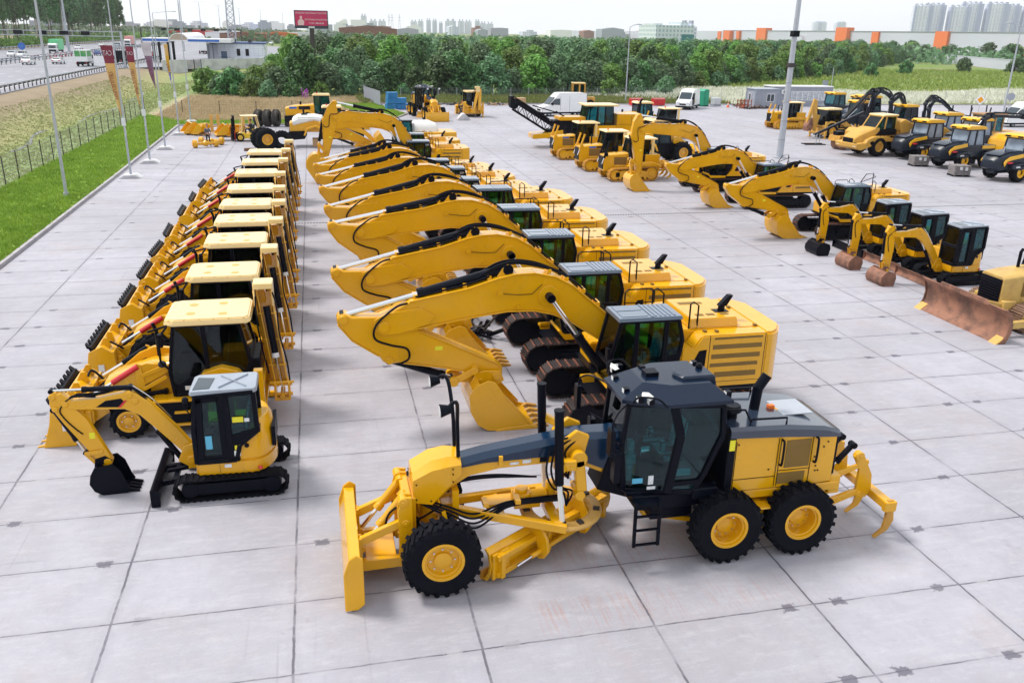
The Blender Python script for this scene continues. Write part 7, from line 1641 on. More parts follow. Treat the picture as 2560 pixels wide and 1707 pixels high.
t = thing('telehandler', 'yellow cab of a machine standing behind the side on white van', 'machine', (34.3, 112.5, 0), -.2)
cab(t, [(-.8, 1.4), (-.75, 3.2), (.8, 3.2), (.85, 1.4)], -.8, .8, posts=[((.1, 1.4), (.1, 3.2))], w=.16, fr=YELD); b = B(); b.box(-.9, .9, -.9, .9, 3.2, 3.3); obj('cab_roof', b, YELR, t, .03); b = B(); b.box(-1.5, 2.2, -.9, .9, .6, 1.5); obj('chassis', b, YELD, t, .03)
b = B(); b.tube([(-.8, -.9, 2.2), (-1.4, -.9, 2.3), (-1.5, -.9, 3.1)], .04); b.box(-1.6, -1.35, -1.0, -.85, 2.3, 3.2); obj('mirror', b, BLK, t)
for s in (-1, 1):
    for x in (-.9, 1.6): wheel(t, x, s*1.0, .6, .45, .3, .1, YELD, lugs=16, ag=True, side=s)
# dirt mover on the lot between rows: low wheeled attachments in black
scrap('compactor_attachment', 'black coupler parts lying between the second and third big excavators', (4.7, 25.9, 0), 16, .5, .4, .6, [BLK, DSTL], 12)

# more machines filling the far rows
dup(FB, (57.4, 84.4, 0), .3, 'yellow roofed forestry cab beyond the leaning black crane')
FW = dup(FB, (60.0, 87.0, 0), .1, 'forestry machine with a large pale windscreen between the black cranes', sc=1.12)
crane('second black crane with hoses standing upright between the forestry cabs', (56.4, 82.0, 0), .1, [(1.0, 0, 1.6), (1.2, 0, 3.9), (1.9, 0, 4.4), (3.2, 0, 3.9), (3.6, 0, 2.6)], .2)
crane('tangle of black crane arms beside the leaning boom', (57.6, 79.6, 0), -.2, [(.5, 0, 1.2), (.2, 0, 3.4), (1.0, 0, 4.1), (1.6, 0, 3.2), (1.2, 0, 1.8)], .2)
crane('black crane arm folded above the log trailer, farther back', (64.6, 84.0, 0), .2, [(1.0, 0, 1.4), (.9, 0, 2.9), (1.9, 0, 3.6), (3.8, 0, 2.9)], .15)
t = dup(F1, (57.2, 70.4, 0), .1, 'black and yellow forestry machine standing behind the dump truck body')
t = dup(F1, (56.0, 65.2, 0), .2, 'black and yellow forestry machine behind the first row of three')
t = dup(w2, (22.4, 63.3, 0), .12, 'wheel loader squeezed between the bladeless bulldozers and the upright stick'); t['group'] = 'wheel loaders in the centre'
t = dup(D2, (27.6, 68.0, 0), .05, 'bulldozer standing behind the wheel loader in the centre'); del t['group']
t = dup(D2, (32.8, 79.5, 0), .05, 'low yellow machine right of the milling machine exhaust'); del t['group']
t = dup(w2, (27.5, 80.5, 0), .0, 'wheel loader behind the cab of the milling machine'); t['group'] = 'wheel loaders in the centre'
# ------------------------------------------------------------ trees
LEAFS = [leafmat('leaf_green_%d' % i, a, c, s, .22) for i, (a, c, s) in enumerate((((.014, .060, .020), (.11, .25, .06), .5), ((.024, .078, .034), (.17, .31, .13), .6), ((.030, .090, .014), (.21, .38, .05), .5)))]
BARK = mat('tree_bark', (.10, .085, .07), .9, dirt=.4, scale=3); BIRCH = mat('birch_bark', (.46, .42, .38), .8, dirt=.5, dcol=(.12, .10, .09), scale=2)
def crown_mesh(seed, lm, W_=2.6, H=6.5, z0=.8, n=2400, leaf=.30, conical=.35, clumps=26):
    r = random.Random(seed); cl = []
    for i in range(clumps):
        f = (i+.5)/clumps; z = z0+(H-z0)*(f**.9); rad = W_*(1-conical*f)*(1-max(0, f-.72)*2.1)*r.uniform(.35, .92); a = i*2.399+r.uniform(-.5, .5)
        cl.append((rad*cos(a), rad*sin(a), z, W_*r.uniform(.28, .48)))
    V = []; F = []
    for k in range(n):
        cx, cy, cz, cr = cl[r.randrange(clumps)]
        d = Vector((r.gauss(0, 1), r.gauss(0, 1), r.gauss(0, .85))).normalized(); q = cr*(r.random()**.33)
        p = Vector((cx, cy, cz))+d*q
        if p.z < .15: p.z = .15+r.random()*.4
        nrm = (d+Vector((r.uniform(-.7, .7), r.uniform(-.7, .7), r.uniform(-.2, .9)))).normalized(); u = nrm.orthogonal().normalized(); u.rotate(Matrix.Rotation(r.uniform(0, 6.3), 3, nrm)); w = nrm.cross(u)
        s = leaf*r.uniform(.55, 1.25); o = len(V)
        V += [p-u*s, p+w*s*.55, p+u*s, p-w*s*.55]; F.append((o, o+1, o+2, o+3))
    me = bpy.data.meshes.new('crown'); me.from_pydata([tuple(v) for v in V], [], F); me.materials.append(lm); return me
def trunk_mesh(seed, H, rad, m, lean=.3, branches=6, bz=.35):
    r = random.Random(seed); b = B(); top = (r.uniform(-lean, lean), r.uniform(-lean, lean), H)
    pts = [(top[0]*k*k+r.uniform(-.05, .05), top[1]*k*k, H*k) for k in (0, .25, .5, .75, 1)]
    b.tube(pts, [rad, rad*.8, rad*.6, rad*.4, rad*.12], 7)
    for i in range(branches):
        k = bz+(1-bz)*i/branches; a = r.uniform(0, 6.3); p = Vector((top[0]*k*k, top[1]*k*k, H*k)); q = p+Vector((cos(a), sin(a), .8))*H*.16*r.uniform(.7, 1.3); b.tube([p, p.lerp(q, .5)+Vector((0, 0, .05)), q], [rad*.35, rad*.22, rad*.08], 5)
    return b.mesh('trunk', [m])
def tree(cm, tm, x, y, z, s, sz, label, group, rz, name='tree'):
    t = thing(name, label, 'tree', (x, y, z), rz, group); t.scale = (s, s, sz)
    _lk('crown', cm, t); _lk('trunk', tm, t); return t
CM = [crown_mesh(20+i, LEAFS[i % 3], 2.5+.3*(i % 2), 6.6, .5, 3000, .27, (.3, .45, .2, .4, .35)[i % 5], 28+i) for i in range(6)]
TM = [trunk_mesh(40+i, 5.6, .14, BARK) for i in range(2)]
SH = [crown_mesh(60+i, LEAFS[(2, 1, 0)[i]], 1.7, 2.3, .1, 1500, .22, .25, 14) for i in range(3)]; STM = trunk_mesh(70, 1.8, .06, BARK, .2, 5, .1)
front = [(-16, 141), (-6, 131), (4, 133), (10, 136), (20, 134.5), (32, 134.5), (45, 136), (58, 145), (70, 158), (90, 176), (118, 200), (143, 222), (172, 255), (205, 292), (240, 330), (272, 372)]
def fy(x):
    for (a, b_), (c, d) in zip(front, front[1:]):
        if a <= x <= c: return b_+(d-b_)*(x-a)/(c-a)
    return 1e9
r = random.Random(11); TP = []
def ok(x, y, d): return all((x-a)**2+(y-c)**2 > d*d for a, c in TP)
names_ = ('dark green bushy tree in the front row of the wood behind the yard', 'pale green loose tree inside the wood behind the yard', 'dense tree deeper in the wood, only its top showing')
x = -15.
while x < 270:   # front row
    TP.append((x, fy(x)+r.uniform(0, 1.6))); x += r.uniform(2.6, 4.0)*(1+max(0, x-60)/110)
nfront = len(TP); tries = 0
while len(TP) < 292 and tries < 60000:
    tries += 1; u = r.random(); x = -14+(r.random()**.9)*300; y = fy(min(x, 271))+2+(u**1.6)*105
    if x < 0 and y > 160+x*-2: continue
    if x < 2 and y > 178: continue
    if ok(x, y, 3.6+.028*(y-fy(min(x, 271)))+max(0, x-80)*.012): TP.append((x, y))
for i, (x, y) in enumerate(TP):
    dp = y-fy(min(x, 271)); k = r.randrange(6); s = r.uniform(.75, 1.15)*(1+min(.35, dp/140)); sz = s*r.uniform(.85, 1.12)*(.98 if i >= nfront else r.uniform(.62, 1.0))
    if x < -4: s *= .75; sz *= .62
    sz = min(sz, 1.16)
    tree(CM[k], TM[i % 2], x, y, -.15, s, sz, names_[0 if i < nfront else (1 if k % 3 == 1 else 2)], 'trees of the wood behind the yard', r.uniform(0, 6.3))
# bushes along the front of the wood and in the field
bl = [(-15.5, 137, 1.3), (-13, 134, 1.1), (-11, 132, 1.4), (-8.6, 129.5, 1.0), (-6.2, 128.2, .9), (-3, 129, .8), (1, 130.2, .8), (8.5, 131.5, .9), (13, 132, .7), (16.5, 131.8, .8), (25, 132, .7), (38, 133, .8), (46, 134, 1.0), (52, 138, 1.1), (61, 147, 1.0), (71, 156, 1.1), (78, 162, 1.1), (86, 170, 1.2), (97, 180, 1.2), (104, 186, 1.2), (112, 193, 1.3), (124, 203, 1.3), (133, 211, 1.2), (150, 228, 1.5), (160, 240, 1.5)]
for i, (x, y, s) in enumerate(bl): tree(SH[i % 3], STM, x, y, -.1, s, s*1.05, 'low rounded bush at the foot of the wood', 'bushes along the edge of the wood', i*1.7, 'bush')
for (x, y, s, lab) in ((148, 214, 1.0, 'small round bush alone in the field, leftmost of the field bushes'), (172, 232, 1.1, 'small round bush in the field next to the end of the wood'), (206, 250, 1.3, 'upright dark bush standing against the grey fence'), (223, 246, 1.5, 'low wide bush in front of the grey fence, to the right'), (57, 138, .9, 'pale willow bush standing forward of the wood behind the van')): tree(SH[2 if y > 200 else 1], STM, x, y, -.1, s*1.2, s*1.3, lab, None, x, 'bush')
# bigger trees between the field and the warehouse
r = random.Random(5)
for i in range(34):
    k = i/33; x = 270+120*k*r.uniform(.9, 1.0)+r.uniform(-14, 14); y = 430-70*k+r.uniform(-25, 25)
    s = r.uniform(.9, 1.4); tree(CM[i % 6], TM[i % 2], x, y, -.1, s*1.3, s*.95, 'tree in the loose line between the field and the long warehouse', 'trees before the long warehouse', i*1.3)
# woodland across the highway: tall bare trunks, high crowns
PC = [crown_mesh(80+i, LEAFS[i % 2], 3.6, 23, 8.5+i, 2600, .42, .1, 24) for i in range(3)]; PT = [trunk_mesh(90+i, 20.5, .24, (BARK, BIRCH)[i], 1.3, 7, .5) for i in range(2)]
r = random.Random(21); n = 0
for i in range(92):
    y = 235+i*3.6+r.uniform(-2, 2); x = -103-r.random()*22
    if y > 560: x = -104-r.random()*8
    s = r.uniform(.85, 1.12); tree(PC[i % 3], PT[0 if r.random() < .6 else 1], x, y, .6, s, s*r.uniform(.95, 1.2)*(1.08 if y < 470 else .92), 'tall slender tree with a bare trunk beyond the highway', 'tall trees beyond the highway', r.uniform(0, 6), 'tall_tree')
def blob_wood(name, label, spots, seed, lm, leaf=.8, n=60):
    r = random.Random(seed); V = []; F = []
    for (x, y, z, R_, H) in spots:
        for k in range(n):
            a = r.uniform(0, 6.3); q = R_*math.sqrt(r.random()); hz = H*math.sqrt(max(0, 1-(q/R_)**2))*r.uniform(.55, 1.05)
            p = Vector((x+q*cos(a), y+q*sin(a), z+hz*(r.random()**.35))); s = leaf*r.uniform(.5, 1.2)
            nn = Vector((r.uniform(-1, 1), r.uniform(-1.3, .4), r.uniform(.0, 1))).normalized(); u = nn.orthogonal().normalized(); w = nn.cross(u); o = len(V); V += [tuple(p-u*s), tuple(p+w*s), tuple(p+u*s), tuple(p-w*s)]; F.append((o, o+1, o+2, o+3))
    me = bpy.data.meshes.new(name); me.from_pydata(V, [], F); me.materials.append(lm); o = bpy.data.objects.new(name, me); C.objects.link(o); return tag(o, label, 'wood', kind='stuff')
r = random.Random(31)
blob_wood('undergrowth', 'continuous green undergrowth below the tall trees beyond the highway', [(-101-r.random()*14, 205+i*2.4, .6, r.uniform(2, 4), r.uniform(2.2, 5.5)) for i in range(190)], 3, LEAFS[2], .42, 130)
blob_wood('distant_wood', 'distant wood closing the view behind the near trees', [(r.uniform(20, 330), r.uniform(330, 700), -.5, 7, r.uniform(6, 8.2)) for i in range(420)], 4, LEAFS[1], 1.2, 60)
blob_wood('distant_wood', 'far bluish tree belts on the left horizon beyond the highway', [(-60-r.random()*340, 560+r.random()*900, 0, 12, r.uniform(5, 8)) for i in range(260)]+[(-5+r.random()*120-y_*.05, y_, 0, 10, r.uniform(4, 7)) for y_ in [480+k*7 for k in range(110)]], 5, LEAFS[1], 1.8, 50)

# ------------------------------------------------------------ highway
hb = B(); hb.box(-97, -38.6, -60, 1600, HWZ-.5, HWZ); struct('highway', hb, ASPH)
hb = B(); hb.add([(-38.6, 196, HWZ+.004), (-12, 226, HWZ+.004), (-10, 420, HWZ+.004), (-38.6, 460, HWZ+.004)], [(0, 1, 2, 3)]); struct('service_area', hb, ASPH)
mb_ = B()
for lx in (-45.2, -49.0, -52.8, -56.6, -72, -75.8, -79.6, -83.4, -88):
    solid = lx in (-88,)
    for i in range(150): y = 60+i*9+(lx % 3); mb_.add([(lx-.09, y, HWZ+.004), (lx+.09, y, HWZ+.004), (lx+.09, y+(9 if solid else 3), HWZ+.004), (lx-.09, y+(9 if solid else 3), HWZ+.004)], [(0, 1, 2, 3)])
for lx in (-41.4, -61.8, -68.8, -92): mb_.add([(lx-.1, 0, HWZ+.004), (lx+.1, 0, HWZ+.004), (lx+.1, 1500, HWZ+.004), (lx-.1, 1500, HWZ+.004)], [(0, 1, 2, 3)])
struct('road_markings', mb_, PAINT)
def guard(lab, x, y0, y1, step=2.0, h=.75, flip=1):
    t = thing('guard_rail', lab, 'guard rail', (x, y0, HWZ))
    L = y1-y0; b = B()
    for dz in (-.10, .10): b.box(-.04, .04, 0, L, h+dz-.05, h+dz+.07)
    b.box(-.015, .02, 0, L, h-.08, h+.08); obj('rail', b, GREY, t)
    n = int(L/step); show = min(n, 100); b = None
    for i in range(show):
        b = B(); b.box(-.05, .07, i*step-.07, i*step+.07, -.9, h+.02); b.box(-.02, .32*flip, i*step-.06, i*step+.06, h-.12, h+.06) if flip > 0 else b.box(.32*flip, .02, i*step-.06, i*step+.06, h-.12, h+.06); _ = obj('post', b, DSTL, t)
    if n > show:
        b = B()
        for i in range(show, n): b.box(-.05, .07, i*step-.07, i*step+.07, -.9, h)
        o = obj('posts', b, DSTL, t); o['kind'] = 'stuff'
    return t
guard('long guard rail on posts along the near edge of the highway', -39.0, 80, 250)
guard('double guard rail along the middle of the highway, left side', -63.2, 130, 420, 3.0)
guard('second guard rail along the middle of the highway beside the barriers', -66.4, 180, 480, 3.0)
guard('far guard rail below the tall trees', -95.0, 250, 620, 4.0)
for i in range(12):
    b = B(); b.prism([(-.3, 0), (.3, 0), (.18, .3), (.12, .85), (-.12, .85), (-.18, .3)], -.95, .95); o = tag(obj('plastic_barrier', b, [RED if i % 2 else WHT], bev=.03), ('red' if i % 2 else 'white')+' plastic barrier standing in the row at the highway median', 'barrier', 'red and white barriers at the median'); o.location = (-64.8+R.uniform(-.2, .2), 240+i*2.5, HWZ)
# gantry
t = thing('sensor_gantry', 'long grey gantry with black sensor boxes spanning the highway', 'gantry', (0, 198, HWZ))
b = B(); b.cyl((-37.8, 0, -.2), (-37.8, 0, 6.9), .22, n=12); b.cyl((-37.8, 0, -.3), (-37.8, 0, .4), .5, n=12); obj('near_column', b, GREY, t)
b = B(); b.cyl((-71, 0, 0), (-71, 0, 6.9), .3, n=12); obj('median_column', b, DSTL, t)
b = B(); b.bar((-37.6, 0, 7.0), (-98, 0, 7.0), .16); b.bar((-37.6, 0, 6.1), (-98, 0, 6.1), .16)
for i in range(20): b.bar((-38-i*3, 0, 6.1), (-38-i*3, 0, 7.0), .08)
obj('beam', b, GREY, t)
for x in (-44.5, -48.5, -52.5, -57, -62, -66): b = B(); b.box(x-.8, x+.8, -.4, .4, 6.25, 7.0); obj('sensor_box', b, BLK, t, .03)
t = thing('sensor_gantry', 'distant gantry with dark boxes behind the canopy roof', 'gantry', (0, 420, HWZ))
b = B(); b.bar((-30, 0, 7.0), (-72, 0, 7.0), .3); b.cyl((-30, 0, 0), (-30, 0, 7), .3); b.cyl((-72, 0, 0), (-72, 0, 7), .3); obj('frame', b, DSTL, t)
for i in range(6): b = B(); b.box(-36-i*5.5, -34-i*5.5, -.3, .3, 6.1, 7.1); obj('sensor_box', b, BLK, t)

# vehicles on the highway
def make_car(lab, loc, rz, col, suv=False):
    t = thing('car', lab, 'car', loc, rz, 'cars on the highway'); h = 1.62 if suv else 1.45
    prof = [(-2.15, .35), (-2.2, .62), (-2.05, .85), (-1.15, .98), (-.55, h-.05), (.2, h), (1.3, h-.05), (1.95 if suv else 1.75, 1.02), (2.15, .95), (2.2, .4)]
    b = B(); b.loft([[(p[0], y*(.87 if p[1] < 1.05 else .72), p[1]) for p in prof] for y in (-1, -.94, .94, 1)]); obj('body', b, col, t, .04)
    b = B(); gl = [(-1.05, 1.0), (-.52, h-.10), (1.28, h-.10), (1.72 if suv else 1.55, 1.03)]
    b.loft([[(p[0], y*(.885 if p[1] < 1.05 else .74), p[1]) for p in gl] for y in (-1, 1)]); obj('windows', b, GLSB, t)
    b = B(); b.prism([(-1.12, 1.02), (-.58, h-.06), (-.50, h-.06), (-1.0, 1.02)], -.72, .72); b.prism([(1.34, h-.08), (1.80 if suv else 1.62, 1.05), (1.86 if suv else 1.7, 1.05), (1.42, h-.08)], -.70, .70); obj('windscreen', b, GLSB, t)
    b = B(); b.box(2.12, 2.22, -.8, -.5, .7, .88); b.box(2.12, 2.22, .5, .8, .7, .88); obj('tail_lamp', b, REDG, t)
    b = B(); b.box(2.1, 2.21, -.75, .75, .35, .5); obj('bumper', b, BLK, t)
    for x in (-1.35, 1.35):
        for s in (-1, 1): wheel(t, x, s*.80, .33, .2, .2, .03, LGREY, lugs=10, side=s, bolts=5)
    return t
NV = [((-58.8, 208), pi/2*-1, WHT, True, 'silver white estate car just right of the first lamp post'), ((-54.2, 213), -pi/2, WHT, False, 'white saloon car on the highway left of the green and white truck'), ((-75.0, 238), pi/2, WHT, False, 'white car at the left edge beyond the median rail'), ((-75.6, 255), pi/2, WHT, False, 'white car behind the blue sign beyond the median'), ((-71.8, 250), pi/2, WHT, True, 'white estate car coming along the far carriageway'), ((-58.5, 272), -pi/2, mat('blue_car_paint', (.02, .10, .32), .3, coat=.6), False, 'small blue car behind the green and white truck'), ((-77, 330), pi/2, WHT, False, 'white car following the green truck'), ((-73, 372), pi/2, LGREY, True, 'grey car just left of the white truck'), ((-80, 380), pi/2, WHT, False, 'white car on the outer lane near the far guard rail'), ((-50, 232), -pi/2, mat('dark_red_car_paint', (.22, .01, .015), .3, coat=.6), True, 'dark red car in front of the canopy columns')]
for (p, rz, c_, su, lab) in NV[:-1]: make_car(lab, (p[0], p[1], HWZ), rz, c_, su)
make_car(NV[-1][4], (-43.0, 262, HWZ), -pi/2, NV[-1][2], True)
def make_truck(lab, loc, rz, boxc, cabc=WHT, L=7.5, H=3.5, deck=False, stripe=None, box2=None):
    t = thing('truck', lab, 'truck', loc, rz, 'trucks on the highway'); h = L/2
    b = B(); b.prism([(-h, .5), (-h-.02, 1.4), (-h+.15, 2.5), (-h+.5, 2.75), (-h+1.8, 2.8), (-h+1.8, .5)], -1.15, 1.15); obj('cab', b, cabc, t, .06)
    b = B(); b.prism([(-h-.03, 1.45), (-h+.12, 2.3), (-h+.16, 2.3), (-h+.02, 1.45)], -1.0, 1.0); obj('windscreen', b, GLSB, t); b = B(); b.box(-h-.04, -h, -1.0, 1.0, .6, 1.1); obj('grille', b, BLK, t)
    for s in (-1, 1): b = B(); b.box(-h+.4, -h+1.3, s*1.16-.01, s*1.16+.01, 1.5, 2.2); obj('side_window', b, GLSB, t)
    b = B()
    if deck: b.box(-h+2.0, h, -1.2, 1.2, 1.0, 1.2); b.box(-h+2.0, h, -1.22, -1.16, 1.2, 1.7); b.box(-h+2.0, h, 1.16, 1.22, 1.2, 1.7); b.box(h-.06, h, -1.2, 1.2, 1.2, 1.7); b.box(-h+2.0, -h+2.6, -.6, .6, 1.2, 2.8)
    else: b.box(-h+2.0, h, -1.25, 1.25, 1.0, H)
    obj('cargo_box' if not deck else 'flat_bed', b, boxc, t, .03)
    if stripe:
        b = B()
        for s in (-1, 1): b.box(-h+2.2, h-.2, s*1.255-.004, s*1.255+.004, 2.0, H-.2)
        b.box(h-.002, h+.006, -1.1, -.05, 2.0, H-.15); b.box(h-.002, h+.006, .05, 1.1, 2.0, H-.15); obj('side_panel', b, stripe, t)
    b = B(); b.box(-h+.3, h-.1, -.45, .45, .55, 1.0); b.box(h-.2, h, -1.1, 1.1, .45, .6); obj('chassis', b, BLK, t)
    for x in (-h+.9, h-1.4): 
        for s in (-1, 1): wheel(t, x, s*1.0, .48, .34, .28, .08, LGREY, lugs=12, side=s, bolts=6)
    b = B(); b.box(h-.01, h+.02, -1.05, -.8, .7, .85); b.box(h-.01, h+.02, .8, 1.05, .7, .85); obj('tail_lamp', b, REDG, t)
    return t
TG = mat('truck_green_panel', (.05, .30, .09), .4, dirt=.3, dcol=(.35, .55, .12), scale=.8)
make_truck('small white truck with green printed panels on its box, seen from behind', (-46.8, 204, HWZ), -pi/2, WHT, WHT, 6.0, 3.3, stripe=TG)
make_truck('white refrigerated truck with a green box coming towards the camera', (-73.4, 288, HWZ), pi/2, mat('mint_green_box', (.12, .55, .25), .4), WHT, 8.0, 3.9)
make_truck('white lorry with a pink and white box coming towards the camera', (-70.6, 385, HWZ), pi/2, mat('pink_box', (.68, .30, .28), .4), WHT, 11.0, 4.0)
make_truck('dark flatbed truck behind the second flag, driving away', (-42.8, 219, HWZ), -pi/2, BLK, BLK, 6.5, 3.2, deck=True)
make_truck('white semi trailer parked beyond the canopy', (-33.6, 305, HWZ), -pi/2, WHT, WHT, 12.0, 4.0)
make_truck('white box truck far along the road right of the lattice mast', (-27, 520, HWZ), pi/2, WHT, WHT, 8.0, 3.8)
make_truck('red box lorry among the distant containers', (-40, 560, HWZ), pi/2*.9, mat('red_box', (.5, .06, .04), .5), WHT, 12, 4)
r = random.Random(17)
for i, (x, y) in enumerate(((-20, 480), (-24, 560), (-19, 600), (-14, 640), (-30, 610), (-9, 700))): make_car(('white', 'grey', 'white', 'dark', 'white', 'grey')[i]+' car far down the road beside the distant lorries', (x, y, HWZ), pi/2, (WHT, LGREY, WHT, BLK, WHT, LGREY)[i])
# parked cars behind the service building
for i, (x, y, c_, lab) in enumerate(((-8.6, 262, WHT, 'white car parked behind the service building wall'), (-9.4, 251, BLK, 'dark car parked next to the corner of the service building'), (-8.0, 275, WHT, 'white car parked farthest behind the service building'))): make_car(lab, (x, y, HWZ), .5, c_, i == 1)
# ------------------------------------------------------------ service building with canopy
sb = thing('service_building', 'white panelled service building with blue trim beside the highway canopy', 'building', (-25.0, 231, HWZ), 0)
TILE = None
m_, nt_, b_ = nodes('white_panel_cladding'); br = nt_.nodes.new('ShaderNodeTexBrick'); br.offset = 0; br.inputs['Scale'].default_value = 1; br.inputs['Brick Width'].default_value = 1.0; br.inputs['Row Height'].default_value = .42; br.inputs['Mortar Size'].default_value = .012
mp_ = nt_.nodes.new('ShaderNodeMapping'); mp_.inputs['Rotation'].default_value = (pi/2, 0, 0); nt_.links.new(objco(nt_), mp_.inputs[0]); nt_.links.new(mp_.outputs[0], br.inputs[0]); br.inputs['Color1'].default_value = (.76, .80, .88, 1); br.inputs['Color2'].default_value = (.80, .84, .92, 1); br.inputs['Mortar'].default_value = (.25, .28, .36, 1)
nt_.links.new(br.outputs[0], b_.inputs['Base Color']); b_.inputs['Roughness'].default_value = .35; CLAD = m_
b = B(); b.box(2.3, 13.6, 4, 18, 0, 4.4); b.box(0, 2.3, 6.0, 18, 0, 4.3); obj('wall', b, CLAD, sb)
b = B(); b.box(-.3, .3, 4.0, 4.3, 0, 4.3); b.box(1.0, 1.25, 4.0, 4.3, 0, 4.3); obj('pilaster', b, LGREY, sb)
b = B(); b.box(-.4, 13.9, 3.8, 18.3, 4.4, 4.75); obj('roof', b, mat('dark_blue_roof_edge', (.05, .09, .22), .5), sb)
for x in (7.2, 9.3): b = B(); b.box(x-.42, x+.42, 3.94, 4.02, 1.55, 3.2); o = obj('window', b, BLK, sb, .01)
b = B(); b.box(3.0, 4.4, 3.93, 4.02, .3, 2.6); obj('door', b, mat('blue_grey_door', (.10, .17, .28), .5), sb)
b = B(); b.box(5.2, 6.6, 6, 8, 4.75, 5.5); b.box(9.6, 10.4, 6, 8, 4.75, 5.5); obj('roof_unit', b, DSTL, sb)
b = B(); b.tube([(13.2, 3.9, 4.5), (13.6, 3.7, 3.6), (13.9, 3.9, 3.0), (13.7, 3.7, .2)], .08); obj('drain_pipe', b, GREY, sb)
b = B(); b.box(2.6, 4.8, 3.2, 4.0, .15, .3)
for i in range(5): b.box(4.8+i*.3, 5.1+i*.3, 3.2, 4.0, .25-i*.05, .30-i*.05)
b.tube([(2.6, 3.2, .3), (2.6, 3.2, 1.25), (4.8, 3.2, 1.25), (6.4, 3.2, .8), (6.4, 3.2, .1)], .03); b.tube([(2.6, 3.2, .8), (4.8, 3.2, .8), (6.4, 3.2, .4)], .02); obj('entrance_stair', b, BLK, sb)
cp = thing('canopy', 'wide white canopy with blue lettered band and dark columns over the service lanes', 'canopy', (-31, 228, HWZ))
b = B(); b.box(-7.5, -1.6, -3.5, 7, 4.75, 5.6); b.box(2.6, 12.5, -3.5, 7, 4.75, 5.6); b.box(-1.6, 2.6, -2.5, 7, 4.9, 5.2); obj('roof_slab', b, WHT, cp, .02)
b = B(); b.box(-7.4, -1.7, -3.52, -3.5, 4.9, 5.4); b.box(2.7, 9.8, -3.52, -3.5, 4.9, 5.4); obj('blue_band', b, BLUS, cp)
b = B()
n = 14; P = [(.5+2.1*cos(pi*i/n), 5.2+1.55*sin(pi*i/n)) for i in range(n+1)]; b.prism(P, -2.2, 34); obj('barrel_vault', b, WHT, cp)
b = B(); b.prism([(.5+1.95*cos(pi*i/n), 5.22+1.38*sin(pi*i/n)) for i in range(n+1)], -2.26, -2.2); obj('vault_end', b, mat('beige_fabric', (.42, .34, .26), .6), cp)
for x in (-6.0, -4.7, -2.6, -1.5): b = B(); b.box(x-.28, x+.28, 2.0, 2.6, 0, 4.9); obj('column', b, BLK, cp)
# low concrete wall with a glazed gate
wl = thing('retaining_wall', 'stained white concrete wall below the service building with a glazed gate', 'wall', (-31.5, 204, 0))
WDIR = Vector((19.6, 21.5, 0)); WL = WDIR.length; wd = WDIR/WL
def wseg(a, c, z0, z1, th, m, nm):
    b = B(); p = wd*a; q = wd*c; b.bar((p.x, p.y, (z0+z1)/2), (q.x, q.y, (z0+z1)/2), th, z1-z0, side=(wd.y, -wd.x, 0)); return obj(nm, b, m, wl)
wseg(0, 6.6, -.6, 2.2, .3, CONCW, 'wall_panel'); wseg(10.6, WL, -.6, 2.2, .3, CONCW, 'wall_panel'); g = wseg(6.6, 10.6, .2, 2.1, .08, mat('gate_glazing', (.35, .35, .42), .15, dirt=.5, dcol=(.6, .5, .5), scale=1), 'gate_glass')
for a in (6.6, 8.6, 10.6): wseg(a-.08, a+.08, 0, 2.2, .2, BLK, 'gate_post')
wl2 = B(); wl2.bar((-12.3, 226, 1.2), (-5.5, 330, 1.2), .3, 2.0, side=(1, 0, 0)); tag(obj('boundary_wall', wl2, CONCW), 'pale wall running back past the parked cars beside the wood', 'wall')
# lattice mast
t = thing('lattice_mast', 'tall open lattice mast behind the service building', 'mast', (-24.3, 300, HWZ))
b = B(); w0, w1, HM = 1.25, .9, 27.
cr = [(-1, -1), (1, -1), (1, 1), (-1, 1)]
for sx, sy in cr: b.bar((sx*w0, sy*w0, 0), (sx*w1, sy*w1, HM), .22)
for i in range(16):
    z0, z1 = HM*i/16, HM*(i+1)/16; a0 = w0+(w1-w0)*i/16; a1 = w0+(w1-w0)*(i+1)/16
    for k in range(4): p, q = cr[k], cr[(k+1) % 4]; b.bar((p[0]*a0, p[1]*a0, z0), (q[0]*a1, q[1]*a1, z1), .09); b.bar((q[0]*a0, q[1]*a0, z0), (p[0]*a1, p[1]*a1, z1), .09); b.bar((p[0]*a0, p[1]*a0, z0), (q[0]*a0, q[1]*a0, z0), .1)
obj('lattice', b, GREY, t)
# lamp posts
def lamp_post(lab, x, y, z, H, r=.11, arm=1.8, ang=0., double=False, group='street lamps', thick=None, m=GREY):
    t = thing('street_lamp', lab, 'street lamp', (x, y, z), ang, group)
    b = B(); b.cyl((0, 0, 0), (0, 0, H), thick or r, r*.5, n=12); b.cyl((0, 0, 0), (0, 0, .25), (thick or r)*1.6, n=12); obj('pole', b, m, t)
    if arm:
        for s in ((1, -1) if double else (1,)):
            b = B(); b.tube([(0, 0, H-.05), (s*arm*.5, 0, H+.25), (s*arm, 0, H+.35)], .05); obj('arm', b, m, t); b = B(); b.box(s*arm-.1 if s > 0 else s*arm-.65, s*arm+.65 if s > 0 else s*arm+.1, -.15, .15, H+.28, H+.42); obj('lamp_head', b, GREY, t, .03)
    return t
lamp_post('tall grey lamp post on the lawn in the left foreground', -14.25, 53.3, 0, 16, .09, 1.5, 0)
lamp_post('lamp post behind the first one, across the highway', -72.8, 300, HWZ, 24, .42, 0, 0)
lamp_post('thin lamp post behind the first flag', -88, 360, HWZ, 14, .16, 0)
lamp_post('lamp post with a long arm standing by the end of the gantry', -31.6, 200, .4, 11.2, .13, 4.0, 0)
lamp_post('lamp post at the far kerb in front of the wood', 44.3, 121.5, 0, 10.4, .10, 1.4, .3)
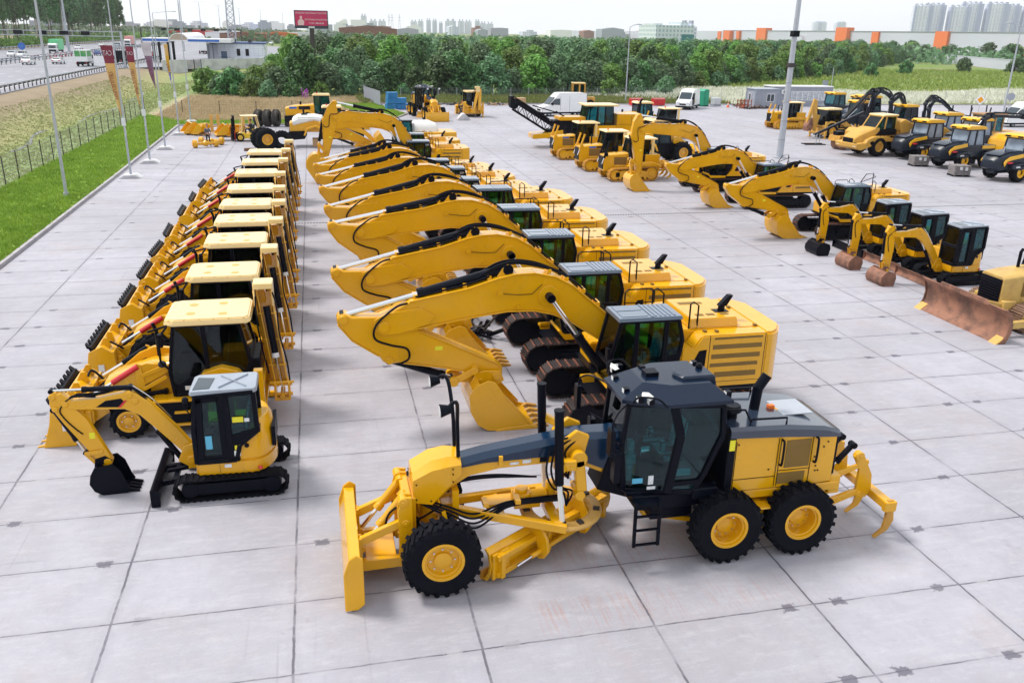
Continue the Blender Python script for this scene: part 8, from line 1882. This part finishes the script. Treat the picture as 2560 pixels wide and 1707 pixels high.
lamp_post('lamp post at the right edge beside the large white van', 93.0, 103.4, 0, 11.5, .14, -2.2, 0)
for i, (x, y, lab) in enumerate(((-62, 470, 'first of the double armed lamps receding down the highway'), (-72, 646, 'second of the double armed lamps receding down the highway'), (-68, 737, 'third of the double armed lamps receding down the highway'), (-60, 835, 'fourth of the double armed lamps receding down the highway'), (-46, 914, 'fifth of the double armed lamps receding down the highway'), (-29, 1052, 'farthest of the double armed lamps receding down the highway'))):
    lamp_post(lab, x, y, HWZ, 23, .28, 2.2, 0, True, 'double armed lamps along the highway')
lamp_post('lone tall pole left of the canopy lamps', -43, 330, HWZ, 24, .2, 0)
t = thing('floodlight_column', 'very tall grey column with a camera standing among the right hand machines', 'column', (37.6, 65.1, 0))
b = B(); b.cyl((0, 0, 0), (0, 0, 19), .28, .13, n=10); b.cyl((0, 0, 0), (0, 0, .1), .5, n=12)
obj('pole', b, GREY, t)
b = B()
for z in (1.5, 3, 4.5, 6.0, 7.5): b.lathe([(.29-.0079*z, -.01), (.30-.0079*z, 0), (.29-.0079*z, .01)], c=(0, 0, z), n=12, ax='z')
b.box(-.27, .27, -.27, .27, 7.2, 7.5); obj('band', b, DSTL, t)
b = B(); b.bar((.2, 0, 9.6), (.7, 0, 9.6), .07); b.box(.55, 1.0, -.12, .12, 9.5, 9.68); b.ball((.85, 0, 9.42), .15); obj('camera', b, WHT, t, .02)
b = B(); b.box(-.27, .27, -.27, .27, 9.5, 9.95); obj('camera_bracket', b, BLK, t)
# flagpoles and feather flags
BURG = mat('burgundy_cloth', (.20, .025, .05), .8, dirt=.2); SAND = mat('sand_cloth', (.62, .38, .13), .8, dirt=.2); PALEC = mat('faded_cloth', (.55, .50, .55), .8, dirt=.2); MAUV = mat('mauve_cloth', (.22, .13, .20), .8, dirt=.2); FBLU = mat('blue_cloth', (.12, .16, .50), .8, dirt=.2); OCH = mat('ochre_cloth', (.62, .35, .03), .8, dirt=.2)
def flagpole(lab, x, y, H=11.5):
    t = thing('flagpole', lab, 'flagpole', (x, y, 0), 0, 'flagpoles along the lawn')
    b = B(); b.cyl((0, 0, .1), (0, 0, H), .075, .03, n=10); obj('pole', b, GREY, t)
    b = B(); b.prism([(-.7, .0), (.7, 0), (.35, .22), (-.35, .22)], -.5, .5); obj('base', b, CONCW, t, .02)
    b = B(); b.box(-.12, .12, -.16, -.05, 3.3, 3.75); b.tube([(0, -.1, 3.3), (.1, -.16, 2.9), (0, -.1, 2.6)], .02); obj('junction_box', b, LABEL, t); return t
def feather(lab, x, y, top, bot, w, bands, txt1, txt2, wave=0.):
    """banner hangs from the pole on its left: bands = [(k0, k1, material)] from top (0) to tip (1)"""
    t = thing('feather_flag', lab, 'flag', (x, y, 0), 0, 'tall advertising flags')
    H = top-bot; N = 44
    def ed(k): return -(w*(1-k)**.75 * (1 if k < .985 else .6)) - .02, -.03-.0*k
    for (k0, k1, m) in bands:
        V = []; F = []; n = max(3, int(N*(k1-k0)))
        for i in range(n+1):
            k = k0+(k1-k0)*i/n; xl, xr = ed(k); z = top-H*k
            for j in range(5):
                f = j/4; xx = xl+(xr-xl)*f; yy = .09*sin(k*11+f*2.2+wave)*(1-f)
                V += [(xx, yy-.004, z+.10*(1-f)*(-1 if k < .02 else 0)), (xx, yy+.004, z)]
        W2 = 10
        for i in range(n):
            for j in range(4):
                a = i*W2+j*2; c_ = a+W2; F += [(a, a+2, c_+2, c_), (a+1, c_+1, c_+3, a+3)]
        b = B(); b.add(V, F); obj('cloth_band', b, m, t)
    tm = text_mesh(txt1, w*.40, PALEC, .003); o = bpy.data.objects.new('lettering', tm); C.objects.link(o); o.parent = t; o.location = (-w*.50, -.12, top-H*.11); o.rotation_euler = (pi/2, 0, 0); o.scale = (-.95, 1.5, 1)
    tm = text_mesh(txt2, .30, BURG, .003); o = bpy.data.objects.new('lettering', tm); C.objects.link(o); o.parent = t; o.location = (-w*.30, -.13, top-H*.56); o.rotation_euler = (pi/2, pi/2-.12, 0); o.scale = (1, -1, 1)
    return t
flagpole('nearest flagpole, beside the small burgundy and sand flag', -11.95, 59.9)
flagpole('second flagpole from the camera', -11.85, 66.5)
flagpole('third flagpole from the camera, with a white box at head height', -11.9, 74.0)
flagpole('fourth flagpole from the camera, with the ochre and blue flag', -12.15, 84.0)
flagpole('fifth and farthest flagpole', -12.5, 95.0)
FR = 'ЦЕППЕЛИН'
feather('nearest flag, burgundy top with reversed white letters over sand cloth', -12.0, 59.9, 8.15, 3.9, .72, [(0, .04, BURG), (.04, .18, BURG), (.18, .25, BURG), (.25, 1, SAND)], 'CAT', FR)
feather('second flag, burgundy top and sand cloth like the nearest one but narrower', -12.0, 66.5, 7.95, 3.8, .55, [(0, .25, BURG), (.25, 1, SAND)], 'CAT', FR, 2)
feather('third flag, faded white and mauve with pale letters', -12.05, 74.0, 8.1, 4.6, .75, [(0, .28, PALEC), (.28, .42, MAUV), (.42, 1, MAUV)], 'CAT', FR, 4)
feather('fourth flag, cream and ochre with a blue and white tip', -12.3, 84.0, 7.8, 4.0, .36, [(0, .25, SAND), (.25, .62, OCH), (.62, .8, FBLU), (.8, 1, PALEC)], 'CAT', 'ГРУПП', 1)
# ------------------------------------------------------------ fences
def mesh_fence(lab, p0, p1, H=1.9, step=2.5, wires=True, postm=GREY, wm=None, z=-.05):
    p0 = Vector((*p0, z)); p1 = Vector((*p1, z)); L = (p1-p0).length; n = int(L/step); d = (p1-p0)/L
    t = thing('wire_fence', lab, 'fence', tuple(p0)); 
    for i in range(min(n+1, 100)): q = d*(i*L/n); b = B(); b.cyl((q.x, q.y, 0), (q.x, q.y, H), .04, n=6); obj('post', b, postm, t)
    b = B()
    for k in range(8): zz = .1+k*(H-.15)/7; b.bar((0, 0, zz), tuple((p1-p0).to_tuple()[:2])+(zz,), .010)
    m_ = int(L/.30)
    for k in range(m_): q = d*(k*L/m_); b.bar((q.x, q.y, .1), (q.x, q.y, H-.05), .008)
    obj('wire_mesh', b, wm or GREY, t); return t
mesh_fence('wire fence between the green lawn and the ditch meadow', (-18.5, 28), (-18.5, 104.4), 1.9, 2.6, postm=DSTL)
mesh_fence('wire fence across the dry meadow behind the tyres', (-18.5, 104.4), (1.5, 104.4), 1.5, 4.0, postm=DSTL, wm=DSTL)
mesh_fence('wire fence in front of the wood at the far side of the yard', (12.5, 130), (46, 131.5), 1.5, 2.65)
mesh_fence('wire fence through the white flowers on the right', (46, 131.5), (150, 121), 1.7, 3.4)
t = thing('fence_panel', 'leaning grey fence panel seen edge on in the grass corner', 'fence panel', (6.9, 125.5, 0))
b = B()
for i in range(26): b.bar((i*.06, -i*.42, 0), (i*.06, -i*.42, 1.9 if i > 3 else 2.1), .03)
b.bar((0, 0, .2), (1.5, -10.5, .2), .04); b.bar((0, 0, 1.8), (1.5, -10.5, 1.8), .04); b.bar((0, 0, 1.0), (1.5, -10.5, 1.0), .02, 1.8); obj('slats', b, CONT, t)
# ------------------------------------------------------------ signs
t = thing('billboard', 'pink and red advertising billboard on a post above the trees', 'billboard', (.4, 186, 0), radians(-3))
b = B(); b.box(-3.3, 3.3, -.25, .25, 9.2, 12.6); obj('frame', b, mat('billboard_frame', (.02, .03, .05), .5), t, .02)
PNK = mat('billboard_pink', (.55, .012, .10), .5, dirt=.15); b = B(); b.box(-3.1, 3.1, -.27, -.25, 9.75, 12.45); obj('poster', b, PNK, t)
b = B(); b.box(-.45, .45, -.25, .25, 0, 9.2); obj('post', b, DSTL, t); b = B(); b.box(-.6, .6, -.3, -.27, 9.3, 9.6); obj('name_plate', b, LABEL, t)
for (s, sz, x, z, m) in (('ПРОДАЖА ЗЕМЕЛЬНЫХ УЧАСТКОВ', .40, 0, 12.08, LABEL), ('ВОЗМОЖНА РАССРОЧКА', .42, 1.0, 10.85, LABEL), ('+7 (921) 888-88-88', .44, .95, 10.2, LABEL), ('дороги электричество газ', .28, .6, 11.6, MAUV)):
    o = obj('lettering', text_mesh(s, sz, m), None, t); o.location = (x, -.285, z); o.rotation_euler = (pi/2, 0, 0); o.scale = (.86, 1, 1)
b = B(); b.prism([(-2.6, 9.8), (-1.5, 9.8), (-1.35, 10.5), (-1.7, 10.9), (-2.3, 10.9), (-2.65, 10.5)], -.285, -.27); b.prism([(-1.98+.25*cos(a*.7), 11.25+.32*sin(a*.7)) for a in range(9)], -.287, -.27); obj('printed_portrait', b, [mat('pale_pink_print', (.75, .50, .52), .5)], t)
t = thing('road_sign', 'white and yellow diamond priority sign on a thin post at the right', 'road sign', (83.6, 97.2, 0), -.7)
b = B(); b.cyl((0, 0, 0), (0, 0, 2.8), .035, n=8); obj('post', b, GREY, t)
b = B(); b.prism([(0, 1.75), (.62, 2.4), (0, 3.05), (-.62, 2.4)], -.06, -.035); obj('sign_face', b, WHT, t); b = B(); b.prism([(0, 2.0), (.38, 2.4), (0, 2.8), (-.38, 2.4)], -.07, -.06); obj('yellow_diamond', b, mat('sign_amber', (.80, .33, .0), .4), t)
t = thing('road_sign', 'round blue sign seen edge on beside the lamp post at the right', 'road sign', (92.0, 101.5, 0), -.7)
b = B(); b.cyl((0, 0, 0), (0, 0, 3.3), .05, n=8); obj('post', b, GREY, t); b = B(); b.cyl((0, -.06, 2.5), (0, -.03, 2.5), .5, n=20); obj('sign_face', b, CONT, t)
t = thing('road_sign', 'small blue sign on a post behind the office cabin', 'road sign', (76.5, 121.0, 0), -.6)
b = B(); b.cyl((.5, 0, 0), (.5, 0, 5.2), .05, n=8); b.cyl((-.4, 0, 0), (-.4, 0, 2.8), .04, n=8); obj('post', b, GREY, t); b = B(); b.box(-.8, .0, -.06, -.02, 2.3, 3.4); obj('sign_face', b, CONT, t)
t = thing('road_sign', 'blue bus stop sign at the foot of the gantry column', 'road sign', (-38.6, 188, HWZ-.3)); b = B(); b.cyl((0, 0, -.5), (0, 0, 3.4), .06, n=8); obj('post', b, GREY, t)
b = B(); b.box(-.65, .65, -.08, -.04, 1.9, 3.9); obj('sign_face', b, BLUS, t); b = B(); b.box(-.5, .5, -.1, -.08, 2.6, 3.6); obj('white_field', b, WHT, t)
t = thing('road_sign', 'round blue arrow sign on the highway median', 'road sign', (-66.8, 233, HWZ)); b = B(); b.cyl((0, 0, 0), (0, 0, 4.2), .07, n=8); obj('post', b, GREY, t); b = B(); b.cyl((0, -.1, 3.1), (0, -.06, 3.1), .8, n=20); obj('sign_face', b, BLUS, t)
b = B(); b.bar((.3, -.115, 3.4), (-.3, -.115, 2.8), .15, .02); obj('arrow', b, WHT, t)
# ------------------------------------------------------------ grey plank fence, warehouse, towers
b = B(); p0, p1 = Vector((236, 257, 0)), Vector((300, 392, 0)); b.bar((p0.x, p0.y, 1.6), (p1.x, p1.y, 1.6), .2, 3.4, side=(1, -.5, 0)); b.bar((p0.x, p0.y, 3.4), (p1.x, p1.y, 3.4), .4, .25, side=(1, -.5, 0)); b.bar((p0.x, p0.y, 1.6), (p0.x-14, p0.y-26, 1.6), .2, 3.4, side=(1, -.5, 0)); b.bar((p0.x, p0.y, 3.4), (p0.x-14, p0.y-26, 3.4), .4, .25, side=(1, -.5, 0))
tag(obj('plank_fence', b, WARE), 'long solid grey fence across the far end of the green field', 'fence')
wh = thing('warehouse', 'very long pale grey warehouse with orange blocks along its wall', 'warehouse', (0, 0, 0))
b = B(); b.box(452, 640, 440, 860, 0, 15.2); b.box(487, 640, 860, 1010, 0, 15.6); b.box(512, 700, 1010, 1300, 0, 15.2); b.box(560, 800, 1300, 2000, 0, 14.2); obj('wall', b, WARE, wh)
b = B(); b.box(451.5, 640, 440, 860, 15.2, 15.6); b.box(486.5, 640, 860, 1010, 15.6, 16.0); obj('parapet', b, LGREY, wh)
for (x, y, w, h, d) in ((450, 575, 18, 15.8, 3), (450.5, 655, 12, 15.0, 1), (448, 700, 22, 18.5, 6), (450, 846, 26, 18, 6), (486, 905, 10, 15.2, 1), (484, 965, 9, 15.2, 1), (482, 990, 22, 15.6, 3), (511, 1070, 12, 15, 1), (509, 1180, 22, 15, 3), (558, 1420, 24, 14, 2)):
    b = B(); b.box(x, x+7, y-w*.38, y+w*.38, 0, h*.97+.4); obj('orange_block', b, ORNC, wh)
b = B(); b.box(448, 453, 470, 500, 0, 3.2); b.box(448, 453, 505, 512, 0, 3.2); obj('loading_bay', b, ORNC, wh)
def facade(name, c0, c1, cm, sx=3.2, sz=3.0):
    m, nt, b_ = nodes(name); co = objco(nt); sp = nt.nodes.new('ShaderNodeSeparateXYZ'); nt.links.new(co, sp.inputs[0])
    h = math_(nt, 'ADD', sp.outputs[0], sp.outputs[1]); fx = math_(nt, 'FRACT', math_(nt, 'DIVIDE', h, sx)); fz = math_(nt, 'FRACT', math_(nt, 'DIVIDE', sp.outputs[2], sz))
    win = math_(nt, 'MULTIPLY', math_(nt, 'GREATER_THAN', fx, .48), math_(nt, 'GREATER_THAN', fz, .42))
    cc = nt.nodes.new('ShaderNodeCombineXYZ'); nt.links.new(math_(nt, 'FLOOR', math_(nt, 'DIVIDE', h, sx*3)), cc.inputs[0]); wn = nt.nodes.new('ShaderNodeTexWhiteNoise'); nt.links.new(cc.outputs[0], wn.inputs[0])
    c = mixc(nt, math_(nt, 'GREATER_THAN', wn.outputs[0], .5), c0, c1); c = mixc(nt, win, c, cm)
    nt.links.new(c, b_.inputs['Base Color']); b_.inputs['Roughness'].default_value = .7; return m
FA = facade('tower_facade_blue_white', (.78, .80, .88), (.42, .47, .66), (.36, .41, .56), 4.5, 3.2); FB_ = facade('tower_facade_pale', (.72, .75, .82), (.55, .60, .72), (.42, .48, .62), 4, 3)
def tower(lab, x, y, w, d, h, m, group, rz=0, steps=3, round_=False):
    t = thing('apartment_tower', lab, 'tower', (x, y, 0), rz, group); b = B()
    if round_: b.cyl((0, 0, 0), (0, 0, h), w/2, n=20); b.cyl((0, 0, h), (0, 0, h+3), w/2.4, n=20)
    else:
        n = steps*2+1
        for i in range(n): k = i/n; b.box(-w/2+w*k, -w/2+w*(k+1/n)-.02, -d/2+(1.6 if i % 2 else 0), d/2, 0, h-(0 if i % 2 else 2.5))
    obj('wall', b, m, t); b = B()
    if not round_:
        for i in range(steps): b.box(-w/2+w*(i+.35)/steps, -w/2+w*(i+.65)/steps, -d/4, d/4, h-2.6, h+2.5)
        obj('roof_house', b, LGREY, t)
    return t
GT = 'blue and white apartment towers on the right horizon'
for i, (x, w, h) in enumerate(((1500, 46, 92), (1552, 50, 96), (1606, 50, 92), (1660, 52, 102), (1716, 54, 102), (1772, 54, 100), (1832, 60, 99))): tower(('leftmost', 'second', 'third', 'middle', 'fifth', 'sixth', 'rightmost')[i]+' tower of the tall blue and white group on the right horizon', x, 2000+(i % 2)*25, w, 22, h, FA, GT, -.35, 4)
tower('left one of two rounded towers above the warehouse', 1522, 2500, 44, 30, 54, FB_, 'pair of rounded towers', 0, 3, True); tower('right one of two rounded towers above the warehouse', 1593, 2500, 36, 30, 55, FB_, 'pair of rounded towers', 0, 3, True)
GM_ = 'apartment towers on the middle horizon'
for i, (x, w, h, lab) in enumerate(((145, 15, 44, 'slim tallest tower left of the middle group'), (170, 20, 32, 'low block right of the slim tower'), (194, 20, 32, 'second low block right of the slim tower'), (281, 18, 32, 'leftmost tower of the middle skyline group'), (300, 15, 34, 'second tower of the middle skyline group'), (322, 13, 36.5, 'slim third tower of the middle skyline group'), (339, 13, 36, 'slim fourth tower of the middle skyline group'), (356, 10, 30, 'small fifth tower of the middle skyline group'), (383, 30, 36.5, 'wide sixth tower of the middle skyline group'), (413, 17, 36, 'seventh tower of the middle skyline group'), (433, 18, 35.5, 'eighth tower of the middle skyline group'), (459, 14, 37, 'ninth tower of the middle skyline group'), (476, 15, 32, 'tenth tower of the middle skyline group'), (495, 18, 31, 'last tower of the middle skyline group'))): tower(lab, x, 2500, w, 18, h, FB_, GM_, -.1, 2)
t = thing('office_block', 'green and white office block at the left end of the warehouse', 'office block', (297, 705, 0))
b = B(); b.box(-17, 17, 0, 40, 0, 16.8); b.box(-17, -10, 4, 30, 16.8, 18.2); b.box(6, 13, 4, 30, 16.8, 19.4); obj('wall', b, facade('office_facade', (.60, .66, .68), (.60, .66, .68), (.30, .42, .46), 3.2, 3.4), t); b = B(); b.box(6, 17.1, -.1, 0, 0, 10); obj('green_base', b, mat('teal_cladding', (.0, .16, .17), .5), t)
tower('rounded pale tower group right of the office block', 325, 745, 13, 12, 19, FB_, None, 0, 2)
# low distant roofs
r = random.Random(77)
for i in range(26):
    x = 90+i*36+r.uniform(-8, 8); y = 1500+r.uniform(-200, 300); w = r.uniform(14, 40); h = r.uniform(9, 16)
    b = B(); b.box(-w/2, w/2, 0, 30, 0, h); b.prism([(-w/2, h), (w/2, h), (0, h+r.uniform(.5, 3))], 0, 30) if i % 3 else b.box(-w/4, w/4, 0, 10, h, h+3)
    tag(obj('distant_building', b, [LGREY, RUST, CONT, WHT, FB_][i % 5]), 'low distant building on the horizon above the wood', 'building', 'low buildings on the horizon').location = (x, y, 0)
for i in range(20):
    x = -330+i*22+r.uniform(-8, 8); y = 1300+r.uniform(-150, 400); w = r.uniform(14, 34); h = r.uniform(8, 15)
    b = B(); b.box(-w/2, w/2, 0, 30, 0, h); b.box(-w/3, w/5, 0, 12, h, h+2.5)
    tag(obj('distant_building', b, [LGREY, WHT, CONT, FB_][i % 4]), 'low pale building on the left horizon beyond the highway', 'building', 'low buildings on the left horizon').location = (x, y, 0)
for i, (x, y, w, m, lab) in enumerate(((-38, 545, 26, RUST, 'long rust red container row beyond the lattice mast'), (-20, 600, 24, ORNC, 'orange container row beyond the lattice mast'), (-52, 620, 30, WHT, 'long white shed beyond the canopy'), (-5, 660, 26, WHT, 'long white shed left of the billboard'), (-75, 640, 40, RED, 'low red roofed station far beyond the canopy'), (40, 640, 40, RUST, 'dark red brick building right of the billboard'), (10, 620, 16, LGREY, 'grey shed under the billboard'))):
    b = B(); b.box(-w/2, w/2, 0, 12, 0, 5.2 if i != 5 else 9.5); b.prism([(-w/2-.3, 5.2 if i != 5 else 9.5), (w/2+.3, 5.2 if i != 5 else 9.5), (0, 6.4 if i != 5 else 11.5)], -.3, 12.3); tag(obj('shed', b, m), lab, 'shed').location = (x, y, 0)
for i, x in enumerate((205, 213, 232)):
    t = thing('pylon', 'thin power line pylon standing left of the middle skyline towers', 'pylon', (x, 2400, 0), 0, 'distant power pylons'); b = B()
    for s in (-1, 1): b.bar((s*3, 0, 0), (s*.4, 0, 46), .7)
    for z in (30, 38): b.bar((-5, 0, z), (5, 0, z), .6)
    obj('lattice', b, GREY, t)
t = thing('white_dome', 'small white dome and tower on the horizon right of the billboard', 'building', (68, 1900, 0)); b = B(); b.ball((0, 0, 22), 9, 14); b.cyl((0, 0, 0), (0, 0, 22), 9, n=14); b.box(15, 45, -5, 5, 0, 26); obj('wall', b, WHT, t)
# small purple wildflower clump by the wood
b = B(); r = random.Random(9)
for i in range(22): x, y, z = r.uniform(-.5, .5), r.uniform(-.4, .4), r.uniform(.5, 1.3); b.box(x-.05, x+.05, y-.05, y+.05, z, z+.2); b.box(x-.01, x+.01, y-.01, y+.01, 0, z)
tag(obj('flower_clump', b, mat('purple_flower', (.45, .08, .50), .7)), 'clump of purple flowers at the edge of the wood', 'flowers').location = (-1.2, 127.5, 0)
# ------------------------------------------------------------ air
hm, hn, hb_ = nodes('pale_air'); hn.nodes.remove(hb_); pv = hn.nodes.new('ShaderNodeVolumePrincipled')
pv.inputs['Color'].default_value = (.97, .985, 1.0, 1); pv.inputs['Density'].default_value = .00012; pv.inputs['Anisotropy'].default_value = .2
hn.links.new(pv.outputs[0], hn.nodes['Material Output'].inputs['Volume'])
b = B(); b.box(-3500, 3500, -200, 3600, -4, 120); o = obj('haze', b, hm); tag(o, 'thin pale blue air lying over the whole place', 'haze', kind='stuff')
bpy.context.view_layer.update()
